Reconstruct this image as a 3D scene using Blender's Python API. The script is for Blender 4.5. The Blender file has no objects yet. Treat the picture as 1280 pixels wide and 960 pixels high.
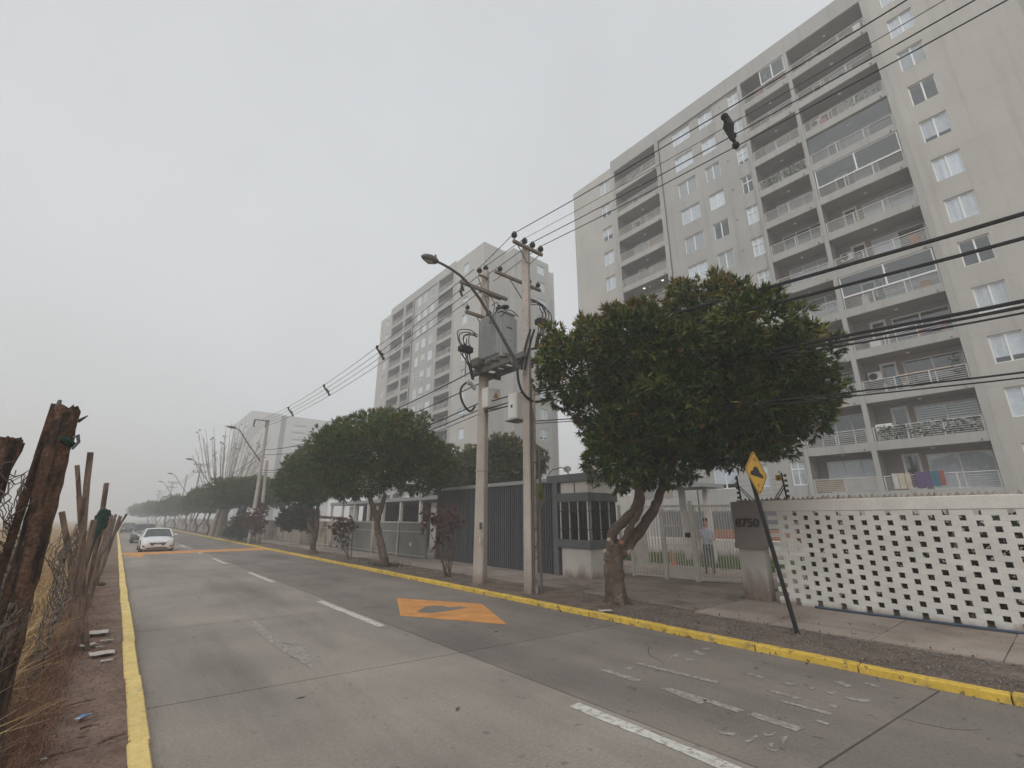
import bpy, bmesh, math, random
import numpy as np
from mathutils import Vector, Matrix, noise

random.seed(7)
S = bpy.context.scene
COL = S.collection
R = math.radians

# ------------------------------------------------------------------ camera, sky, sun, exposure
F_PX, PITCH, YAW, CAM_H = 567.0, R(16.5), R(39.9), 1.7
cam_data = bpy.data.cameras.new('camera')
cam_data.sensor_width = 36.0
cam_data.lens = 36.0 * F_PX / 1280.0
cam_data.clip_start = 0.05
cam_data.clip_end = 5000.0
cam = bpy.data.objects.new('camera', cam_data)
COL.objects.link(cam)
cam.location = (0, 0, CAM_H)
cam.rotation_euler = (R(90) + PITCH, 0, -YAW)
S.camera = cam

SUN_ELEV, SUN_AZ = R(46), R(238)            # azimuth clockwise from +Y (the street's direction)
world = bpy.data.worlds.new('World')
S.world = world
world.use_nodes = True
wn, wl = world.node_tree.nodes, world.node_tree.links
wn.clear()
sky = wn.new('ShaderNodeTexSky')
sky.sky_type = 'NISHITA'
sky.sun_disc = False
sky.sun_elevation = SUN_ELEV
sky.sun_rotation = SUN_AZ
sky.air_density, sky.dust_density, sky.ozone_density = 1.0, 4.0, 1.0
hsv = wn.new('ShaderNodeHueSaturation')
hsv.inputs['Saturation'].default_value = 0.10
mixw = wn.new('ShaderNodeMixRGB')
mixw.inputs[0].default_value = 0.80
mixw.inputs[2].default_value = (7.2, 7.45, 7.65, 1)   # the even white of an overcast layer
tcw, nzw, mrw, sclw = wn.new('ShaderNodeTexCoord'), wn.new('ShaderNodeTexNoise'), wn.new('ShaderNodeMapRange'), wn.new('ShaderNodeVectorMath')
nzw.inputs['Scale'].default_value = 1.6; nzw.inputs['Detail'].default_value = 4; sclw.operation = 'SCALE'      # soft unevenness of the cloud layer
mrw.inputs['From Min'].default_value = 0.3; mrw.inputs['From Max'].default_value = 0.7; mrw.inputs['To Min'].default_value = 0.93; mrw.inputs['To Max'].default_value = 1.07
bg = wn.new('ShaderNodeBackground')
bg.inputs['Strength'].default_value = 0.105
wo = wn.new('ShaderNodeOutputWorld')
wl.new(sky.outputs[0], hsv.inputs['Color'])
wl.new(hsv.outputs[0], mixw.inputs[1])
wl.new(tcw.outputs['Generated'], nzw.inputs['Vector']); wl.new(nzw.outputs['Fac'], mrw.inputs['Value']); wl.new(mixw.outputs[0], sclw.inputs[0]); wl.new(mrw.outputs[0], sclw.inputs['Scale'])
wl.new(sclw.outputs[0], bg.inputs['Color'])
wl.new(bg.outputs[0], wo.inputs['Surface'])

sun_data = bpy.data.lights.new('sun', 'SUN')
sun_data.energy = 1.15
sun_data.angle = R(40)
sun_data.color = (1.0, 0.985, 0.96)
sun = bpy.data.objects.new('sun', sun_data)
COL.objects.link(sun)
sd = Vector((math.sin(SUN_AZ) * math.cos(SUN_ELEV), math.cos(SUN_AZ) * math.cos(SUN_ELEV), math.sin(SUN_ELEV)))
sun.rotation_euler = sd.to_track_quat('Z', 'Y').to_euler()
sun.location = (0, 0, 60)

S.view_settings.view_transform = 'Standard'
S.view_settings.look = 'None'
S.view_settings.exposure = 0.07
S.view_settings.gamma = 1.0
S.render.engine = 'CYCLES'
S.cycles.max_bounces = 6
S.cycles.diffuse_bounces = 3
S.cycles.glossy_bounces = 3
S.cycles.transparent_max_bounces = 12
S.cycles.volume_bounces = 2
S.cycles.use_denoising = True

# ------------------------------------------------------------------ surveying helpers: a sight line met with a known plane
def ray(u, v):
    r = (u - 640) / F_PX; up = -(v - 480) / F_PX
    f = math.cos(PITCH) - up * math.sin(PITCH); z = math.sin(PITCH) + up * math.cos(PITCH)
    return Vector((r * math.cos(YAW) + f * math.sin(YAW), -r * math.sin(YAW) + f * math.cos(YAW), z))
EYE = Vector((0, 0, CAM_H))
def on_ground(u, v, z=0.0):
    d = ray(u, v); return EYE + d * ((z - CAM_H) / d.z)
def at_x(u, v, X):
    d = ray(u, v); return EYE + d * (X / d.x)
def at_y(u, v, Y):
    d = ray(u, v); return EYE + d * (Y / d.y)
def beside(u, v, bx, by):
    d = ray(u, v); nx, ny = math.sin(YAW), math.cos(YAW)
    return EYE + d * ((nx * bx + ny * by) / (nx * d.x + ny * d.y))

# ------------------------------------------------------------------ materials
MATS = {}
def mat(name, c, rough=0.8, var=0.15, scale=2.0, fine=0.0, fscale=60.0, bump=0.0, bscale=40.0, metal=0.0, spec=0.3,
        rnd=0.0, streak=0.0, dirt=None, dirt_h=0.4, spots=None, c2=None, c2scale=0.6, c2lo=0.45, c2hi=0.6, c2stretch=(1, 1, 1), attr=None, lines=None):
    if name in MATS: return MATS[name]
    m = bpy.data.materials.new(name); m.use_nodes = True
    n, l = m.node_tree.nodes, m.node_tree.links
    p = n['Principled BSDF']
    p.inputs['Roughness'].default_value = rough
    p.inputs['Metallic'].default_value = metal
    p.inputs['Specular IOR Level'].default_value = spec
    geo = n.new('ShaderNodeNewGeometry')
    pos = geo.outputs['Position']
    def nz(sc, det=4, stretch=None, rough_=0.55):
        t = n.new('ShaderNodeTexNoise'); t.inputs['Scale'].default_value = sc; t.inputs['Detail'].default_value = det
        t.inputs['Roughness'].default_value = rough_
        if stretch:
            v = n.new('ShaderNodeVectorMath'); v.operation = 'MULTIPLY'; v.inputs[1].default_value = stretch
            l.new(pos, v.inputs[0]); l.new(v.outputs[0], t.inputs['Vector'])
        else: l.new(pos, t.inputs['Vector'])
        return t.outputs['Fac']
    def rng(src, a, b, c_, d):
        t = n.new('ShaderNodeMapRange'); t.clamp = True
        for i, x in zip(('From Min', 'From Max', 'To Min', 'To Max'), (a, b, c_, d)): t.inputs[i].default_value = x
        l.new(src, t.inputs['Value']); return t.outputs[0]
    def mix(f, a, b):
        t = n.new('ShaderNodeMixRGB')
        for s, x in zip((0, 1, 2), (f, a, b)):
            if isinstance(x, (tuple, list)): t.inputs[s].default_value = (*x[:3], 1)
            elif isinstance(x, float): t.inputs[s].default_value = x
            else: l.new(x, t.inputs[s])
        return t.outputs[0]
    def scale_by(col, fac):
        t = n.new('ShaderNodeVectorMath'); t.operation = 'SCALE'
        l.new(col, t.inputs[0]); l.new(fac, t.inputs['Scale']); return t.outputs[0]
    def mul(a, b):
        t = n.new('ShaderNodeMath'); t.operation = 'MULTIPLY'
        l.new(a, t.inputs[0])
        if isinstance(b, float): t.inputs[1].default_value = b
        else: l.new(b, t.inputs[1])
        return t.outputs[0]
    if attr:                                   # a list of colours walked by the per-leaf tint
        a = n.new('ShaderNodeAttribute'); a.attribute_name = 'tint'
        cr = n.new('ShaderNodeValToRGB'); e = cr.color_ramp.elements
        while len(e) < len(attr): e.new(0.5)
        for i, (q, cc) in enumerate(attr): e[i].position = q; e[i].color = (*cc, 1)
        l.new(a.outputs['Fac'], cr.inputs[0]); col = cr.outputs[0]
    else:
        rgb = n.new('ShaderNodeRGB'); rgb.outputs[0].default_value = (*c, 1); col = rgb.outputs[0]
    if c2: col = mix(rng(nz(c2scale, 5, c2stretch, 0.65), c2lo, c2hi, 0.0, 1.0), col, c2)
    if var: col = scale_by(col, rng(nz(scale, 5), 0.3, 0.7, 1 - var, 1 + var))
    if fine: col = scale_by(col, rng(nz(fscale, 3), 0.3, 0.7, 1 - fine, 1 + fine))
    if lines:                                  # faint pour joints at every storey
        sz = n.new('ShaderNodeSeparateXYZ'); l.new(pos, sz.inputs[0])
        a_ = n.new('ShaderNodeMath'); a_.operation = 'ADD'; l.new(sz.outputs[2], a_.inputs[0]); l.new(rng(nz(0.7, 2), 0.3, 0.7, -0.03, 0.03), a_.inputs[1])
        b_ = n.new('ShaderNodeMath'); b_.operation = 'PINGPONG'; l.new(a_.outputs[0], b_.inputs[0]); b_.inputs[1].default_value = lines[0] / 2
        k_ = rng(b_.outputs[0], 0.0, lines[1], 1 - lines[2], 1.0); col = scale_by(col, k_)
    if streak: col = scale_by(col, rng(nz(1.0, 4, (3.0, 3.0, 0.12), 0.6), 0.52, 0.75, 1.0, 1 - streak))
    if spots: col = mix(rng(nz(spots[1], 3), spots[2], spots[2] + 0.06, 0.0, spots[3]), col, spots[0])
    if rnd:
        oi = n.new('ShaderNodeObjectInfo'); col = scale_by(col, rng(oi.outputs['Random'], 0, 1, 1 - rnd, 1 + rnd))
    if dirt:
        sx = n.new('ShaderNodeSeparateXYZ'); l.new(pos, sx.inputs[0])
        hz = n.new('ShaderNodeMath'); hz.operation = 'SUBTRACT'; l.new(sx.outputs[2], hz.inputs[0])
        l.new(rng(nz(2.2, 4, (1, 1, 0.4)), 0.3, 0.7, -dirt_h * 0.45, dirt_h * 0.45), hz.inputs[1])
        col = mix(rng(hz.outputs[0], dirt_h, 0.05, 0.0, 0.85), col, dirt)
    l.new(col, p.inputs['Base Color'])
    if bump:
        b = n.new('ShaderNodeBump'); b.inputs['Strength'].default_value = bump; b.inputs['Distance'].default_value = 0.02
        l.new(nz(bscale, 5), b.inputs['Height']); l.new(b.outputs[0], p.inputs['Normal'])
    MATS[name] = m
    return m
def glass_mat(name, tint, refl=1.0):
    m = bpy.data.materials.new(name); m.use_nodes = True
    n, l = m.node_tree.nodes, m.node_tree.links
    n.remove(n['Principled BSDF'])
    o = n['Material Output']
    tr = n.new('ShaderNodeBsdfTransparent'); tr.inputs[0].default_value = (*tint, 1)
    gl = n.new('ShaderNodeBsdfGlossy'); gl.inputs['Roughness'].default_value = 0.03; gl.inputs[0].default_value = (0.9, 0.93, 0.95, 1)
    fr = n.new('ShaderNodeFresnel'); ge = n.new('ShaderNodeNewGeometry'); io = n.new('ShaderNodeMapRange')   # same reflectance from either side of the pane
    io.inputs['To Min'].default_value = 1.5; io.inputs['To Max'].default_value = 1 / 1.5
    l.new(ge.outputs['Backfacing'], io.inputs['Value']); l.new(io.outputs[0], fr.inputs['IOR'])
    mu = n.new('ShaderNodeMath'); mu.operation = 'MULTIPLY_ADD'; mu.inputs[1].default_value = refl; mu.inputs[2].default_value = 0.04 * refl
    l.new(fr.outputs[0], mu.inputs[0])
    mx = n.new('ShaderNodeMixShader')
    l.new(mu.outputs[0], mx.inputs[0]); l.new(tr.outputs[0], mx.inputs[1]); l.new(gl.outputs[0], mx.inputs[2])
    l.new(mx.outputs[0], o.inputs['Surface'])
    MATS[name] = m
    return m

M_GLASS = glass_mat('window_glass', (0.92, 0.94, 0.95), 1.0)
M_CARGLASS = glass_mat('car_glass', (0.12, 0.13, 0.14), 1.3)
M_SLAB_L = mat('road_concrete', (0.292, 0.258, 0.226), 0.85, var=0.17, scale=0.55, fine=0.13, fscale=34, bump=0.25, bscale=70, rnd=0.05,
               spots=((0.09, 0.085, 0.08), 5.5, 0.66, 0.55), c2=(0.205, 0.180, 0.158), c2scale=0.5, c2stretch=(1.6, 0.22, 1), c2lo=0.46, c2hi=0.68)
M_SLAB_R = mat('road_concrete_worn_shaded', (0.222, 0.193, 0.168), 0.85, var=0.19, scale=0.6, fine=0.13, fscale=34, bump=0.25, bscale=70, rnd=0.05,  # darker right lane: wear, plus tree shade put into the base colour
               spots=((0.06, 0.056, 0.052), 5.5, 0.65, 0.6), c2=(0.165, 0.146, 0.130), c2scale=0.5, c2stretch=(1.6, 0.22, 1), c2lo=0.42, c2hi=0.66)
M_JOINT = mat('joint_filler', (0.035, 0.032, 0.03), 0.9, var=0.2)
M_WHITE_PAINT = mat('worn_white_paint', (0.60, 0.58, 0.54), 0.8, var=0.15, scale=6, c2=(0.27, 0.245, 0.22), c2scale=16, c2lo=0.50, c2hi=0.66)
M_FADED_PAINT = mat('faded_white_paint', (0.37, 0.345, 0.315), 0.85, var=0.15, scale=6, c2=(0.215, 0.192, 0.172), c2scale=20, c2lo=0.42, c2hi=0.60)
M_ORANGE_PAINT = mat('orange_paint', (0.60, 0.275, 0.085), 0.8, var=0.2, scale=3, c2=(0.34, 0.20, 0.11), c2scale=6, c2lo=0.53, c2hi=0.75)
M_YELLOW_KERB = mat('yellow_kerb_paint', (0.68, 0.46, 0.075), 0.75, var=0.16, scale=4, fine=0.1, fscale=30, rnd=0.05, bump=0.2, bscale=50,
                    c2=(0.34, 0.255, 0.12), c2scale=6, c2lo=0.55, c2hi=0.70, spots=((0.12, 0.095, 0.065), 11, 0.60, 0.75))
M_YELLOW_PALE = mat('pale_yellow_kerb_paint', (0.80, 0.60, 0.235), 0.8, var=0.1, scale=4, fine=0.1, fscale=30, rnd=0.05, bump=0.2, bscale=50,
                    c2=(0.50, 0.40, 0.22), c2scale=5, c2lo=0.55, c2hi=0.72, spots=((0.14, 0.11, 0.07), 9, 0.68, 0.6))
M_DIRT = mat('dirt', (0.185, 0.122, 0.092), 0.95, var=0.25, scale=2.5, fine=0.25, fscale=28, bump=0.7, bscale=30, c2=(0.25, 0.18, 0.135), c2scale=1.4, c2lo=0.48, c2hi=0.68)
M_SOIL = mat('verge_soil', (0.135, 0.100, 0.080), 0.95, var=0.3, scale=2.5, fine=0.35, fscale=35, bump=0.9, bscale=35, c2=(0.20, 0.155, 0.12), c2scale=1.6, c2lo=0.5, c2hi=0.66)
M_FIELD = mat('dry_field', (0.30, 0.205, 0.105), 0.95, var=0.25, scale=0.8, fine=0.25, fscale=12, bump=0.6, bscale=10, c2=(0.20, 0.135, 0.08), c2scale=0.3, c2lo=0.5, c2hi=0.65)
M_PAVE = mat('pavement_concrete', (0.33, 0.275, 0.235), 0.9, var=0.13, scale=1.2, fine=0.10, fscale=25, bump=0.3, bscale=60, rnd=0.07,
             c2=(0.24, 0.19, 0.155), c2scale=0.9, c2lo=0.46, c2hi=0.66)
M_DRIVE = mat('driveway_concrete', (0.25, 0.20, 0.168), 0.9, var=0.14, scale=1.0, fine=0.1, fscale=25, bump=0.3, bscale=60, rnd=0.05,
              c2=(0.12, 0.095, 0.08), c2scale=0.8, c2lo=0.48, c2hi=0.66)
M_GREY_WALL = mat('grey_render', (0.40, 0.395, 0.375), 0.9, lines=(2.45, 0.05, 0.10), var=0.08, scale=0.4, fine=0.04, fscale=14, streak=0.22, bump=0.1, bscale=30)
M_SLABEDGE = mat('pale_grey_render', (0.405, 0.397, 0.372), 0.9, var=0.08, scale=0.5, fine=0.04, fscale=14, streak=0.22, bump=0.1, bscale=30)
M_BEIGE_WALL = mat('beige_render', (0.468, 0.449, 0.418), 0.9, lines=(2.45, 0.06, 0.09), var=0.07, scale=0.35, fine=0.04, fscale=12, streak=0.15, bump=0.1, bscale=30)
M_RECESS = mat('balcony_recess_shaded', (0.275, 0.240, 0.215), 0.9, var=0.08)  # brownish ceilings; recess walls share it, their shade put into the colour
M_ROOM = mat('dark_room', (0.03, 0.029, 0.03), 0.9, var=0.2)
M_WHITE_FRAME = mat('white_frame', (0.82, 0.82, 0.81), 0.45, var=0.04, spec=0.5)
M_BLIND = mat('pale_blind', (0.82, 0.82, 0.85), 0.85, var=0.1, scale=5, rnd=0.16, streak=0.2)
M_SLATBLIND = mat('slatted_blind', (0.74, 0.73, 0.71), 0.7, var=0.08, rnd=0.1)
M_RAIL = mat('pale_rail_metal', (0.56, 0.55, 0.53), 0.45, var=0.06, spec=0.5)
M_FENCE_WHITE = mat('white_gate_paint', (0.66, 0.62, 0.56), 0.55, var=0.12, scale=3, c2=(0.42, 0.34, 0.27), c2scale=3, c2lo=0.58, c2hi=0.72)
M_BLOCK = mat('white_block_paint', (0.72, 0.70, 0.655), 0.85, var=0.09, scale=2, fine=0.06, fscale=30, rnd=0.05, bump=0.3, bscale=45,
              dirt=(0.22, 0.14, 0.10), dirt_h=0.18)
M_WALLPOST = mat('wall_post_render', (0.47, 0.44, 0.40), 0.85, var=0.08, fine=0.06, bump=0.25, bscale=50, streak=0.1, dirt=(0.13, 0.065, 0.046), dirt_h=0.62)
M_PLATE = mat('brown_plate_render', (0.235, 0.205, 0.185), 0.85, var=0.1, fine=0.08, bump=0.25)
M_NUMBER = mat('number_metal', (0.05, 0.04, 0.035), 0.6, var=0.1)
M_SPIKE = mat('clay_spike', (0.33, 0.27, 0.23), 0.8, var=0.2, rnd=0.2)
M_DARKMETAL = mat('dark_cladding', (0.075, 0.080, 0.088), 0.5, var=0.12, rnd=0.18, spec=0.4)
M_GREYBAND = mat('grey_band_render', (0.145, 0.148, 0.152), 0.85, var=0.12, streak=0.3, bump=0.2)
M_GUARDWHITE = mat('guardhouse_render', (0.60, 0.56, 0.52), 0.85, var=0.07, streak=0.15, dirt=(0.20, 0.12, 0.09), dirt_h=0.35, bump=0.2)
M_BLACKGLASS = mat('dark_window', (0.012, 0.012, 0.013), 0.15, var=0.0, spec=0.5)
M_POLE = mat('pole_concrete', (0.44, 0.385, 0.34), 0.9, var=0.12, scale=1.5, fine=0.1, fscale=22, streak=0.3, bump=0.3, bscale=40, dirt=(0.20, 0.13, 0.095), dirt_h=0.5)
M_FENCEBAR = mat('fence_bar_paint', (0.46, 0.45, 0.42), 0.6, var=0.1)
M_PIPE = mat('old_conduit', (0.40, 0.32, 0.27), 0.7, var=0.2, scale=3, c2=(0.20, 0.11, 0.08), c2scale=4, c2lo=0.52, c2hi=0.68)
M_DARKPIPE = mat('dark_conduit', (0.13, 0.115, 0.105), 0.7, var=0.15)
M_STEEL = mat('weathered_steel', (0.16, 0.15, 0.14), 0.55, var=0.2, metal=0.3, spec=0.4)
M_WOODARM = mat('weathered_crossarm', (0.20, 0.165, 0.135), 0.8, var=0.2, fine=0.15)
M_TRAFO = mat('transformer_paint', (0.36, 0.375, 0.37), 0.5, var=0.08, scale=4, streak=0.2, spec=0.4)
M_INSUL = mat('dark_insulator', (0.045, 0.04, 0.042), 0.35, var=0.1, spec=0.5)
M_RUBBER = mat('black_rubber', (0.02, 0.02, 0.02), 0.6, var=0.1)
M_BOX = mat('white_cabinet', (0.62, 0.61, 0.58), 0.5, var=0.06, streak=0.15)
M_BLACK = mat('black_paint', (0.018, 0.018, 0.019), 0.6, var=0.1)
M_SIGN_Y = mat('sign_yellow', (0.63, 0.36, 0.035), 0.5, var=0.08, scale=6, spec=0.4)
M_SIGN_G = mat('faded_green_yellow', (0.235, 0.235, 0.04), 0.6, var=0.2, scale=6)
M_SIGN_BACK = mat('sign_back', (0.30, 0.29, 0.27), 0.5, var=0.1)
M_BARK = mat('bark', (0.108, 0.076, 0.057), 0.95, var=0.3, scale=5, fine=0.3, fscale=30, bump=1.0, bscale=25, c2=(0.165, 0.125, 0.10), c2scale=4, c2lo=0.5, c2hi=0.65)
M_BARK_PALE = mat('pale_bark', (0.34, 0.28, 0.235), 0.95, var=0.25, scale=4, fine=0.2, bump=0.6)
M_CUT = mat('cut_wood', (0.33, 0.14, 0.08), 0.9, var=0.2)
M_LOG = mat('rotten_log', (0.120, 0.068, 0.045), 0.95, var=0.4, scale=5, fine=0.4, fscale=40, bump=1.0, bscale=35, c2=(0.026, 0.018, 0.014), c2scale=16, c2lo=0.44, c2hi=0.58, c2stretch=(1, 1, 0.14))
M_STAKE = mat('weathered_stake', (0.215, 0.150, 0.110), 0.95, var=0.25, scale=4, fine=0.25, bump=0.6, rnd=0.2, c2=(0.085, 0.055, 0.042), c2scale=14, c2stretch=(1, 1, 0.10))
M_WIRE = mat('rusty_wire', (0.12, 0.095, 0.082), 0.7, var=0.2)
M_CABLE = mat('black_cable', (0.02, 0.02, 0.022), 0.6, var=0.0)
M_BRUSH = mat('dry_brush', (0, 0, 0), 0.9, var=0.15, attr=[(0.0, (0.12, 0.060, 0.040)), (0.5, (0.29, 0.155, 0.10)), (0.85, (0.40, 0.26, 0.155)), (1.0, (0.52, 0.38, 0.23))])
M_STRAW = mat('straw', (0, 0, 0), 0.9, var=0.1, attr=[(0.0, (0.14, 0.085, 0.05)), (0.4, (0.30, 0.19, 0.10)), (0.75, (0.52, 0.35, 0.17)), (1.0, (0.60, 0.44, 0.24))])
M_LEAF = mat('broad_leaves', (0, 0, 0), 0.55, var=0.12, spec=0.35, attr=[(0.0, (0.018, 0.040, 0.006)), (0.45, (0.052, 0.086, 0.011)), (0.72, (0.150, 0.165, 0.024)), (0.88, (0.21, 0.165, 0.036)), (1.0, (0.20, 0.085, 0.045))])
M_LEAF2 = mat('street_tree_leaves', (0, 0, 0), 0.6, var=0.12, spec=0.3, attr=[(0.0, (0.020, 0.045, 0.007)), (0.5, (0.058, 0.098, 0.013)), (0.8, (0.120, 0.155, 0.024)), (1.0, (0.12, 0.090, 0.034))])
M_LEAF3 = mat('yellowing_leaves', (0, 0, 0), 0.6, var=0.12, spec=0.3, attr=[(0.0, (0.05, 0.062, 0.018)), (0.5, (0.10, 0.105, 0.03)), (1.0, (0.22, 0.19, 0.06))])
M_LEAF_RED = mat('red_leaves', (0, 0, 0), 0.6, var=0.15, spec=0.3, attr=[(0.0, (0.06, 0.022, 0.018)), (0.5, (0.11, 0.045, 0.032)), (1.0, (0.15, 0.10, 0.05))])
M_HEDGE = mat('hedge_leaves', (0, 0, 0), 0.6, var=0.15, spec=0.3, attr=[(0.0, (0.012, 0.018, 0.008)), (1.0, (0.035, 0.05, 0.018))])
M_LAWN = mat('lawn_blades', (0, 0, 0), 0.8, var=0.15, attr=[(0.0, (0.07, 0.11, 0.025)), (1.0, (0.15, 0.19, 0.05))])
M_LITTER = mat('dry_leaf_litter', (0, 0, 0), 0.9, var=0.15, attr=[(0.0, (0.05, 0.035, 0.028)), (0.6, (0.15, 0.10, 0.065)), (1.0, (0.28, 0.19, 0.10))])
M_GRAVEL = mat('gravel_stone', (0.20, 0.175, 0.155), 0.9, var=0.35, scale=14)
M_CAR_WHITE = mat('white_car_paint', (0.72, 0.72, 0.72), 0.25, var=0.02, spec=0.5)
M_CAR_GREY = mat('dark_grey_car_paint', (0.11, 0.11, 0.115), 0.3, var=0.02, spec=0.5)
M_CAR_BLACK = mat('black_car_paint', (0.02, 0.02, 0.022), 0.25, var=0.02, spec=0.5)
M_LIGHTLENS = mat('headlamp_lens', (0.55, 0.57, 0.60), 0.15, var=0.0, spec=0.6)
M_CHROME = mat('chrome', (0.55, 0.55, 0.56), 0.25, var=0.0, metal=1.0)
M_TYRE = mat('tyre_rubber', (0.022, 0.022, 0.022), 0.85, var=0.1)
M_RIM = mat('alloy_rim', (0.42, 0.42, 0.43), 0.35, var=0.05, metal=0.6)
M_SKIN = mat('skin', (0.42, 0.25, 0.18), 0.6, var=0.05)
M_SHIRT = mat('pale_blue_shirt', (0.42, 0.44, 0.52), 0.9, var=0.2, scale=14)
M_TROUSERS = mat('grey_trousers', (0.14, 0.15, 0.17), 0.9, var=0.1)
M_HAIR = mat('dark_hair', (0.02, 0.016, 0.013), 0.7, var=0.1)
M_TERRA = mat('terracotta', (0.34, 0.15, 0.09), 0.85, var=0.15, rnd=0.1)
M_PAPER = mat('dirty_white_sheet', (0.56, 0.51, 0.46), 0.85, var=0.15, scale=6, rnd=0.08)
M_BLUEPACK = mat('blue_packet', (0.10, 0.22, 0.42), 0.4, var=0.3, scale=18, c2=(0.55, 0.58, 0.6), c2scale=16, c2lo=0.48, c2hi=0.52)
M_GREENCLOTH = mat('dark_green_cloth', (0.012, 0.045, 0.036), 0.8, var=0.3, scale=14)
M_HOSE = mat('blue_hose', (0.055, 0.085, 0.13), 0.5, var=0.1)
M_CONC_SCREEN = mat('grey_screen', (0.24, 0.245, 0.225), 0.9, var=0.12, scale=2, streak=0.25, fine=0.1)
M_VINE_SCREEN = mat('vine_stained_concrete', (0.44, 0.395, 0.335), 0.9, var=0.16, scale=2, streak=0.3, fine=0.12, fscale=20, c2=(0.15, 0.12, 0.075), c2scale=1.6, c2lo=0.5, c2hi=0.62, c2stretch=(1, 1, 0.35))
M_LAMPSHELL = mat('lamp_shell', (0.10, 0.095, 0.09), 0.5, var=0.1)
M_LAMPLENS = mat('lamp_lens', (0.30, 0.27, 0.20), 0.3, var=0.1, spec=0.5)
M_CLOTHS = [mat('cloth_' + k, c, 0.9, var=0.2, scale=8) for k, c in dict(white=(0.55, 0.53, 0.5), cream=(0.48, 0.42, 0.34), purple=(0.11, 0.075, 0.17), teal=(0.06, 0.15, 0.19), red=(0.28, 0.08, 0.065)).items()]
M_BALCPLANT = mat('balcony_plants', (0, 0, 0), 0.7, var=0.2, attr=[(0.0, (0.04, 0.055, 0.025)), (1.0, (0.12, 0.14, 0.07))])
M_GREYROOF = mat('grey_roof_sheet', (0.34, 0.34, 0.335), 0.6, var=0.08)

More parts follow.
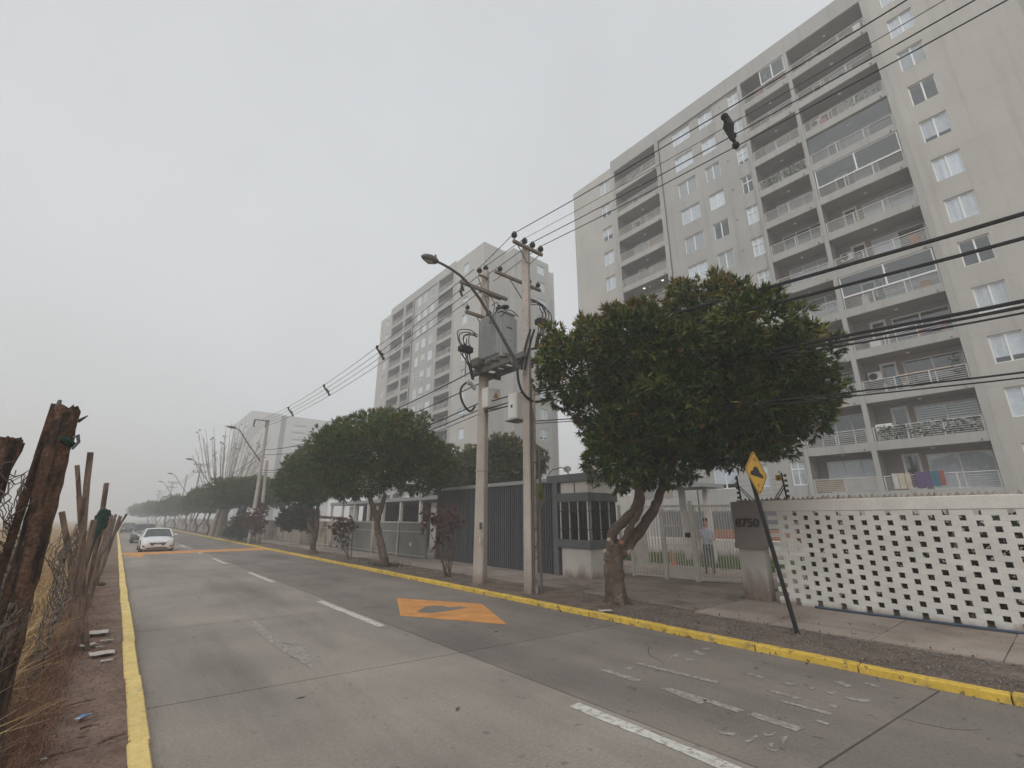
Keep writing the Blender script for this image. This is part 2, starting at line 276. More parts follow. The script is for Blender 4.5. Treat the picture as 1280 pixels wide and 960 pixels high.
# ------------------------------------------------------------------ mesh building
class MB:
    def __init__(s): s.v, s.f, s.m = [], [], []
    def add(s, vs, fs, m=0):
        o = len(s.v)
        s.v += [tuple(v) for v in vs]
        s.f += [[i + o for i in f] for f in fs]
        s.m += [m] * len(fs)
        return s
    def box(s, x0, y0, z0, x1, y1, z1, m=0):
        return s.add([(x0, y0, z0), (x1, y0, z0), (x1, y1, z0), (x0, y1, z0), (x0, y0, z1), (x1, y0, z1), (x1, y1, z1), (x0, y1, z1)],
                     [(0, 3, 2, 1), (4, 5, 6, 7), (0, 1, 5, 4), (1, 2, 6, 5), (2, 3, 7, 6), (3, 0, 4, 7)], m)
    def hexa(s, bottom, top, m=0):
        return s.add(list(bottom) + list(top), [(0, 3, 2, 1), (4, 5, 6, 7), (0, 1, 5, 4), (1, 2, 6, 5), (2, 3, 7, 6), (3, 0, 4, 7)], m)
    def beam(s, p, q, w, h, m=0, up=(0, 0, 1), w2=None, h2=None):
        p, q = Vector(p), Vector(q); d = (q - p).normalized(); u = Vector(up)
        if abs(d.dot(u)) > 0.98: u = Vector((1, 0, 0))
        a = d.cross(u).normalized(); b = a.cross(d)
        w2 = w if w2 is None else w2; h2 = h if h2 is None else h2
        def ring(c, ww, hh): return [c - a * ww / 2 - b * hh / 2, c + a * ww / 2 - b * hh / 2, c + a * ww / 2 + b * hh / 2, c - a * ww / 2 + b * hh / 2]
        return s.add(ring(p, w, h) + ring(q, w2, h2), [(0, 1, 2, 3), (7, 6, 5, 4), (0, 4, 5, 1), (1, 5, 6, 2), (2, 6, 7, 3), (3, 7, 4, 0)], m)
    def tube(s, pts, r, n=6, m=0, cap=True):
        pts = [Vector(p) for p in pts]; k = len(pts)
        rs = r if isinstance(r, (list, tuple)) else [r] * k
        ref = None; vs = []
        for i, p in enumerate(pts):
            d = (pts[min(i + 1, k - 1)] - pts[max(i - 1, 0)])
            d = d.normalized() if d.length > 1e-9 else Vector((0, 0, 1))
            if ref is None: ref = d.orthogonal().normalized()
            ref = (ref - d * ref.dot(d))
            ref = ref.normalized() if ref.length > 1e-6 else d.orthogonal().normalized()
            b = d.cross(ref)
            vs += [p + (ref * math.cos(2 * math.pi * j / n) + b * math.sin(2 * math.pi * j / n)) * rs[i] for j in range(n)]
        fs = [(i * n + j, i * n + (j + 1) % n, (i + 1) * n + (j + 1) % n, (i + 1) * n + j) for i in range(k - 1) for j in range(n)]
        if cap: fs += [tuple(range(n - 1, -1, -1)), tuple((k - 1) * n + j for j in range(n))]
        return s.add(vs, fs, m)
    def lathe(s, prof, loc=(0, 0, 0), n=12, m=0, axis=None):
        loc = Vector(loc); mt = Vector(axis).to_track_quat('Z', 'Y').to_matrix() if axis is not None else None
        vs = []
        for r, z in prof:
            for j in range(n):
                v = Vector((r * math.cos(2 * math.pi * j / n), r * math.sin(2 * math.pi * j / n), z))
                vs.append(loc + (mt @ v if mt else v))
        k = len(prof)
        fs = [(i * n + j, i * n + (j + 1) % n, (i + 1) * n + (j + 1) % n, (i + 1) * n + j) for i in range(k - 1) for j in range(n)]
        fs += [tuple(range(n - 1, -1, -1)), tuple((k - 1) * n + j for j in range(n))]
        return s.add(vs, fs, m)
    def prism(s, poly, ext, m=0):
        ext = Vector(ext); k = len(poly); vs = [Vector(p) for p in poly]; vs += [v + ext for v in vs]
        return s.add(vs, [tuple(range(k - 1, -1, -1)), tuple(range(k, 2 * k))] + [(i, (i + 1) % k, k + (i + 1) % k, k + i) for i in range(k)], m)
    def quad(s, a, b, c, d, m=0): return s.add([a, b, c, d], [(0, 1, 2, 3)], m)
    def ball(s, c, r, n=10, k=6, m=0, sq=(1, 1, 1)):
        c = Vector(c); prof = []
        vs = []
        for i in range(k + 1):
            t = math.pi * i / k
            for j in range(n):
                vs.append((c.x + sq[0] * r * math.sin(t) * math.cos(2 * math.pi * j / n), c.y + sq[1] * r * math.sin(t) * math.sin(2 * math.pi * j / n), c.z - sq[2] * r * math.cos(t)))
        return s.add(vs, [(i * n + j, i * n + (j + 1) % n, (i + 1) * n + (j + 1) % n, (i + 1) * n + j) for i in range(k) for j in range(n)], m)
    def mesh(s, name, mats, smooth=False, off=None, bevel=0.0, tri=False):
        me = bpy.data.meshes.new(name)
        vs = s.v if off is None else [(v[0] - off[0], v[1] - off[1], v[2] - off[2]) for v in s.v]
        me.from_pydata(vs, [], s.f)
        mats = mats if isinstance(mats, (list, tuple)) else [mats]
        for m in mats: me.materials.append(m)
        if len(mats) > 1: me.polygons.foreach_set('material_index', s.m)
        if bevel:
            bm = bmesh.new(); bm.from_mesh(me)
            bmesh.ops.bevel(bm, geom=list(bm.edges), offset=bevel, segments=1, affect='EDGES', clamp_overlap=True)
            bm.to_mesh(me); bm.free()
        if smooth:
            me.polygons.foreach_set('use_smooth', [True] * len(me.polygons))
            me.set_sharp_from_angle(angle=R(40))
        me.update()
        return me

WORLD = {}
def link(name, data, parent=None, loc=None, rot=None, scale=None):
    o = bpy.data.objects.new(name, data); COL.objects.link(o)
    if parent is not None: o.parent = parent
    if loc is not None: o.location = loc
    if rot is not None: o.rotation_euler = rot
    if scale is not None: o.scale = scale
    return o
def tag(o, label=None, cat=None, group=None, kind=None):
    if label: o['label'] = label
    if cat: o['category'] = cat
    if group: o['group'] = group
    if kind: o['kind'] = kind
    return o
def thing(name, label, cat, loc=(0, 0, 0), group=None, rotz=0.0, scale=None):
    o = link(name, None, None, loc, (0, 0, rotz), scale)
    o.empty_display_size = 0.2
    WORLD[o.name] = Vector(loc)
    return tag(o, label, cat, group)
def part(name, mb, mats, parent, local=False, smooth=False, bevel=0.0, label=None):
    """a part (or sub-part); its numbers are world ones unless local"""
    off = None if local else WORLD.get(parent.name, Vector((0, 0, 0)))
    o = link(name, mb.mesh(name, mats, smooth, off, bevel), parent)
    WORLD[o.name] = WORLD.get(parent.name, Vector((0, 0, 0)))
    if label: o['label'] = label
    return o
def inst(name, me, parent, loc=(0, 0, 0), rot=None, scale=None):
    o = link(name, me, parent, loc, rot, scale); WORLD[o.name] = WORLD.get(parent.name, Vector((0, 0, 0)))
    return o
def solo(name, mb, mats, label, cat, loc=(0, 0, 0), group=None, smooth=False, bevel=0.0):
    o = link(name, mb.mesh(name, mats, smooth, loc, bevel), None, loc)
    WORLD[o.name] = Vector(loc)
    return tag(o, label, cat, group)
def structure(name, mb, mats, smooth=False, parent=None):
    o = link(name, mb.mesh(name, mats, smooth), parent)
    WORLD[o.name] = Vector((0, 0, 0))
    if parent is None: o['kind'] = 'structure'
    return o
def copy_thing(root, loc, rotz=None, label=None, scale=None, group=None):
    r = root.copy(); COL.objects.link(r); r.location = loc
    if rotz is not None: r.rotation_euler = (0, 0, rotz)
    if scale is not None: r.scale = (scale,) * 3
    if label: r['label'] = label
    if group: r['group'] = group
    for ch in root.children:
        c = ch.copy(); COL.objects.link(c); c.parent = r
        for g in ch.children:
            d = g.copy(); COL.objects.link(d); d.parent = c
    return r
def tinted_mesh(name, V, Fq, tint, material):
    """V (n,3), quads (m,4), per-face tint"""
    me = bpy.data.meshes.new(name)
    nv, nf = len(V), len(Fq)
    me.vertices.add(nv); me.vertices.foreach_set('co', np.asarray(V, dtype=np.float32).ravel())
    k = Fq.shape[1]
    me.loops.add(nf * k); me.loops.foreach_set('vertex_index', np.asarray(Fq, dtype=np.int32).ravel())
    me.polygons.add(nf)
    me.polygons.foreach_set('loop_start', np.arange(0, nf * k, k, dtype=np.int32))
    a = me.attributes.new('tint', 'FLOAT', 'FACE'); a.data.foreach_set('value', np.asarray(tint, dtype=np.float32))
    me.materials.append(material)
    me.update(calc_edges=True)
    return me
def leaves(rng, C, D, per, length, width, spread, droop=0.0):
    """rosettes of pointed leaves at centres C growing along D"""
    n = len(C)
    c = np.repeat(C, per, 0); d = np.repeat(D, per, 0)
    d = d + rng.normal(0, spread, (n * per, 3)); d[:, 2] -= droop
    d /= np.linalg.norm(d, axis=1, keepdims=True) + 1e-9
    L = length * rng.uniform(0.6, 1.25, (n * per, 1)); W = width * rng.uniform(0.7, 1.2, (n * per, 1))
    r = rng.normal(0, 1, (n * per, 3)); s = np.cross(d, r); s /= np.linalg.norm(s, axis=1, keepdims=True) + 1e-9
    nrm = np.cross(d, s)
    base = c + d * L * 0.05
    mid = c + d * L * 0.5
    V = np.stack([base, mid + s * W * 0.5 + nrm * W * 0.2, c + d * L - nrm * W * 0.3, mid - s * W * 0.5 + nrm * W * 0.2], 1).reshape(-1, 3)
    Fq = np.arange(len(V)).reshape(-1, 4)
    return V, Fq
def crown_mesh(name, clumps, n, per, length, width, material, seed=0, spread=0.6, shell=0.45, off=(0, 0, 0), top_tint=0.35, droop=0.1, base_tint=0.35):
    rng = np.random.default_rng(seed)
    cl = np.array(clumps, dtype=float)
    w = cl[:, 3] * cl[:, 4] + cl[:, 3] * cl[:, 5]; w /= w.sum()
    idx = rng.choice(len(cl), n, p=w); k = cl[idx]
    d = rng.normal(0, 1, (n, 3)); d /= np.linalg.norm(d, axis=1, keepdims=True)
    ph = rng.uniform(0, 6, 6)
    bump = 1 + 0.10 * np.sin(d[:, 0] * 5 + ph[0] + idx) + 0.10 * np.sin(d[:, 1] * 6 + ph[1] + idx * 2) + 0.10 * np.sin(d[:, 2] * 5 + ph[2] + idx * 3)
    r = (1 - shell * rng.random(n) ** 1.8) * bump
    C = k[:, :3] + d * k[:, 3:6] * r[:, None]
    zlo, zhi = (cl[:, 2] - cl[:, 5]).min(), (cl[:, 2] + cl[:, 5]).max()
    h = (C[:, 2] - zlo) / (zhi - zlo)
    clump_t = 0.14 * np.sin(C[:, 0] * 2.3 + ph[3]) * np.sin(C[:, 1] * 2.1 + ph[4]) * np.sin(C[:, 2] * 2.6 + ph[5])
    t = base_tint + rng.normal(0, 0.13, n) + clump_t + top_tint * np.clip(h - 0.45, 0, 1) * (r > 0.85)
    t = np.where(rng.random(n) < 0.025, 0.95, t)
    V, Fq = leaves(rng, C - np.array(off), d + np.array([0, 0, 0.25]), per, length, width, spread, droop)
    tint = np.clip(np.repeat(t, per) + rng.normal(0, 0.06, n * per), 0, 1)
    return tinted_mesh(name, V, Fq, tint, material)
def blades_mesh(name, P, height, width, lean, material, seed=0, tint=(0.2, 0.9), bend=0.3, direction=(0, 0, 1)):
    rng = np.random.default_rng(seed); n = len(P)
    d = np.array(direction, dtype=float) + rng.normal(0, lean, (n, 3)); d[:, 2] = np.abs(d[:, 2]) + 0.15
    d /= np.linalg.norm(d, axis=1, keepdims=True)
    H = (height if np.ndim(height) else np.full(n, height)) * rng.uniform(0.5, 1.2, n)
    s = np.cross(d, rng.normal(0, 1, (n, 3))); s /= np.linalg.norm(s, axis=1, keepdims=True)
    e = rng.normal(0, bend, (n, 3)); e[:, 2] = -np.abs(e[:, 2])
    w = width * rng.uniform(0.6, 1.3, (n, 1)); H = H[:, None]
    m = P + d * H * 0.55; tip = P + (d + e) * H
    V = np.stack([P - s * w / 2, P + s * w / 2, m + s * w * 0.4, m - s * w * 0.4, tip], 1).reshape(-1, 3)
    i = np.arange(n) * 5
    Fq = np.concatenate([np.stack([i, i + 1, i + 2, i + 3], 1), np.stack([i + 3, i + 2, i + 4, i + 4], 1)])
    Ft = np.concatenate([np.stack([i, i + 1, i + 2], 1), np.stack([i, i + 2, i + 3], 1), np.stack([i + 3, i + 2, i + 4], 1)])
    t = rng.uniform(tint[0], tint[1], n)
    return tinted_mesh(name, V, Ft, np.tile(t, 3), material)
def limb(mb, pts, r0, r1, n=8, seed=0, wob=0.04, sub=5):
    """a crooked tapering branch through pts"""
    rg = random.Random(seed); P = [Vector(p) for p in pts]; out = []
    k = len(P)
    for i in range(k - 1):
        a, b = P[i], P[i + 1]; p0 = P[max(i - 1, 0)]; p3 = P[min(i + 2, k - 1)]
        for j in range(sub):
            t = j / sub
            q = 0.5 * ((2 * a) + (b - p0) * t + (2 * p0 - 5 * a + 4 * b - p3) * t * t + (3 * a - p0 - 3 * b + p3) * t ** 3)
            out.append(q + Vector((rg.uniform(-1, 1), rg.uniform(-1, 1), 0)) * wob * (0 if (i == 0 and j == 0) else 1))
    out.append(P[-1])
    m = len(out)
    rs = [(r0 + (r1 - r0) * i / (m - 1)) * rg.uniform(0.92, 1.08) for i in range(m)]
    mb.tube(out, rs, n)
    return mb

# ================================================================== THE GROUND
def noisy_sheet(name, x0, x1, y0, y1, z, nx, ny, amp, material, sc=2.0, kind='structure', edge_keep=False, slope=None):
    V = []; xs = np.linspace(x0, x1, nx); ys = np.linspace(y0, y1, ny)
    for y in ys:
        for x in xs:
            h = noise.noise((x * sc, y * sc, 3.1)) * amp + noise.noise((x * sc * 3.7, y * sc * 3.7, 9.1)) * amp * 0.5
            V.append((x, y, z + h + (slope(x, y) if slope else 0)))
    Fq = [(j * nx + i, j * nx + i + 1, (j + 1) * nx + i + 1, (j + 1) * nx + i) for j in range(ny - 1) for i in range(nx - 1)]
    me = bpy.data.meshes.new(name); me.from_pydata(V, [], Fq); me.materials.append(material)
    me.polygons.foreach_set('use_smooth', [True] * len(Fq))
    o = link(name, me); o['kind'] = kind
    return o
structure('terrain', MB().quad((-900, -900, -0.08), (900, -900, -0.08), (900, 900, -0.08), (-900, 900, -0.08)), M_FIELD)

# road: bed, slabs with open joints, paint as thin sheets
road = structure('road', MB().box(0.36, -14, -0.06, 6.99, 420, -0.022), M_JOINT)
SK = -0.10
def ydiv(y, x): return y + SK * (x - 3.8)
JY = [-10.4, -6.4, -2.4, 1.6, 5.62, 9.5] + [13.5 + 4 * i for i in range(14)]
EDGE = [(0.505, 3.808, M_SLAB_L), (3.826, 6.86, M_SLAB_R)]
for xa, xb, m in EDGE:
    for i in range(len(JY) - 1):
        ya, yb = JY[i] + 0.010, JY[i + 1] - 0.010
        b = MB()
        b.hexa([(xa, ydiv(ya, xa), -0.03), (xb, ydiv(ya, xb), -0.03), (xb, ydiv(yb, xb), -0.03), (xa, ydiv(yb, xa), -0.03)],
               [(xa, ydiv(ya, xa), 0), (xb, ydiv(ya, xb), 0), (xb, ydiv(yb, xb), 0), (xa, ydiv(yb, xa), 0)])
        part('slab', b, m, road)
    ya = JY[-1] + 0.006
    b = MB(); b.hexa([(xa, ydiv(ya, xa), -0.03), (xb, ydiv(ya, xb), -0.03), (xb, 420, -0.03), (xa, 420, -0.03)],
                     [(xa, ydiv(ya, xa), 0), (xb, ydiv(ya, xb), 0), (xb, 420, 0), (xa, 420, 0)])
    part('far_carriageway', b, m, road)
def paint(name, polys, m, z=0.004, parent=road):
    b = MB()
    for p in polys:
        b.add([(q[0], q[1], z) for q in p], [tuple(range(len(p)))])
    return part(name, b, m, parent)
for k, (a, c) in enumerate([(-9.0, -6.0), (-3.6, 3.46 - 3.0 + 3.0)] + [(7.71 + 7.0 * i, 10.81 + 7.0 * i) for i in range(16)]):
    if k == 1: a = 0.35
    xo = 3.66 if k < 4 else 3.6
    seg = 14; L, Rr = [], []
    for i in range(seg + 1):
        y = a + (c - a) * i / seg; j1, j2 = random.uniform(-0.012, 0.012), random.uniform(-0.012, 0.012)
        L.append((xo - 0.065 + j1, y)); Rr.append((xo + 0.065 + j2, y))
    b = MB(); b.add([(q[0], q[1], 0.004) for q in L + Rr], [(i, seg + 1 + i, seg + 2 + i, i + 1) for i in range(seg)])
    part('lane_dash', b, M_WHITE_PAINT, road)
G = lambda u, v: tuple(on_ground(u, v))
def z8(u, v): return G(200 + u / 2.667, 700 + v / 2.667)
def zd(u, v): return G(470 + u / 7.11, 730 + v / 7.11)
def zt(u, v): return G(720 + u / 3.2, 760 + v / 3.2)
# speed hump warning lozenge on the right lane, with the hump silhouette left bare
paint('hump_warning_lozenge', [[(5.10, 10.10), (4.28, 8.28), (5.32, 6.48), (6.13, 8.30)]], M_ORANGE_PAINT, 0.004)
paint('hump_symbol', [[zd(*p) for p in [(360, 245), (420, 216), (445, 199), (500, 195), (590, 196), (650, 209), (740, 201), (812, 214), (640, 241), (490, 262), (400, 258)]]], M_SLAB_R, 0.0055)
paint('lane_arrow', [[z8(*p) for p in [(283, 206), (326, 203), (372, 250), (424, 291), (398, 300)]],
                     [z8(*p) for p in [(424, 291), (482, 288), (520, 372), (438, 322), (398, 300)]]], M_FADED_PAINT)
for poly in [[(90, 248), (132, 247), (272, 292), (240, 297)], [(232, 222), (262, 221), (575, 296), (556, 303)], [(335, 322), (375, 320), (530, 366), (500, 388)],
             [(505, 372), (532, 366), (682, 412), (640, 418)], [(678, 427), (716, 419), (912, 482), (880, 496)], [(755, 330), (792, 331), (910, 362), (888, 368)],
             [(822, 369), (1027, 421), (1012, 430), (815, 375)], [(1072, 357), (1184, 368), (1165, 381), (1082, 366)], [(955, 452), (975, 449), (1020, 465), (1005, 471)],
             [(1028, 295), (1062, 294), (1112, 316), (1085, 319)], [(1158, 298), (1220, 314), (1205, 319), (1152, 302)], [(672, 261), (690, 261), (757, 277), (738, 282)],
             [(818, 297), (880, 305), (870, 311), (825, 304)], [(548, 484), (600, 500), (640, 503), (630, 514), (575, 505)], [(670, 536), (722, 508), (730, 518), (690, 540)],
             [(735, 495), (770, 508), (802, 497), (790, 510), (760, 516)], [(745, 560), (800, 570), (815, 560), (800, 578)], [(455, 172), (482, 170), (520, 186), (500, 190)],
             [(500, 160), (540, 161), (530, 167), (505, 166)], [(385, 186), (420, 184), (400, 198), (372, 200)], [(430, 200), (470, 205), (480, 212), (440, 208)],
             [(1000, 335), (1040, 335), (1030, 348), (1008, 345)], [(1010, 385), (1050, 388), (1040, 402), (1015, 398)], [(180, 240), (230, 236), (215, 250)],
             [(928, 318), (955, 320), (945, 328)], [(770, 545), (790, 540), (785, 562)], [(820, 520), (850, 512), (830, 545)]]:
    paint('worn_marking', [[zt(*p) for p in poly]], M_FADED_PAINT)
rc = random.Random(31)
for (xs, ys_, ang, n) in ((1.2, 3.2, 0.3, 9), (2.4, 7.2, 1.9, 8), (5.4, 3.6, 1.2, 9), (4.6, 11.2, 0.4, 8), (1.6, 12.5, 1.4, 8), (5.9, 0.9, 2.4, 6)):   # hairline cracks
    L_, R_ = [], []; x, y, a_ = xs, ys_, ang
    for i in range(n):
        a_ += rc.uniform(-.5, .5); w = 0.0035 * (1 - abs(2 * i / (n - 1) - 1)) + 0.0015; nx, ny = -math.sin(a_), math.cos(a_)
        L_.append((x + nx * w, y + ny * w, 0.002)); R_.append((x - nx * w, y - ny * w, 0.002)); x += 0.14 * math.cos(a_); y += 0.14 * math.sin(a_)
    b = MB(); b.add(L_ + R_, [(i, i + 1, n + i + 1, n + i) for i in range(n - 1)]); part('crack', b, M_JOINT, road)
# far speed hump right across the road
b = MB()
prof = [(29.6, 0.003), (30.0, 0.035), (30.6, 0.055), (31.2, 0.035), (31.6, 0.003)]
for (ya, za), (yb, zb) in zip(prof, prof[1:]):
    b.quad((0.52, ya, za), (6.85, ya, za), (6.85, yb, zb), (0.52, yb, zb))
part('speed_hump', b, M_ORANGE_PAINT, road)
paint('hump_arrow', [[(0.75, 28.9), (1.35, 28.9), (1.35, 29.5), (0.75, 29.5)], [(1.05, 27.6), (1.25, 27.6), (1.25, 28.9), (1.05, 28.9)], [(0.75, 27.6), (0.95, 28.2), (0.95, 28.9), (0.75, 28.5)]], M_ORANGE_PAINT)

# kerbs, stone by stone
def kerb(name, xa, xb, z, ys, m):
    k = structure(name, MB().box(xa + 0.02, ys[0], -0.05, xb - 0.02, 420, z - 0.03), M_JOINT)
    for a, c in zip(ys, ys[1:]):
        dz, dx = random.uniform(-0.008, 0.006), random.uniform(-0.008, 0.008)
        b = MB(); b.box(xa + dx, a + 0.006, -0.03, xb + dx, c - 0.006, z + dz)
        part('kerbstone', b, m, k, bevel=0.010)
    b = MB(); b.box(xa, ys[-1] + 0.006, -0.03, xb, 420, z); part('far_kerb', b, m, k, bevel=0.014)
ys = [-8 + 1.0 * i for i in range(12)] + [4.0 + 0.96 * i for i in range(1, 60)]
kerb('left_kerb', 0.375, 0.505, 0.085, ys, M_YELLOW_PALE)
ys = [-6.0, -4.6, -3.2, -1.8, -0.45, 0.78, 2.0, 3.15, 4.55, 6.05, 7.6, 9.2] + [10.8 + 1.6 * i for i in range(36)]
kerb('right_kerb', 6.86, 6.995, 0.085, ys, M_YELLOW_KERB)

# left verge and field
noisy_sheet('left_verge', -0.75, 0.40, -6, 60, 0.062, 24, 700, 0.018, M_DIRT, 2.6, slope=lambda x, y: 0.10 * max(0, -x - 0.15))
noisy_sheet('dry_field', -160, -0.7, -20, 300, 0.09, 90, 120, 0.06, M_FIELD, 0.5)
noisy_sheet('left_verge_far', -0.75, 0.40, 60, 420, 0.062, 4, 60, 0.01, M_DIRT, 2.6)
# right verge, pavement, driveway, estate ground
noisy_sheet('right_verge', 6.98, 8.75, -8, 60, 0.060, 26, 520, 0.020, M_SOIL, 2.8)
noisy_sheet('right_verge_far', 6.98, 8.75, 60, 420, 0.06, 4, 60, 0.02, M_SOIL, 2.8)
pav = structure('pavement', MB().box(8.2, -8, -0.03, 10.63, 180, 0.045).box(10.63, 4.98, -0.03, 14.12, 9.36, 0.046), M_JOINT)
def pslab(x0, y0, x1, y1, m, t=0.0, skew=0.0):
    z = 0.076 + random.uniform(-0.006, 0.006); e = 0.007
    def cz(): return z + random.uniform(-0.004, 0.004)
    b = MB(); b.hexa([(x0 + e, y0 + e, 0.03), (x1 - e, y0 + e + skew, 0.03), (x1 - e, y1 - e + skew, 0.03), (x0 + e, y1 - e, 0.03)],
                     [(x0 + e, y0 + e, cz()), (x1 - e, y0 + e + skew, cz()), (x1 - e, y1 - e + skew, cz()), (x0 + e, y1 - e, cz())])
    part('paving_slab', b, m, pav)
y = -8.0
while y < 60:
    d = random.uniform(1.35, 1.9) if y > 4 else random.uniform(1.1, 1.5)
    y1 = y + d
    xin = 8.35 if y < 4.5 else (8.55 if y < 9 else 8.45)
    m = M_DRIVE if 4.6 < y + d / 2 < 9.4 else M_PAVE
    xm = 9.55 + random.uniform(-0.12, 0.12)
    if random.random() < 0.35 and y < 12:
        xq = (xin + xm) / 2
        pslab(xin, y, xq, y1, m); pslab(xq, y, xm, y1, m)
    else: pslab(xin, y, xm, y1, m)
    if y > 17: pslab(xm, y, 10.0, y1, m)
    else: pslab(xm, y, 10.62, y1, m)
    y = y1
for k in range(3):
    pslab(10.62, 5.0 + 1.45 * k, 12.4, 6.45 + 1.45 * k, M_DRIVE); pslab(12.4, 5.0 + 1.45 * k, 14.1, 6.45 + 1.45 * k, M_DRIVE)
b = MB(); b.box(8.45, 60, 0.03, 10.0, 180, 0.076); part('far_pavement', b, M_PAVE, pav)
structure('estate_ground', MB().quad((10.0, -40, 0.035), (120, -40, 0.035), (120, 420, 0.035), (10.0, 420, 0.035)), M_PAVE)
structure('garden_path', MB().quad((14.1, 3.0, 0.045), (16.3, 3.0, 0.045), (16.3, 14, 0.045), (14.1, 14, 0.045)), M_GUARDWHITE)

def scatter(n, x0, x1, y0, y1, z, seed, xpow=1.0):
    g = np.random.default_rng(seed)
    return np.stack([x0 + (x1 - x0) * g.random(n) ** xpow, g.uniform(y0, y1, n), np.full(n, z)], 1)
# lawn inside the gate
P = scatter(9000, 16.4, 20.5, 4.5, 13.5, 0.05, 3)
tag(link('lawn', blades_mesh('lawn', P, 0.16, 0.03, 0.35, M_LAWN, 3)), kind='stuff')
structure('lawn_soil', MB().quad((16.3, 3.0, 0.05), (21, 3.0, 0.05), (21, 14, 0.05), (16.3, 14, 0.05)), mat('lawn_soil', (0.07, 0.10, 0.03), 0.95, var=0.3))
# loose dry leaves and gravel
g = np.random.default_rng(5)
P = np.concatenate([scatter(520, 7.0, 8.6, 0.0, 20, 0.085, 6), scatter(160, 6.6, 6.86, 0.0, 22, 0.006, 7, 0.35), scatter(90, 8.5, 10.6, 0, 16, 0.086, 8)])
V, Fq = leaves(g, P, np.tile([0.2, 0.3, 0.05], (len(P), 1)), 1, 0.05, 0.025, 1.0)
V[:, 2] = np.maximum(V[:, 2], 0.004)
tag(link('dry_leaf_litter', tinted_mesh('dry_leaf_litter', V, Fq, g.random(len(Fq)), M_LITTER)), kind='stuff')
def stones(name, P, size, m, seed):
    g = np.random.default_rng(seed); n = len(P)
    t = np.array([(1, 0, 0), (-0.5, 0.87, 0), (-0.5, -0.87, 0), (0, 0, 0.8)], dtype=float)
    s = size * g.uniform(0.4, 1.4, (n, 1, 1)); a = g.uniform(0, 6.28, n); c_, s_ = np.cos(a), np.sin(a)
    v = t[None] * s + g.normal(0, 0.15, (n, 4, 3)) * s
    v = np.stack([v[..., 0] * c_[:, None] - v[..., 1] * s_[:, None], v[..., 0] * s_[:, None] + v[..., 1] * c_[:, None], v[..., 2]], -1) + P[:, None]
    i = np.arange(n) * 4
    Ft = np.concatenate([np.stack([i, i + 1, i + 3], 1), np.stack([i + 1, i + 2, i + 3], 1), np.stack([i + 2, i, i + 3], 1)])
    return tag(link(name, tinted_mesh(name, v.reshape(-1, 3), Ft, np.tile(g.random(n), 3), m)), kind='stuff')
stones('verge_gravel', scatter(4200, 7.0, 8.4, 0.2, 6, 0.068, 11), 0.013, M_GRAVEL, 1)
stones('dirt_crumbs', scatter(2600, -0.5, 0.40, 2.5, 16, 0.07, 12), 0.012, M_DIRT, 2)
stones('gutter_grit', np.concatenate([scatter(700, 0.51, 0.62, 2.5, 24, 0.0, 13, 2.6), scatter(600, 6.86, 6.6, 0.4, 20, 0.0, 14, 2.6), scatter(250, 0.7, 6.4, 1.5, 9, 0.0, 15)]), 0.006, M_SOIL, 3)

# ================================================================== BUILDINGS
class Face:
    """a facade: u along it, w up, d inward"""
    def __init__(s, kind, c): s.kind, s.c = kind, c
    def p(s, u, w, d=0.0): return (s.c + d, u, w) if s.kind == 'front' else (u, s.c + d, w)
    @property
    def rot(s): return (0, 0, R(-90)) if s.kind == 'front' else (0, 0, 0)
def wall_grid(b, fc, u0, u1, w0, w1, holes, m, d=0.0):
    us = sorted({u0, u1} | {x for h in holes for x in h[:2] if u0 < x < u1}); ws = sorted({w0, w1} | {x for h in holes for x in h[2:4] if w0 < x < w1})
    for i in range(len(us) - 1):
        run = None
        for j in range(len(ws) - 1):
            cu, cw = (us[i] + us[i + 1]) / 2, (ws[j] + ws[j + 1]) / 2
            if not any(h[0] < cu < h[1] and h[2] < cw < h[3] for h in holes):
                b.quad(fc.p(us[i], ws[j], d), fc.p(us[i + 1], ws[j], d), fc.p(us[i + 1], ws[j + 1], d), fc.p(us[i], ws[j + 1], d), m)
def reveal(b, fc, h, depth, m, back=None, d=0.0, ceil=None, floor=None):
    u0, u1, w0, w1 = h; e = d + depth
    b.quad(fc.p(u0, w0, d), fc.p(u0, w1, d), fc.p(u0, w1, e), fc.p(u0, w0, e), m)
    b.quad(fc.p(u1, w0, d), fc.p(u1, w1, d), fc.p(u1, w1, e), fc.p(u1, w0, e), m)
    b.quad(fc.p(u0, w0, d), fc.p(u1, w0, d), fc.p(u1, w0, e), fc.p(u0, w0, e), m if floor is None else floor)
    b.quad(fc.p(u0, w1, d), fc.p(u1, w1, d), fc.p(u1, w1, e), fc.p(u0, w1, e), m if ceil is None else ceil)
    if back is not None: b.quad(fc.p(u0, w0, e), fc.p(u1, w0, e), fc.p(u1, w1, e), fc.p(u0, w1, e), back)
WIN = {}
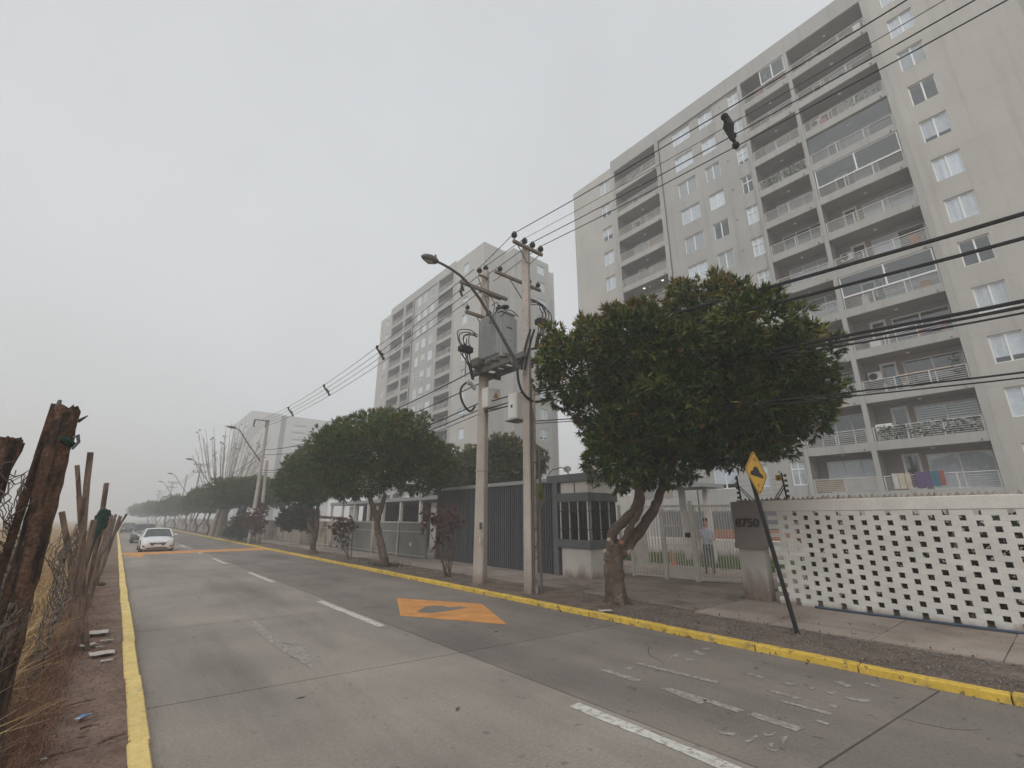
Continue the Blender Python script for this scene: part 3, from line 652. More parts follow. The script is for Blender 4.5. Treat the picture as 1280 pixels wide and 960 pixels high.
def win_meshes(W, H, style):
    """frame, pane and blinds in local x (along), y (inward), z (up), origin at bottom centre"""
    key = (round(W, 2), round(H, 2), style)
    if key in WIN: return WIN[key]
    t, f = 0.055, MB()
    x0, x1 = -W / 2, W / 2
    f.box(x0, 0, 0, x1, 0.05, t); f.box(x0, 0, H - t, x1, 0.05, H)
    f.box(x0, 0, t, x0 + t, 0.05, H - t); f.box(x1 - t, 0, t, x1, 0.05, H - t)
    if style == 'slide': f.box(-0.035, -0.004, t, 0.035, 0.05, H - t)
    if style == 'cross':
        zc = H * 0.66
        f.box(-0.03, 0.002, t, 0.03, 0.048, H - t); f.box(x0 + t, 0.001, zc - 0.035, -0.03, 0.049, zc + 0.035); f.box(0.03, 0.001, zc - 0.035, x1 - t, 0.049, zc + 0.035)
    if style == 'triple':
        for q in (-W / 6, W / 6): f.box(q - 0.03, -0.004, t, q + 0.03, 0.05, H - t)
    if style == 'door':
        f.box(x0 + t, 0.002, t, x0 + 0.11, 0.048, H - t); f.box(x1 - 0.11, 0.002, t, x1 - t, 0.048, H - t); f.box(x0 + 0.11, 0.002, t, x1 - 0.11, 0.048, 0.16); f.box(x0 + 0.11, 0.002, H - 0.13, x1 - 0.11, 0.048, H - t)
    p = MB().box(x0 + t, 0.022, t, x1 - t, 0.030, H - t)
    bl = []
    for drop in (1.0, 0.62, 0.8):
        q = MB(); zb = H * (1 - drop) + 0.02
        k = 7
        for i in range(k):
            xa, xb = x0 + t + (W - 2 * t) * i / k, x0 + t + (W - 2 * t) * (i + 1) / k
            y0, y1 = 0.045 + (0.02 if i % 2 else 0), 0.045 + (0 if i % 2 else 0.02)
            q.quad((xa, y0, zb), (xb, y1, zb), (xb, y1, H - t), (xa, y0, H - t))
        bl.append(q.mesh('blind', M_BLIND))
    q = MB(); nsl = max(5, int(H / 0.13))
    for i in range(nsl):
        za = t + (H - 2 * t) * i / nsl
        q.box(x0 + t, 0.05, za, x1 - t, 0.058, za + (H - 2 * t) / nsl * 0.62)
    bl.append(q.mesh('blind', M_SLATBLIND))
    half = MB().box(x0 + t, 0.05, t, -0.05, 0.065, H - t).mesh('blind', M_BLIND)
    bl.append(half)
    WIN[key] = (f.mesh('window', M_WHITE_FRAME), p.mesh('pane', M_GLASS), bl)
    return WIN[key]
def window(parent, fc, u0, u1, w0, w1, style, blind=None, d=0.09, name='window'):
    fr, pn, bl = win_meshes(u1 - u0, w1 - w0, style)
    loc = Vector(fc.p((u0 + u1) / 2, w0, d)) - WORLD[parent.name]
    o = inst(name, fr, parent, loc, fc.rot)
    inst('pane', pn, o)
    if blind is not None: inst('blind', bl[blind], o)
    return o
RAILS = {}
def railing(parent, fc, u0, u1, z, d=0.04, h=0.72, bars=6, name='railing'):
    key = (round(u1 - u0, 2), h, bars)
    W = u1 - u0
    if key not in RAILS:
        b = MB()
        b.box(-W / 2, -0.02, h - 0.04, W / 2, 0.02, h)
        for i in range(bars):
            zz = 0.06 + (h - 0.12) * i / bars
            b.box(-W / 2, -0.009, zz, W / 2, 0.009, zz + 0.022)
        k = max(2, round(W / 1.25))
        for i in range(k + 1):
            x = -W / 2 + 0.03 + (W - 0.06) * i / k
            b.box(x - 0.025, -0.028, 0, x + 0.025, -0.0215, h - 0.041)
        RAILS[key] = b.mesh('railing', M_RAIL)
    return inst(name, RAILS[key], parent, Vector(fc.p((u0 + u1) / 2, z, d)) - WORLD[parent.name], fc.rot)

rb = random.Random(21)
M_SCREENS = [mat('reed_screen', (0.34, 0.27, 0.19), 0.9, var=0.2), mat('grey_net', (0.30, 0.30, 0.29), 0.9, var=0.15), mat('pale_screen', (0.48, 0.47, 0.45), 0.9, var=0.1)]
def apartment(name, label, X, bands, z_roof, z_top_ceiling, pitch, floors, y0, y1, depth, side=None, detail=True, mats=(M_GREY_WALL, M_BEIGE_WALL, M_RECESS, M_ROOM)):
    """bands along the facade: ('wall', ya, yb, colour, roof, [window columns]) or ('bay', ya, yb)"""
    fc = Face('front', X)
    t = thing(name, label, 'apartment block', (X, (y0 + y1) / 2, 0))
    b = MB(); bot = [z_top_ceiling - 2.42 - pitch * k for k in range(floors)]   # underside of slab k
    todo = []
    for bd in bands:
        if bd[0] == 'wall':
            _, ya, yb, col, roof, cols = bd
            holes = []
            for (ua, ub, r0, r1, style) in cols:
                for k in range(floors):
                    h = (ua, ub, bot[k] + r0, bot[k] + r1)
                    if h[2] < 0.4: continue
                    holes.append(h); todo.append((h, style))
            d = 0.0 if col else 0.10
            wall_grid(b, fc, ya, yb, 0, roof, holes, col, d)
            for h in holes: reveal(b, fc, h, 0.55, col, 3, d)
            if d:
                b.quad(fc.p(ya, 0, 0), fc.p(ya, roof, 0), fc.p(ya, roof, d), fc.p(ya, 0, d), 0); b.quad(fc.p(yb, 0, 0), fc.p(yb, roof, 0), fc.p(yb, roof, d), fc.p(yb, 0, d), 0)
            b.quad(fc.p(ya, roof, d), fc.p(yb, roof, d), fc.p(yb, roof, depth), fc.p(ya, roof, depth), col)
            for u in (ya, yb): b.quad(fc.p(u, 0, d), fc.p(u, roof, d), fc.p(u, roof, depth), fc.p(u, 0, depth), col)
        else:
            _, ya, yb = bd
            holes = []; big = yb - ya > 3.2
            for k in range(floors):
                z0 = bot[k] + 0.45; z1 = bot[k - 1] if k else z_top_ceiling
                if z0 < 0.3: continue
                h = (ya, yb, z0, z1); holes.append(h)
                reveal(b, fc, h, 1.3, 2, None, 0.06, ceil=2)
                W = yb - ya
                inner = [(ya + 0.12, ya + W * 0.60, z0 + 0.06, z1 - 0.24, 'slide' if big else 'slide'), (ya + W * 0.66, ya + W * 0.66 + 0.72, z0 + 0.03, z1 - 0.14, 'door')]
                if not big: inner = [(ya + 0.1, ya + W * 0.86, z0 + 0.06, z1 - 0.22, 'triple')]
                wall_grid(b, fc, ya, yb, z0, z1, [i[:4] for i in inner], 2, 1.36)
                for i in inner:
                    reveal(b, fc, i[:4], 0.5, 0, 3, 1.36)
                    todo.append((i[:4], i[4], 1.36, k, bd))
            wall_grid(b, fc, ya, yb, 0, z_roof, holes, 0, 0.06)
            b.quad(fc.p(ya, z_roof, 0.06), fc.p(yb, z_roof, 0.06), fc.p(yb, z_roof, depth), fc.p(ya, z_roof, depth), 0)
    b.quad((X + depth, y0, 0), (X + depth, y1, 0), (X + depth, y1, z_roof), (X + depth, y0, z_roof), 1)
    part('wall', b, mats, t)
    for it in todo:
        h, style = it[:2]
        inb = len(it) > 2
        q = rb.random()
        bl = (3 if q < 0.3 else 0 if q < 0.45 else 1 if q < 0.55 else None if q < 0.85 else 4) if inb else (0 if q < 0.55 else 1 if q < 0.70 else 2 if q < 0.78 else 3 if q < 0.90 else None)
        if style == 'door': bl = None
        if style == 'cross' and bl == 1: bl = 0
        window(t, fc, *h, style, bl, d=(it[2] + 0.05 if inb else (0.18 if 9 < h[0] < 15 else 0.09)), name='balcony_door' if style == 'door' else 'window')
    for bd in bands:
        if bd[0] == 'bay':
            ya, yb = bd[1:3]
            for k in range(floors):
                if bot[k] < 0: continue
                s = MB(); s.box(X - 0.03, ya + 0.002, bot[k], X + 0.058, yb - 0.002, bot[k] + 0.46)
                part('balcony_slab', s, M_SLABEDGE, t)
                railing(t, fc, ya + 0.02, yb - 0.02, bot[k] + 0.46)
                q = rb.random()
                if q < 0.42 and detail:                    # what people keep on a balcony
                    zf = bot[k] + 0.47
                    for _ in range(rb.randint(1, 4)):
                        yy = rb.uniform(ya + 0.3, yb - 0.3); w_, h_ = rb.uniform(0.12, 0.45), rb.uniform(0.25, 0.85)
                        s = MB(); s.box(X + 0.25, yy - w_ / 2, zf, X + 0.25 + rb.uniform(0.15, 0.4), yy + w_ / 2, zf + h_)
                        part('balcony_item', s, rb.choice([M_WHITE_FRAME, M_TERRA, M_GREYBAND, M_CLOTHS[1], M_CLOTHS[3], M_STAKE, M_BOX]), t, bevel=0.03)
                if 0.30 < q < 0.62 and detail:
                    a_ = ya + 0.05; n_ = max(2, round((yb - ya) / 1.25)); st_ = (yb - ya - 0.1) / n_
                    for j in range(n_):
                        if rb.random() < 0.7:
                            s = MB(); s.box(X + 0.075, a_ + st_ * j + 0.03, bot[k] + 0.50, X + 0.08, a_ + st_ * (j + 1) - 0.03, bot[k] + 0.46 + 0.66)
                            part('privacy_screen', s, M_SCREENS[(k + j * (k % 2)) % 3], t)
    return t, fc, bot

PIT, CEIL_Z = 2.45, 31.92
BOT = [29.5 - PIT * k for k in range(12)]
wA = (13.0, 14.5, 0.93, 2.27, 'slide'); wB = (11.17, 12.26, 0.95, 2.25, 'slide'); wC = (9.2, 9.94, 0.93, 2.27, 'cross')
wL = (20.86, 21.93, 0.80, 2.12, 'slide'); wR = (-0.23, 0.86, 0.90, 2.24, 'slide')
A, fA, botA = apartment('apartment_building', 'tall grey and beige apartment block filling the right, behind the pierced white wall and gate', 29.0,
    [('wall', 20.55, 25.18, 1, 32.6, [wL]), ('bay', 16.02, 20.2), ('wall', 9.1, 15.7, 0, 33.2, [wA, wB, wC]), ('bay', 6.02, 8.88), ('bay', 1.72, 5.8), ('wall', -3.6, 1.45, 1, 33.2, [wR])],
    33.2, CEIL_Z, PIT, 12, -3.6, 25.18, 13.0)
for ya, yb in ((20.2, 20.55), (15.7, 16.02), (8.88, 9.1), (5.8, 6.02), (1.45, 1.72)):
    s = MB(); s.box(28.93, ya, 0, 29.2, yb, 32.0); part('pilaster', s, M_SLABEDGE, A)
s = MB(); s.box(28.955, 1.45, 31.925, 29.06, 20.55, 33.21); part('parapet_band', s, M_GREY_WALL, A)
s = MB(); s.box(30.6, -12, 0, 42, -3.62, 33.2); part('recessed_wing', s, M_GREY_WALL, A)
# small things fixed to that block
def bay_box(x0, y0, z0, x1, y1, z1, m, name): s = MB(); s.box(x0, y0, z0, x1, y1, z1); return part(name, s, m, A, bevel=0.015)
for k, ya, yb in ((4, 1.76, 5.76), (7, 1.76, 5.76), (0, 6.05, 7.6)):      # glazed-in balconies: white frames above the railing
    z0, z1 = botA[k] + 0.46 + 0.72, (botA[k - 1] if k else CEIL_Z) - 0.01
    o = window(A, fA, ya, yb, z0, z1, 'slide', None, d=0.02, name='balcony_glazing')
for k, ya, yb in ((3, 1.76, 5.76),):
    s = MB()
    for i in range(6): s.box(29.09, ya + (yb - ya) * i / 6 + 0.006, botA[k] + 0.50, 29.10, ya + (yb - ya) * (i + 1) / 6 - 0.006, botA[k - 1] - 0.02)
    part('glass_curtain', s, M_GLASS, A)
for k, y in ((2, 5.3), (6, 5.35), (9, 5.35)):                              # wall air conditioners
    s = MB(); s.box(30.02, y - 0.3, botA[k] + 1.35, 30.34, y + 0.3, botA[k] + 1.85); o = part('air_conditioner', s, M_WHITE_FRAME, A, bevel=0.02)
    s = MB(); s.lathe([(0.19, 0), (0.19, 0.012)], (30.018, y + 0.08, botA[k] + 1.6), 16, 0, (-1, 0, 0)); part('fan_grille', s, M_BLACK, o)
    s = MB(); s.box(29.98, y - 0.33, botA[k] + 1.29, 30.36, y + 0.33, botA[k] + 1.33); part('bracket', s, M_STEEL, o)
for k, y in ((8, 5.0), (10, 5.35)):
    bay_box(29.3, y - 0.35, botA[k] + 0.46, 29.75, y + 0.35, botA[k] + (0.95 if k == 8 else 1.35), M_WHITE_FRAME, 'storage_box')
bay_box(29.15, 2.2, botA[9] + 1.17, 29.45, 4.4, botA[9] + 1.24, M_TERRA, 'wooden_ledge')
bay_box(29.2, 2.3, botA[8] + 0.56, 29.28, 2.95, botA[8] + 0.95, M_CLOTHS[2], 'hung_towel'); bay_box(29.2, 1.95, botA[8] + 0.8, 29.28, 2.25, botA[8] + 1.1, M_CLOTHS[4], 'hung_towel')
yy = 5.45
rz = botA[11] + 0.46
for wdt, m in ((0.22, 0), (0.24, 1), (0.20, 1)):
    bay_box(28.94, yy - wdt - 0.02, rz + 0.05, 29.0, yy - 0.02, rz + 0.80, M_CLOTHS[m], 'drying_cloth'); yy -= wdt + 0.02
yy = 4.55
for wdt, m in ((0.30, 2), (0.26, 2), (0.16, 3), (0.14, 3), (0.18, 4)):
    bay_box(28.94, yy - wdt + 0.01, rz + 0.12 + rb.uniform(-0.05, 0.05), 29.0, yy, rz + 0.82, M_CLOTHS[m], 'drying_cloth'); yy -= wdt
def balcony_plants(k, ya, yb, n, seed, zt=0.7):
    g = np.random.default_rng(seed); P = np.stack([g.uniform(29.0, 29.3, n), g.uniform(ya, yb, n), botA[k] + 0.46 + g.uniform(0.05, zt, n)], 1)
    V, Fq = leaves(g, P - np.array(WORLD[A.name]), g.normal(0, 1, (n, 3)), 5, 0.13, 0.06, 0.8)
    o = link('balcony_plant', tinted_mesh('balcony_plant', V, Fq, g.random(len(Fq)), M_BALCPLANT), A)
balcony_plants(10, 1.8, 5.6, 420, 1, 0.72); balcony_plants(3, 6.1, 8.7, 260, 2, 0.75); balcony_plants(2, 1.9, 3.6, 60, 3, 0.85); balcony_plants(9, 1.9, 2.3, 50, 4, 1.2); balcony_plants(5, 16.2, 19.8, 110, 5, 0.8)
for k in range(12):                                                        # ceiling lamps, drain spouts
    for (ya, yb) in ((16.02, 20.2), (6.02, 8.88), (1.72, 5.8)):
        zc = (botA[k - 1] if k else CEIL_Z)
        s = MB(); s.lathe([(0.09, 0), (0.09, -0.03), (0.05, -0.06)], (29.7, (ya + yb) / 2, zc - 0.002), 10); part('ceiling_lamp', s, M_WHITE_FRAME, A)
        s = MB(); s.tube([(28.98, ya + 0.25, botA[k] + 0.1), (28.86, ya + 0.25, botA[k] + 0.08)], 0.035, 6); part('drain_spout', s, M_STEEL, A)
for ya in (16.9, 18.6):                                                    # two lit lamps show on one left-hand balcony
    s = MB(); s.lathe([(0.10, 0), (0.10, -0.025), (0.06, -0.05)], (29.6, ya, botA[4] - 0.002), 12)
    e = mat('lit_lamp', (0.9, 0.87, 0.8), 0.5); e.node_tree.nodes['Principled BSDF'].inputs['Emission Color'].default_value = (1, 0.93, 0.8, 1); e.node_tree.nodes['Principled BSDF'].inputs['Emission Strength'].default_value = 1.2
    part('ceiling_lamp', s, e, A)
s = MB()
for k in range(12): s.tube([(28.94 + 0.16, 10.55, botA[k] + 1.75), (29.05, 10.55, botA[k] + 1.75)], 0.045, 8)
part('vent_cap', s, M_STEEL, A)
# ------------------------------------------------ middle block, half lost in the mist
def col(a, c, r0=0.85, r1=2.15, st='slide'): return (a, c, r0, r1, st)
Bld, fB, botB = apartment('apartment_building', 'grey apartment block standing behind the twin transformer poles, paled by mist', 29.0,
    [('wall', 66.0, 69.9, 1, 34.4, [col(66.9, 67.9)]), ('bay', 61.3, 65.4), ('bay', 58.2, 60.7), ('wall', 51.0, 58.0, 0, 35.2, [col(55.9, 56.9, st='cross'), col(54.0, 55.1), col(52.0, 53.1)]), ('bay', 46.9, 50.7), ('wall', 40.1, 46.5, 1, 34.9, [col(43.4, 44.6)])],
    35.2, 33.9, 2.42, 13, 40.1, 69.9, 12.2, detail=True)
for ya, yb in ((65.4, 66.0), (60.7, 61.3), (58.0, 58.2), (50.7, 51.0), (46.5, 46.9)):
    s = MB(); s.box(28.93, ya, 0, 29.2, yb, 33.95); part('pilaster', s, M_SLABEDGE, Bld)
s = MB(); s.box(28.955, 46.5, 33.92, 29.06, 66.0, 35.22); part('parapet_band', s, M_GREY_WALL, Bld)
fS = Face('side', 40.08)
s = MB(); hs = []
for k in range(13):
    z = botB[k]
    for a, c, mm in ((30.0, 30.7, 1),):
        if z + 0.85 > 0.4: hs.append((a, c, z + 0.85, z + 2.15))
wall_grid(s, fS, 29.0, 32.2, 0, 34.9, hs, 1)
for h in hs: reveal(s, fS, h, 0.5, 1, 3)
fS2 = Face('side', 38.2); hs2 = []
for k in range(13):
    z = botB[k]
    if z + 0.85 > 0.4: hs2.append((36.2, 37.6, z + 0.85, z + 2.15))
wall_grid(s, fS2, 32.2, 38.3, 0, 34.4, hs2, 0)
for h in hs2: reveal(s, fS2, h, 0.5, 0, 3)
s.quad((32.2, 38.2, 0), (32.2, 40.08, 0), (32.2, 40.08, 34.4), (32.2, 38.2, 34.4), 0); s.quad((38.3, 38.2, 0), (38.3, 41, 0), (38.3, 41, 34.4), (38.3, 38.2, 34.4), 0)
s.quad((32.2, 38.2, 34.4), (38.3, 38.2, 34.4), (38.3, 41, 34.4), (32.2, 41, 34.4), 0)
s.box(38.3, 39.0, 0, 39.9, 41, 29.9, 0)
part('wall', s, (M_GREY_WALL, M_BEIGE_WALL, M_RECESS, M_ROOM), Bld)
for h in hs: window(Bld, fS, *h, 'slide', 0 if rb.random() < 0.4 else None)
for h in hs2: window(Bld, fS2, *h, 'slide', 0 if rb.random() < 0.75 else 2)
# ------------------------------------------------ farthest block, almost gone
Cb = thing('apartment_building', 'faint farthest apartment block, a pale shape beyond the bare pruned tree and lamp post', 'apartment block', (29, 190, 0))
s = MB(); fC = Face('front', 28.5); fCs = Face('side', 172.0)
hs = []
for k in range(13):
    z = 31.6 - 2.45 * k
    for a in (176, 181, 186, 192): hs.append((a, a + 2.4, z + 0.8, z + 2.2))
wall_grid(s, fC, 172, 203, 0, 36.6, hs, 0)
for h in hs: reveal(s, fC, h, 0.5, 0, 3)
hs3 = []
for k in range(13):
    z = 31.6 - 2.45 * k
    for a in (42.5, 49.0): hs3.append((a, a + (4.2 if a < 45 else 6.5), z + 0.8, z + 2.2))
wall_grid(s, fCs, 28.5, 38.2, 0, 36.9, [], 1)
wall_grid(s, fCs, 40.0, 57.5, 0, 36.6, hs3, 0)
s.quad(fCs.p(38.2, 0, 0.9), fCs.p(40, 0, 0.9), fCs.p(40, 36.3, 0.9), fCs.p(38.2, 36.3, 0.9), 3)
for u in (38.2, 40.0): s.quad(fCs.p(u, 0, 0), fCs.p(u, 36.6, 0), fCs.p(u, 36.6, 0.9), fCs.p(u, 0, 0.9), 0)
for h in hs3: reveal(s, fCs, h, 0.6, 0, 2)
s.quad((28.5, 172, 36.6), (57.5, 172.0, 36.6), (57.5, 203, 36.6), (28.5, 203, 36.6), 0)
s.quad((57.5, 172, 0), (57.5, 203, 0), (57.5, 203, 36.6), (57.5, 172, 36.6), 0)
part('wall', s, (M_GREY_WALL, M_BEIGE_WALL, M_RECESS, M_ROOM), Cb)
for h in hs:
    s = MB(); s.box(28.62, h[0], h[2], 28.66, h[1], h[3]); part('window', s, M_WHITE_FRAME, Cb)
for h in hs3:
    s = MB(); s.box(h[0], 172.1, h[2], h[1], 172.15, h[2] + 0.6); part('railing', s, M_RAIL, Cb)

# ================================================================== WALLS, GATE, GUARDHOUSE, FENCES
# pierced white block wall: single blocks laid with gaps
WX = 10.60
wall = thing('block_wall', 'white wall of pierced block courses with clay spikes along its top, right of the house number', 'wall', (WX, 2, 0))
blk = MB().box(-0.07, -0.147, -0.0428, -0.012, 0.147, 0.0428).mesh('block', M_BLOCK, bevel=0.0025)
NC, CH, PITCH_B = 20, 0.0862, 0.38
Z0B = 0.115
rest = MB()
jr = random.Random(3)
for c in range(NC):
    off = 0 if c % 2 else PITCH_B / 2
    y = 4.24 - off
    while y > -3.0:
        z = Z0B + CH * (c + 0.5)
        if y + 0.14 <= 4.34 and y > 0.30:
            inst('block', blk, wall, (jr.uniform(-0.002, 0.002), y - 2, z), (0, 0, jr.uniform(-0.004, 0.004)))
        elif y <= 0.30: rest.box(WX - 0.07, y - 0.14, z - 0.0425, WX - 0.012, y + 0.14, z + 0.0425)
        y -= PITCH_B
o = part('block_courses', rest, M_BLOCK, wall); o['kind'] = 'stuff'
b = MB(); b.box(WX - 0.075, -3.0, 0.0, WX + 0.075, 4.34, Z0B - 0.002)
b2 = MB()
y = 4.24
while y > -3.0:                                           # footing with a drain gap under every other column
    b2.box(WX - 0.074, y - 0.33, 0.0, WX - 0.01, y - 0.05, Z0B - 0.001); y -= PITCH_B
part('footing', b2, M_BLOCK, wall, bevel=0.006)
b = MB(); b.box(WX - 0.08, -3.0, Z0B + CH * NC + 0.001, WX + 0.08, 4.30, 2.06); part('coping', b, M_BLOCK, wall, bevel=0.012)
spk = MB(); spk.add([(-0.045, -0.035, 0), (0.045, -0.035, 0), (0.045, 0.035, 0), (-0.045, 0.035, 0), (0, 0.005, 0.085)], [(0, 1, 4), (1, 2, 4), (2, 3, 4), (3, 0, 4)])
spk = spk.mesh('spike', M_SPIKE)
y = 4.80
while y > -3.0:
    inst('spike', spk, wall, (jr.uniform(-0.02, 0.02), y - 2, 2.06 if y < 4.30 else 2.05), (jr.uniform(-0.2, 0.2), jr.uniform(-0.2, 0.2), jr.uniform(0, 3)), (1, 1, jr.uniform(0.6, 1.2))); y -= 0.088
b = MB(); b.box(WX - 0.14, 4.345, 0, WX + 0.14, 4.87, 1.115); b.box(WX + 0.0, 4.301, 1.115, WX + 0.14, 4.87, 2.045); part('end_post', b, M_WALLPOST, wall, bevel=0.01)
b = MB(); b.box(WX - 0.20, 4.26, 1.117, WX - 0.001, 4.885, 2.05); o = part('number_plate', b, M_PLATE, wall, bevel=0.012)
b = MB(); b.box(WX - 0.225, 4.25, 1.085, WX - 0.202, 4.895, 1.20); part('plate_ledge', b, M_PLATE, o, bevel=0.006)
def lettering(txt, size, material, parent, loc, rot, name, ext=0.012, bold=0.0):
    cu = bpy.data.curves.new(name, 'FONT'); cu.body = txt; cu.size = size; cu.extrude = ext; cu.align_x = 'CENTER'; cu.align_y = 'CENTER'; cu.offset = bold; cu.resolution_u = 3
    tmp = bpy.data.objects.new('tmp', cu); COL.objects.link(tmp)
    dg = bpy.context.evaluated_depsgraph_get(); me = bpy.data.meshes.new_from_object(tmp.evaluated_get(dg))
    bpy.data.objects.remove(tmp); me.name = name; me.materials.clear(); me.materials.append(material)
    return inst(name, me, parent, loc, rot)
lettering('8750', 0.25, M_NUMBER, o, Vector((WX - 0.215, 4.57, 1.60)) - Vector((WX, 2, 0)), (R(90), 0, R(-90)), 'house_number', 0.016, 0.005)
# dense hedge added behind the pierced wall to turn its holes dark
g = np.random.default_rng(40)
P = np.stack([g.uniform(11.3, 12.1, 9000), g.uniform(-3, 4.0, 9000), g.uniform(0.05, 1.75, 9000)], 1)
V, Fq = leaves(g, P - np.array((11.7, 0.5, 0)), g.normal(0, 1, (9000, 3)), 3, 0.11, 0.055, 0.9)
o = tag(link('hedge', tinted_mesh('hedge', V, Fq, g.random(len(Fq)), M_HEDGE), None, (11.7, 0.5, 0)), 'dark hedge added behind the white block wall to blacken its holes', 'hedge')
# a stiff brown stem and trunk behind the holes
b = MB(); b.box(10.95, 1.30, 0, 11.12, 1.43, 1.95); solo('garden_post', b, M_PIPE, 'pinkish brown post right behind the pierced wall, filling one column of its holes', 'post', (11.0, 1.36, 0))

# electric fence brackets on the wall's top
def fence_bracket(y, label, flip):
    t = thing('fence_bracket', label, 'bracket', (WX, y, 2.05), 'electric fence brackets on the white wall')
    b = MB(); b.beam((WX, y, 2.05), (WX - 0.03, y + 0.02, 2.62), 0.028, 0.028); part('post', b, M_BLACK, t)
    b = MB(); b.beam((WX + 0.02, y - 0.28 * flip, 2.06), (WX - 0.01, y, 2.40), 0.016, 0.016); part('brace', b, M_BLACK, t)
    b = MB(); b.beam((WX + 0.02, y - 0.22 * flip, 2.06), (WX - 0.01, y, 2.34), 0.016, 0.016); part('brace', b, M_BLACK, t)
    for k in range(5):
        b = MB(); b.lathe([(0.012, 0), (0.03, 0.012), (0.018, 0.03), (0.03, 0.045), (0.012, 0.06)], (WX - 0.01, y + 0.012 * flip, 2.14 + 0.105 * k), 8, 0, (-0.3, 1 * flip, 0.1)); part('insulator', b, M_INSUL, t)
    return t
fence_bracket(4.72, 'black electric fence bracket above the number plate, left of the two on the wall', 1)
tb = fence_bracket(3.78, 'black electric fence bracket with small yellow plate, right of the warning sign', -1)
b = MB(); b.box(WX - 0.05, 3.80, 2.46, WX - 0.045, 3.92, 2.58); o = part('warning_plate', b, M_SIGN_Y, tb)
b = MB(); b.prism([(WX - 0.052, 3.83, 2.49), (WX - 0.052, 3.89, 2.49), (WX - 0.052, 3.86, 2.55)], (0.001, 0, 0)); part('warning_mark', b, M_BLACK, o)
for k in range(4):
    b = MB(); b.tube([(WX - 0.02, 4.72, 2.18 + 0.105 * k), (WX - 0.02, 4.25, 2.175 + 0.105 * k), (WX - 0.02, 3.78, 2.18 + 0.105 * k)], 0.003, 4)
    solo('fence_wire', b, M_STEEL, '%s thin electric fence strand stretched between the two black wall brackets' % ('lowest', 'second lowest', 'second highest', 'highest')[k], 'wire', (WX, 4.25, 2.2), 'electric fence strands')
b = MB(); b.tube([(10.42, 3.55, 0.10), (10.40, 2.8, 0.098), (10.44, 2.0, 0.099), (10.42, 1.2, 0.10), (10.45, 0.3, 0.098), (10.43, -2.5, 0.10)], 0.020, 8)
solo('hose', b, M_HOSE, 'dark blue hose lying along the foot of the white block wall', 'hose', (10.42, 2, 0.09), smooth=True)

# gate between the guardhouse and the wall
gate = thing('white_gate', 'off-white barred gate with fixed panels between guardhouse and number wall', 'gate', (12.2, 7.0, 0.07))
def bars_panel(p, q, z0, z1, n, w, rails, barname='bar', parent=gate, skip_to=None, m=M_FENCE_WHITE, solid=None):
    p, q = Vector((p[0], p[1], 0)), Vector((q[0], q[1], 0))
    d = q - p
    for i in range(n + 1):
        c = p + d * (i / n); zt = z1
        b = MB(); b.beam((c.x, c.y, z0), (c.x, c.y, zt), w, w, up=(d.normalized())); part(barname, b, m, parent)
    for z, h in rails:
        b = MB(); b.beam((p.x, p.y, z), (q.x, q.y, z), h * 0.9, h); part('rail', b, m, parent)
    if solid:
        b = MB(); b.beam((p.x, p.y, (solid[0] + solid[1]) / 2), (q.x, q.y, (solid[0] + solid[1]) / 2), 0.012, solid[1] - solid[0]); part('kick_plate', b, m, parent)
def gpost(x, y, z1, w=0.08):
    b = MB(); b.box(x - w / 2, y - w / 2, 0.05, x + w / 2, y + w / 2, z1); part('gate_post', b, M_FENCE_WHITE, gate, bevel=0.006)
gpost(11.95, 8.70, 1.95); gpost(12.12, 7.72, 2.0, 0.10); gpost(12.20, 6.86, 2.18, 0.09)
bars_panel((11.96, 8.62), (12.11, 7.80), 0.12, 1.88, 9, 0.022, [(0.14, 0.035), (0.36, 0.03), (1.86, 0.035)])
b = MB(); b.beam((11.98, 8.60, 0.80), (12.05, 8.22, 0.80), 0.012, 0.9); part('lock_plate', b, M_FENCE_WHITE, gate)
bars_panel((12.13, 7.66), (12.20, 6.93), 0.12, 1.92, 10, 0.022, [(0.14, 0.035), (0.42, 0.03), (0.98, 0.03), (1.5, 0.03), (1.90, 0.04)], solid=(0.14, 0.40))
b = MB(); b.box(12.10, 6.93, 1.20, 12.24, 7.05, 1.32); part('lock', b, M_BLACK, gate, bevel=0.01)
# the open car leaf
lf = (12.26, 6.82); le = (13.02, 5.50)
bars_panel(lf, le, 0.12, 2.02, 22, 0.020, [(0.14, 0.07), (2.03, 0.055)])
for (x, y) in (lf, le):
    b = MB(); b.box(x - 0.03, y - 0.03, 0.09, x + 0.03, y + 0.03, 2.06); part('leaf_stile', b, M_FENCE_WHITE, gate)
b = MB(); b.beam((12.88, 5.74, 1.62), (12.96, 5.60, 1.62), 0.03, 0.12); part('lock', b, M_FENCE_WHITE, gate)
for i in range(14):
    b = MB(); b.add([(12.12 + 0.005 * i - 0.012, 8.6 - 0.12 * i - 0.012, 1.90), (12.12 + 0.005 * i + 0.012, 8.6 - 0.12 * i - 0.012, 1.90), (12.12 + 0.005 * i, 8.6 - 0.12 * i + 0.012, 1.90), (12.12 + 0.005 * i, 8.6 - 0.12 * i, 1.98)], [(0, 1, 3), (1, 2, 3), (2, 0, 3)])
    part('spear_point', b, M_FENCE_WHITE, gate)
b = MB(); b.box(11.93, 8.3, 1.55, 11.945, 8.5, 1.78); part('notice_plate', b, M_BOX, gate)

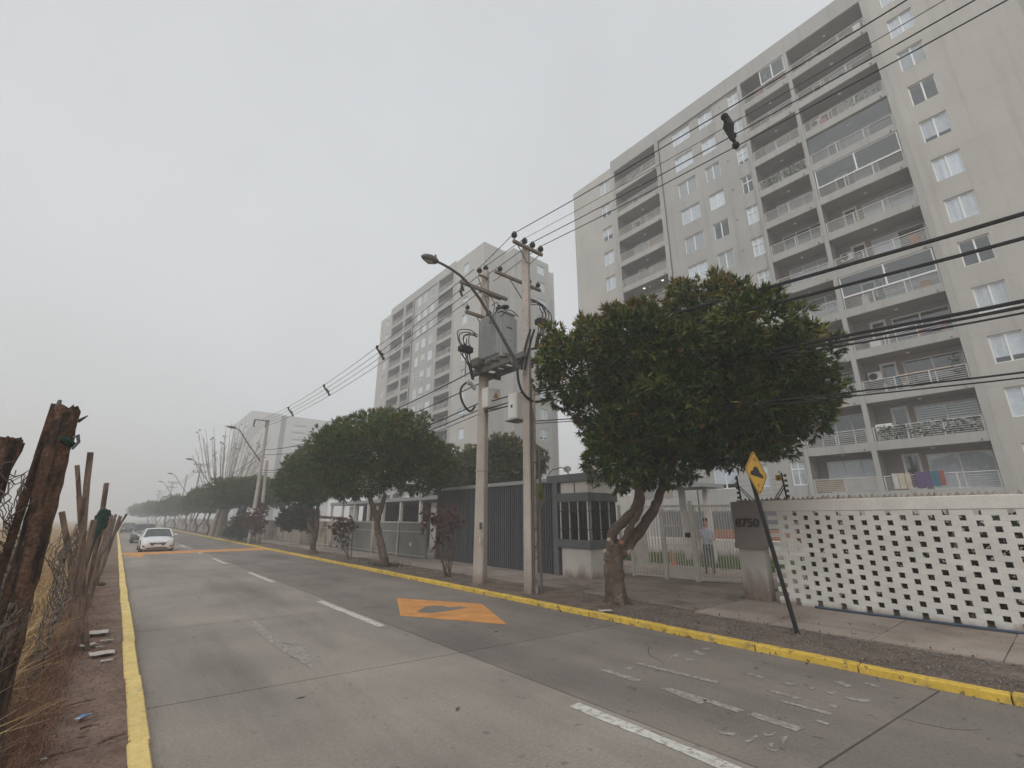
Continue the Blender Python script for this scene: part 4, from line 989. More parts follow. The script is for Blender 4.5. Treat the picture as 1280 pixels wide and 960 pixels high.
# guardhouse
gh = thing('guardhouse', 'small guardhouse with grey bands, dirty white base and barred dark windows', 'guardhouse', (11.6, 9.8, 0))
x0, x1, y0, y1 = 10.42, 11.75, 9.02, 10.42
b = MB(); b.box(x0 + 0.05, y0 + 0.05, 0, x1, y1 - 0.05, 2.92, 0)
part('core', b, mat('guard_core', (0.06, 0.06, 0.06), 0.9), gh)
b = MB(); b.box(x0 + 0.01, y0 + 0.01, 0.0, x1 - 0.05, y1 - 0.28, 0.86); part('base_wall', b, M_GUARDWHITE, gh, bevel=0.008)
b = MB(); b.box(x0 - 0.04, y0 - 0.04, 0.862, x1, y1 - 0.18, 1.10); part('lower_band', b, M_GREYBAND, gh, bevel=0.008)
b = MB(); b.box(x0 - 0.04, y0 - 0.04, 2.18, x1, y1 - 0.18, 2.43); part('upper_band', b, M_GREYBAND, gh, bevel=0.008)
b = MB(); b.box(x0 + 0.01, y0 + 0.01, 2.432, x1 - 0.05, y1 - 0.30, 2.76); part('parapet_panel', b, M_GUARDWHITE, gh, bevel=0.008)
b = MB(); b.box(x0 + 0.0, 9.52, 2.435, x0 + 0.009, 9.56, 2.755); part('rain_stain', b, M_GREYBAND, gh)
b = MB(); b.box(x0 - 0.05, y0 - 0.05, 2.762, x1 + 0.02, y1 + 0.25, 3.0); part('roof_band', b, M_GREYBAND, gh, bevel=0.008)
b = MB(); b.box(x0 - 0.045, y1 - 0.178, 0, x0 + 0.2, y1, 2.76); part('corner_pillar', b, M_GREYBAND, gh, bevel=0.008)
b = MB(); b.box(x0 + 0.03, y0 + 0.03, 1.102, x0 + 0.045, y1 - 0.19, 2.178); b.box(x0 + 0.046, y0 + 0.03, 1.102, x1 - 0.3, y0 + 0.045, 2.178); part('dark_glazing', b, M_BLACKGLASS, gh)
for i in range(4):
    yy = y0 + 0.02 + i * 0.36
    b = MB(); b.box(x0 - 0.01, yy, 1.102, x0 + 0.028, yy + 0.035, 2.178); part('window_mullion', b, M_FENCE_WHITE, gh)
for i in range(3):
    xx = x0 + 0.08 + i * 0.42
    b = MB(); b.box(xx, y0 - 0.01, 1.102, xx + 0.03, y0 + 0.028, 2.178); part('window_mullion', b, M_FENCE_WHITE, gh)
for i in range(9):
    yy = y0 + 0.08 + i * 0.135
    b = MB(); b.box(x0 - 0.036, yy, 1.11, x0 - 0.024, yy + 0.012, 2.17); part('window_bar', b, M_BLACK, gh)
for i in range(9):
    xx = x0 + 0.05 + i * 0.13
    b = MB(); b.box(xx, y0 - 0.036, 1.11, xx + 0.012, y0 - 0.024, 2.17); part('window_bar', b, M_BLACK, gh)
for z in (1.38, 1.90):
    b = MB(); b.box(x0 - 0.038, y0 - 0.037, z, x0 - 0.022, y1 - 0.19, z + 0.016); part('window_rail', b, M_BLACK, gh)
    b = MB(); b.box(x0 - 0.02, y0 - 0.038, z + 0.001, x1 - 0.3, y0 - 0.022, z + 0.017); part('window_rail', b, M_BLACK, gh)
b = MB(); b.box(11.76, 8.95, 0.03, 11.84, 9.02, 2.1); part('door_frame', b, M_GUARDWHITE, gh)
# roof clutter
cx = thing('roof_cabinet', 'white box with a dark open front standing on the guardhouse roof', 'cabinet', (11.2, 9.45, 3.0))
b = MB(); b.box(11.0, 9.28, 3.001, 11.5, 9.70, 3.43); part('shell', b, M_BOX, cx, bevel=0.01)
b = MB(); b.box(10.985, 9.33, 3.05, 10.999, 9.65, 3.40); part('opening', b, M_BLACKGLASS, cx)
b = MB(); b.box(10.985, 9.25, 3.001, 11.0, 9.275, 3.45); part('side_trim', b, M_BOX, cx)
ds = thing('satellite_dish', 'small grey satellite dish on the guardhouse roof beside the white box', 'satellite dish', (10.75, 10.1, 3.0))
b = MB(); b.tube([(10.75, 10.1, 3.0), (10.75, 10.1, 3.16)], 0.012, 6); part('mast', b, M_STEEL, ds)
b = MB(); b.lathe([(0.002, 0), (0.07, 0.012), (0.12, 0.035), (0.125, 0.04), (0.07, 0.02), (0.002, 0.008)], (10.75, 10.1, 3.18), 16, 0, (-0.7, -0.5, 0.5)); part('dish', b, M_SIGN_BACK, ds, smooth=True)
b = MB(); b.tube([(10.55, 10.4, 3.21), (10.58, 10.25, 3.26), (10.6, 10.05, 3.22), (10.62, 9.9, 3.02)], 0.014, 6); b.tube([(10.6, 10.9, 3.0), (10.58, 10.75, 3.10), (10.55, 10.55, 3.22), (10.55, 10.4, 3.21)], 0.014, 6)
solo('roof_cable', b, M_RUBBER, 'looped black cable on the edge of the guardhouse roof', 'cable', (10.58, 10.4, 3.0), smooth=True)
# store clad in dark upright slats
sh = thing('slatted_store', 'long low store clad in dark upright slats, left of the guardhouse', 'store', (10.5, 14, 0))
b = MB(); b.box(10.50, 10.43, 0.0, 12.8, 17.35, 2.80); part('backing', b, mat('store_backing', (0.02, 0.021, 0.023), 0.8), sh)
ns = 62
sl = MB().box(-0.03, -0.036, -1.37, 0.03, 0.036, 1.37).mesh('slat', M_DARKMETAL, bevel=0.004)
for i in range(ns):
    inst('slat', sl, sh, (-0.035 + random.uniform(-0.006, 0.006), 10.50 + (17.3 - 10.50) * i / (ns - 1) - 14, 1.43), (0, 0, random.uniform(-0.03, 0.03)))
b = MB(); b.box(10.40, 10.44, 2.806, 12.9, 17.45, 2.93); part('roof_edge', b, M_GREYROOF, sh, bevel=0.01)
b = MB(); b.box(10.40, 17.36, 0, 10.56, 17.44, 2.80); part('corner_post', b, M_GREYBAND, sh)
# fence on along the pavement: concrete posts, bars in front of a grey screen, then stained panels
fn = thing('estate_fence', 'long fence of pale posts and barred grey screens running along the pavement into the mist', 'fence', (10.05, 40, 0))
FX = 10.05
pst = MB().box(-0.09, -0.11, 0, 0.09, 0.11, 1.72).mesh('fence_post', M_POLE, bevel=0.012)
thin = MB().box(-0.03, -0.03, 0, 0.03, 0.03, 1.66).mesh('thin_post', M_FENCE_WHITE, bevel=0.005)
ypos = [22.8 + 5.95 * i for i in range(22)]
prev = 17.5
for k, y in enumerate(ypos):
    inst('fence_post', pst, fn, (-0.02, y - 40, 0))
    inst('thin_post', thin, fn, (-0.02, (prev + y) / 2 - 40, 0))
    stain = y > 30
    for a, c in ((prev + 0.12, (prev + y) / 2 - 0.04), ((prev + y) / 2 + 0.04, y - 0.12)):
        b = MB(); b.box(FX + 0.05, a, 0.05, FX + 0.10, c, 1.52 if not stain else 1.56); part('screen_panel', b, M_VINE_SCREEN if stain else M_CONC_SCREEN, fn)
        b = MB(); b.box(FX - 0.012, a, 1.50, FX + 0.012, c, 1.56); b.box(FX - 0.012, a, 1.12, FX + 0.012, c, 1.15); b.box(FX - 0.012, a, 0.16, FX + 0.012, c, 0.19); part('fence_rail', b, M_FENCE_WHITE, fn)
        if y < 60:
            b = MB(); n = int((c - a) / 0.12)
            for i in range(n + 1): b.box(FX - 0.022, a + (c - a) * i / n - 0.007, 0.10, FX - 0.013, a + (c - a) * i / n + 0.007, 1.55)
            o = part('fence_bars', b, M_FENCEBAR if not stain else M_VINE_SCREEN, fn); o['kind'] = 'stuff'
    prev = y
b = MB(); b.box(FX - 0.05, 18.75, 0.55, FX - 0.03, 18.95, 0.70); part('notice_plate', b, M_BOX, fn)
# carport behind that fence
cp = thing('carport', 'white carport with dark bays showing over the fence beneath the street trees', 'carport', (13.5, 26, 0))
b = MB(); b.box(14.8, 17.6, 0, 15.0, 36, 2.6); part('back_wall', b, M_GREYBAND, cp)
b = MB(); b.box(12.2, 17.6, 2.62, 15.1, 36, 2.82); part('roof', b, M_GREYROOF, cp, bevel=0.01)
for i in range(9):
    b = MB(); b.box(12.25, 17.7 + 2.26 * i, 0, 12.40, 17.85 + 2.26 * i, 2.618); part('column', b, M_FENCE_WHITE, cp)
for i, yy in enumerate((20.2, 27.4, 31.6)):
    b = MB(); b.box(12.6, yy, 0, 12.7, yy + 1.5, 2.5); part('white_panel', b, M_GUARDWHITE, cp)
# behind the gate
b = MB(); b.box(22.2, 3.0, 0, 22.5, 12.2, 1.18); solo('planter_wall', b, M_TERRA, 'low terracotta coloured wall across the courtyard behind the gate', 'wall', (22.3, 9, 0), bevel=0.02)
b = MB(); b.box(21.0, 3.0, 0.04, 21.3, 14.5, 0.80); solo('garden_kerb', b, M_GUARDWHITE, 'pale raised kerb behind the lawn in the gated courtyard', 'kerb', (21.1, 9, 0), bevel=0.02)
b = MB(); b.box(24.0, 7.6, 0, 24.3, 15.2, 2.05); solo('dark_screen', b, M_GREYBAND, 'dark screen in the courtyard, seen through the open gate leaf', 'screen', (24.1, 7, 0))
b = MB(); b.lathe([(0.17, 0), (0.16, 0.03), (0.09, 0.10), (0.03, 0.62), (0.025, 0.64)], (14.6, 9.05, 0.07), 12); solo('traffic_cone', b, mat('cone_orange', (0.50, 0.13, 0.05), 0.6), 'orange cone standing on the lawn side behind the narrow gate', 'cone', (14.6, 9.05, 0.07), smooth=True)
cn = thing('entrance_canopy', 'small grey entrance canopy on a pale column, above the gate', 'canopy', (17.0, 9.3, 0))
b = MB(); b.box(16.3, 8.6, 2.82, 18.0, 10.4, 2.98); part('roof', b, M_GREYROOF, cn, bevel=0.01)
b = MB(); b.box(16.9, 8.75, 0, 17.1, 8.95, 2.818); part('column', b, M_GUARDWHITE, cn); b = MB(); b.box(17.5, 10.1, 0, 17.7, 10.3, 2.818); part('column', b, M_GUARDWHITE, cn)

# ================================================================== SIGNS
def at_local(c, ax, up, pts): return [c + ax * a + up * b_ for a, b_ in pts]
sg = thing('warning_sign', 'yellow diamond road-hump sign on a leaning black post in front of the white wall', 'road sign', (8.05, 3.03, 0.06))
top = Vector((7.93, 3.33, 2.42)); bot_ = Vector((8.05, 3.03, 0.03))
b = MB(); b.beam(bot_, top, 0.055, 0.045); part('post', b, M_BLACK, sg, bevel=0.005)
ctr = Vector((7.94, 3.23, 2.42)); up = Vector((-0.17, 0.05, 1)).normalized(); ax = Vector((1.0, -0.03, -0.10)).normalized(); up = (up - ax * up.dot(ax)).normalized(); nr = ax.cross(up)
if nr.y > 0: nr = -nr
hd = 0.385
def diamond(c, h, rr=0.06):
    pts = []
    for (a, b_) in ((0, -1), (1, 0), (0, 1), (-1, 0)):
        t = Vector((a, b_)); s = Vector((-b_, a))
        for k in (-1, 0, 1): pts.append(t * (h - rr * (0.9 if k else 0.45)) + s * (rr * 0.9 * k))
    return at_local(c, ax, up, [(p.x, p.y) for p in pts])
b = MB(); b.prism(diamond(ctr, hd), nr * 0.004); o = part('plate', b, M_SIGN_Y, sg)
b = MB()
outer, inner = diamond(ctr + nr * 0.0055, hd - 0.018), diamond(ctr + nr * 0.0055, hd - 0.036)
for i in range(len(outer)): b.quad(outer[i], outer[(i + 1) % 12], inner[(i + 1) % 12], inner[i])
part('border', b, M_BLACK, o)
b = MB(); b.prism(at_local(ctr + nr * 0.0055, ax, up, [(-0.23, -0.065), (-0.20, 0.0), (-0.13, 0.015), (-0.07, 0.085), (0.0, 0.105), (0.07, 0.085), (0.12, 0.02), (0.20, -0.01), (0.24, -0.065)]), nr * 0.001); part('hump_symbol', b, M_BLACK, o)
b = MB(); b.prism(at_local(ctr + nr * 0.0055, ax, up, [(-0.05, 0.20), (0.05, 0.20), (0.05, 0.235), (-0.05, 0.235)]), nr * 0.001); part('bolt_strip', b, mat('sticker_brown', (0.25, 0.13, 0.03), 0.6), o)
b = MB(); b.prism(at_local(ctr + nr * 0.0055, ax, up, [(-0.01, -0.24), (0.03, -0.22), (0.02, -0.17), (-0.02, -0.19)]), nr * 0.001); part('chip', b, mat('sticker_brown', (0, 0, 0)), o)
b = MB(); b.prism(diamond(ctr - nr * 0.003, hd - 0.005), nr * 0.002); part('back', b, M_SIGN_BACK, o)

s2 = thing('faded_sign', 'faded green and yellow diamond sign strapped to the utility pole with the conduits', 'road sign', (7.62, 8.25, 2.2))
ctr = Vector((7.70, 8.16, 2.22)); up = Vector((0.02, 0, 1)).normalized(); ax = Vector((0.85, 0.43, -0.16)).normalized(); up = (up - ax * up.dot(ax)).normalized(); nr = ax.cross(up)
if nr.y > 0: nr = -nr
b = MB(); b.prism(diamond(ctr, 0.40), nr * 0.004); o = part('plate', b, M_SIGN_BACK, s2)
b = MB(); b.prism(at_local(ctr + nr * 0.0048, ax, up, [(-0.34, 0.02), (0.0, 0.36), (0.34, 0.02), (0.22, -0.10), (-0.22, -0.10)]), nr * 0.001); part('face', b, M_SIGN_G, o)
b = MB(); b.prism(at_local(ctr + nr * 0.0062, ax, up, [(-0.16, 0.0), (0.02, 0.12), (0.18, 0.0), (0.10, -0.06), (-0.12, -0.05)]), nr * 0.001); part('symbol', b, mat('faded_symbol', (0.13, 0.14, 0.05), 0.7, var=0.3), o)
b = MB()
for k in range(4): b.prism(at_local(ctr + nr * 0.0062, ax, up, [(-0.2 + 0.05 * k, -0.12 - 0.055 * k), (0.2 - 0.05 * k, -0.12 - 0.055 * k), (0.19 - 0.05 * k, -0.14 - 0.055 * k), (-0.19 + 0.05 * k, -0.14 - 0.055 * k)]), nr * 0.001)
part('worn_lines', b, M_STEEL, o)
b = MB(); b.beam((7.60, 8.38, 2.25), tuple(ctr), 0.03, 0.03); part('bracket', b, M_STEEL, s2)

# ================================================================== POLES, TRANSFORMER, LAMPS, WIRES
def insulator(parent, x, y, z, s=1.0, m=M_INSUL):
    b = MB(); b.lathe([(0.02 * s, -0.06 * s), (0.02 * s, 0), (0.075 * s, 0.01 * s), (0.085 * s, 0.035 * s), (0.05 * s, 0.05 * s), (0.085 * s, 0.07 * s), (0.08 * s, 0.10 * s), (0.045 * s, 0.125 * s), (0.05 * s, 0.15 * s), (0.03 * s, 0.165 * s)], (x, y, z), 10)
    return part('insulator', b, m, parent, smooth=True)
P1, P2 = (7.60, 10.40), (7.55, 8.42)
def square_pole(name, label, P, w0, w1, h, holes=True, rot=R(28), z0=0.03, group='concrete utility poles'):
    t = thing(name, label, 'utility pole', (P[0], P[1], z0), group)
    b = MB(); c, s = math.cos(rot), math.sin(rot)
    def ring(w, z): 
        k = w * 0.10
        pts = [(-w / 2 + k, -w / 2), (w / 2 - k, -w / 2), (w / 2, -w / 2 + k), (w / 2, w / 2 - k), (w / 2 - k, w / 2), (-w / 2 + k, w / 2), (-w / 2, w / 2 - k), (-w / 2, -w / 2 + k)]
        return [(P[0] + c * x - s * y, P[1] + s * x + c * y, z) for x, y in pts]
    A_, B_ = ring(w0, z0), ring(w1, h)
    b.add(A_ + B_, [(i, (i + 1) % 8, 8 + (i + 1) % 8, 8 + i) for i in range(8)] + [tuple(range(8, 16))])
    part('shaft', b, M_POLE, t)
    if holes:
        hb = MB(); n = int((h - 5.2) / 0.30)
        for k in range(n):
            z = 5.3 + 0.30 * k; w = w0 + (w1 - w0) * (z / h)
            for ang, off in ((rot - R(90), -0.0), (rot + R(180), 0.0)):
                d = Vector((math.cos(ang), math.sin(ang), 0)); sd_ = Vector((-d.y, d.x, 0))
                ce = Vector((P[0], P[1], z)) + d * (w / 2 - 0.004) + sd_ * w * (0.18 if k % 2 else -0.18)
                hb.lathe([(0.017, 0), (0.017, 0.008)], ce, 8, 0, d)
        part('bolt_hole', hb, M_STEEL, t)['kind'] = 'stuff'
    return t
pole1 = square_pole('utility_pole', 'pale square concrete pole left of the transformer, white cabinet and warning triangle on it', P1, 0.30, 0.19, 9.25)
pole2 = square_pole('utility_pole', 'pale concrete pole right of the transformer, conduits and faded diamond sign at its foot', P2, 0.20, 0.19, 9.05)
def arm(parent, y, z, xa, xb, w=0.09, h=0.09, m=M_WOODARM, dz=0.0): 
    b = MB(); b.beam((xa, y, z), (xb, y, z + dz), w, h); return part('crossarm', b, m, parent, bevel=0.006)
def brace(parent, a, c): b = MB(); b.beam(a, c, 0.022, 0.022); part('brace', b, M_STEEL, parent)
# pole 2: top arm with four insulators, second arm below
arm(pole2, P2[1] - 0.12, 9.02, 6.98, 8.08, 0.08, 0.09)
for x in (7.02, 7.40, 7.70, 8.02): insulator(pole2, x, P2[1] - 0.12, 9.13 if x > 7.1 else 9.16, 1.0)
for s_ in (-1, 1): brace(pole2, (P2[0] + s_ * 0.42, P2[1] - 0.12, 8.98), (P2[0] + s_ * 0.03, P2[1] - 0.11, 8.52))
arm(pole2, P2[1] + 0.12, 8.02, 6.55, 8.22, 0.07, 0.08)
for x in (6.72, 7.78, 8.12): insulator(pole2, x, P2[1] + 0.12, 8.11, 0.8)
brace(pole2, (7.05, P2[1] + 0.12, 7.98), (P2[0], P2[1] + 0.1, 7.45)); brace(pole2, (7.9, P2[1] + 0.12, 7.98), (P2[0], P2[1] + 0.1, 7.6))
# pole 1 arms
arm(pole1, P1[1] - 0.15, 8.93, 7.22, 7.60, 0.06, 0.07); insulator(pole1, 7.25, P1[1] - 0.15, 9.02, 1.0); insulator(pole1, P1[0], P1[1], 9.31, 1.0)
arm(pole1, P1[1] - 0.16, 8.45, 6.55, 8.35, 0.09, 0.10); arm(pole1, P1[1] + 0.16, 8.60, 7.5, 8.35, 0.09, 0.10)
brace(pole1, (7.0, P1[1] - 0.15, 8.42), (P1[0], P1[1] - 0.13, 7.8)); brace(pole1, (7.2, P1[1] - 0.15, 8.86), (P1[0], P1[1] - 0.13, 8.0))
arm(pole1, P1[1] - 0.15, 7.55, 6.78, 7.75, 0.08, 0.09); insulator(pole1, 6.85, P1[1] - 0.15, 7.65, 0.8); brace(pole1, (7.2, P1[1] - 0.15, 7.5), (P1[0], P1[1] - 0.13, 6.95))
for x, z in ((6.62, 8.30), (6.58, 8.12)):                                   # fuse cut-outs hanging off the arm
    b = MB(); b.tube([(x, P1[1] - 0.16, z + 0.1), (x - 0.03, P1[1] - 0.2, z), (x + 0.05, P1[1] - 0.18, z - 0.14)], [0.03, 0.045, 0.03], 8); part('fuse_cutout', b, M_INSUL, pole1, smooth=True)
for z in (2.95, 4.55): 
    b = MB(); w = 0.30 - 0.11 * z / 9.25 + 0.02; c, s_ = math.cos(R(28)), math.sin(R(28)); r4 = [(-w / 2, -w / 2), (w / 2, -w / 2), (w / 2, w / 2), (-w / 2, w / 2)]
    ringp = [(P1[0] + c * x - s_ * y_, P1[1] + s_ * x + c * y_) for x, y_ in r4]
    b.hexa([(x, y_, z) for x, y_ in ringp], [(x, y_, z + 0.03) for x, y_ in ringp]); part('strap', b, M_PIPE, pole1)
b = MB(); b.box(7.42, 10.19, 1.42, 7.48, 10.23, 1.60); part('rust_plate', b, M_DARKPIPE, pole1); b = MB(); b.box(7.42, 10.18, 1.08, 7.48, 10.22, 1.26); part('paper_notice', b, M_PAPER, pole1)
# cabinet with warning triangle
cbx = thing('warning_cabinet', 'white electrical cabinet with yellow warning triangle on the left pole', 'cabinet', (7.55, 10.1, 4.9))
b = MB(); b.box(7.40, 9.93, 4.70, 7.86, 10.20, 5.28); o = part('shell', b, M_BOX, cbx, bevel=0.012)
b = MB(); b.box(7.44, 9.918, 4.74, 7.82, 9.928, 5.24); o = part('door', b, M_BOX, cbx)
b = MB(); b.prism([(7.60, 9.914, 5.0), (7.78, 9.914, 5.0), (7.69, 9.914, 5.17)], (0, 0.003, 0)); tr = part('warning_triangle', b, M_SIGN_Y, cbx)
b = MB(); b.quad((7.60, 9.912, 5.0), (7.78, 9.912, 5.0), (7.76, 9.912, 5.012), (7.62, 9.912, 5.012)); b.quad((7.60, 9.912, 5.0), (7.62, 9.912, 5.012), (7.69, 9.912, 5.148), (7.69, 9.912, 5.17)); b.quad((7.78, 9.912, 5.0), (7.69, 9.912, 5.17), (7.69, 9.912, 5.148), (7.76, 9.912, 5.012)); part('triangle_border', b, M_BLACK, tr)
b = MB(); b.add([(7.70, 9.911, 5.12), (7.665, 9.911, 5.06), (7.69, 9.911, 5.06), (7.68, 9.911, 5.02), (7.715, 9.911, 5.075), (7.69, 9.911, 5.075)], [(0, 1, 2, 3, 4, 5)]); part('flash_mark', b, M_BLACK, tr)
b = MB(); b.lathe([(0.014, 0), (0.014, 0.02)], (7.70, 9.93, 4.93), 8, 0, (0, -1, 0)); part('lock', b, M_BLACK, cbx)
mb_ = thing('meter_box', 'narrow grey-white meter box on the right pole, facing the left pole', 'cabinet', (7.40, 8.55, 4.3))
b = MB(); b.box(7.22, 8.46, 4.10, 7.46, 8.80, 4.78); part('shell', b, M_BOX, mb_, bevel=0.012)
b = MB(); b.box(7.207, 8.50, 4.14, 7.217, 8.76, 4.74); part('door', b, M_BOX, mb_)
b = MB(); b.box(7.20, 8.6, 4.40, 7.206, 8.66, 4.48); part('lock', b, M_BLACK, mb_)
b = MB(); b.box(7.15, 8.44, 4.06, 7.55, 8.82, 4.09); part('bracket', b, M_STEEL, mb_)
# transformer on its platform
tf = thing('transformer', 'grey finned transformer resting on a steel platform between the two poles', 'transformer', (7.6, 9.45, 5.85))
tx0, tx1, ty0, ty1, tz0, tz1 = 7.24, 7.94, 9.26, 10.20, 6.02, 7.36
b = MB(); b.box(tx0 + 0.10, ty0, tz0, tx1 - 0.10, ty1, tz1); part('tank', b, M_TRAFO, tf, bevel=0.015)
fin = MB().box(-0.065, -0.009, -0.60, 0.065, 0.009, 0.60).mesh('fin', M_TRAFO)
for i in range(12):
    for xx in (tx0 + 0.033, tx1 - 0.033): inst('fin', fin, tf, Vector((xx, ty0 + 0.05 + (ty1 - ty0 - 0.1) * i / 11, (tz0 + tz1) / 2)) - WORLD[tf.name])
b = MB(); b.box(tx0 + 0.06, ty0 - 0.03, tz1 + 0.002, tx1 - 0.06, ty1 + 0.03, tz1 + 0.06); part('lid', b, M_TRAFO, tf, bevel=0.012)
b = MB(); b.box(7.55, ty0 - 0.008, 6.92, 7.75, ty0 - 0.002, 6.95); part('rating_plate', b, M_BLACK, tf)
b = MB(); b.box(7.5, ty0 - 0.006, 6.55, 7.77, ty0 - 0.002, 6.56); part('label_strip', b, M_STEEL, tf)
for x, y in ((7.45, 9.5), (7.6, 9.72), (7.45, 9.98)): insulator(tf, x, y, tz1 + 0.12, 1.2)
b = MB(); b.lathe([(0.05, 0), (0.05, 0.02), (0.11, 0.05), (0.12, 0.1), (0.08, 0.13)], (7.62, 9.42, tz1 + 0.20), 10); part('bushing', b, M_INSUL, tf, smooth=True)
pf = thing('transformer_platform', 'dark steel beam platform spanning the twin poles under the transformer', 'platform', (7.6, 9.4, 5.7))
for x in (7.34, 7.90):
    b = MB(); b.box(x - 0.05, 8.25, 5.72, x + 0.05, 10.62, 5.86); part('beam', b, M_STEEL, pf)
for y in (8.9, 9.3, 9.7, 10.05):
    b = MB(); b.box(7.15, y - 0.05, 5.862, 8.10, y + 0.05, 5.95); part('cross_beam', b, M_STEEL, pf)
b = MB(); b.box(7.1, 10.14, 5.66, 8.05, 10.22, 5.80); part('clamp_beam', b, M_DARKPIPE, pf); b = MB(); b.box(7.2, 8.6, 5.62, 7.95, 8.66, 5.72); part('clamp_beam', b, M_WOODARM, pf)
b = MB(); b.box(7.05, 10.0, 5.86, 7.35, 10.3, 6.12); part('junction_box', b, M_DARKPIPE, pf, bevel=0.02)
# cable terminations with looping leads
def termination(x, y, z, label, flip):
    t = thing('cable_termination', label, 'cable termination', (x, y, z), 'cable terminations at the transformer')
    b = MB(); b.box(x - 0.20, y - 0.10, z - 0.07, x + 0.20, y + 0.10, z + 0.08); b.ball((x - 0.12, y, z + 0.02), 0.11, 8, 5); b.ball((x + 0.1, y, z + 0.03), 0.12, 8, 5); part('splice_block', b, M_RUBBER, t, bevel=0.02)
    for k in range(5):
        a = -0.18 + 0.09 * k
        tr_ = random.Random(k * 7 + int(x * 50)); s1, s2_ = tr_.uniform(0.7, 1.35), tr_.uniform(0.8, 1.25)
        b = MB(); limb(b, [(x + a, y - 0.03, z + 0.05), (x + a + flip * 0.15 * s1, y - 0.05, z + 0.20 * s2_), (x + a + flip * 0.10 * s1, y, z + 0.42 * s2_), (x - flip * 0.12, y, z + 0.52 * s2_), (x - flip * 0.42, y + 0.03, z + 0.46 * s2_ + 0.03 * k)], 0.014, 0.013, 6, k, 0.0, 5); part('lead', b, M_CABLE, t, smooth=True)
        b = MB(); limb(b, [(x + a, y, z - 0.05), (x + a * 0.8, y, z - 0.2 * s1), (x - flip * 0.16 + a * 0.3, y, z - 0.45), (x - flip * 0.28 + a * 0.2, y, z - 0.85)], 0.016, 0.015, 6, k, 0.0, 5); part('lead', b, M_CABLE, t, smooth=True)
    b = MB(); b.tube([(x + 0.02, y, z - 0.8), (x + 0.02, y, z + 0.35)], 0.02, 6); part('stem', b, M_STEEL, t)
    return t
c1 = at_y(582, 437, 10.2); c2 = at_y(678, 404, 8.4)
termination(c1.x, c1.y, c1.z, 'black cable splice with looping leads left of the transformer', -1)
termination(c2.x, c2.y, c2.z, 'black cable splice with looping leads right of the pole beside the big tree', 1)
def cable(name, pts, r, label, cat='cable', m=M_CABLE, group=None, n=6):
    P = [Vector(p) for p in pts]; out = []
    for i in range(len(P) - 1):
        p0, a, b_, p3 = P[max(i - 1, 0)], P[i], P[i + 1], P[min(i + 2, len(P) - 1)]
        for j in range(6):
            t = j / 6; out.append(0.5 * ((2 * a) + (b_ - p0) * t + (2 * p0 - 5 * a + 4 * b_ - p3) * t * t + (3 * a - p0 - 3 * b_ + p3) * t ** 3))
    out.append(P[-1]); b = MB(); b.tube(out, r, n)
    return solo(name, b, m, label, cat, tuple(P[0]), group, smooth=True)
def aty(pts, Y): return [at_y(u, v, Y) for u, v in pts]
cable('cable_loop', aty([(586, 476), (577, 484), (576, 496), (581, 508), (588, 514), (594, 508)], 10.05), 0.03, 'thick black cable loop hanging left of the white warning cabinet')
cable('cable_loop', aty([(652, 447), (647, 460), (649, 480), (656, 494), (668, 502), (682, 500), (690, 498)], 8.3), 0.034, 'thick black cable loop running from the right pole into the big tree')
cable('cable_sheath', aty([(584, 478), (589, 480), (594, 487)], 10.0), 0.06, 'short grey cable sheath at the top of the left cable loop', m=M_TRAFO)
for k, (u0_, u1_) in enumerate(((655, 652), (660, 656))):
    cable('riser_cable', aty([(u0_ + 8, 412), (u0_ + 4, 425), (u0_, 442), (u1_, 462)], 8.3), 0.03, 'black riser cable bending down the right pole, %s of the pair' % ('left one', 'right one')[k], group='riser cables on the right pole')
cable('jumper_wire', aty([(615, 382), (621, 378), (624, 386), (618, 392), (612, 404), (622, 400), (632, 396)], 9.4), 0.013, 'curled jumper wire above the transformer lid', group='jumper wires')
cable('jumper_wire', aty([(626, 396), (635, 388), (642, 390), (648, 396)], 9.1), 0.013, 'jumper wire arching from the transformer lid to the right pole', group=None)
cable('jumper_wire', aty([(606, 372), (612, 370), (618, 380), (616, 394)], 10.0), 0.012, 'jumper wire dropping from the left pole crossarm to the transformer')
# conduits beside pole 2
for (dx, dy, r, h, m, lab) in ((0.115, -0.115, 0.045, 5.0, M_PIPE, 'pale rusty conduit pipe strapped against the right concrete pole'), (0.215, -0.185, 0.035, 3.4, M_DARKPIPE, 'dark conduit pipe, outermost beside the right concrete pole'), (0.02, -0.16, 0.02, 4.4, M_DARKPIPE, 'thin dark pipe in the groove between the right pole and its pale conduit')):
    t = thing('conduit_pipe', lab, 'pipe', (P2[0] + dx, P2[1] + dy, 0.05))
    b = MB(); b.tube([(P2[0] + dx, P2[1] + dy, 0.05), (P2[0] + dx, P2[1] + dy, h)], r, 10); part('pipe', b, m, t, smooth=True)
    for z in (1.05, 1.45, 3.0):
        if z < h: b = MB(); b.tube([(P2[0] + dx, P2[1] + dy, z), (P2[0] + dx, P2[1] + dy, z + 0.035)], r + 0.006, 10); part('clamp', b, M_DARKPIPE, t)
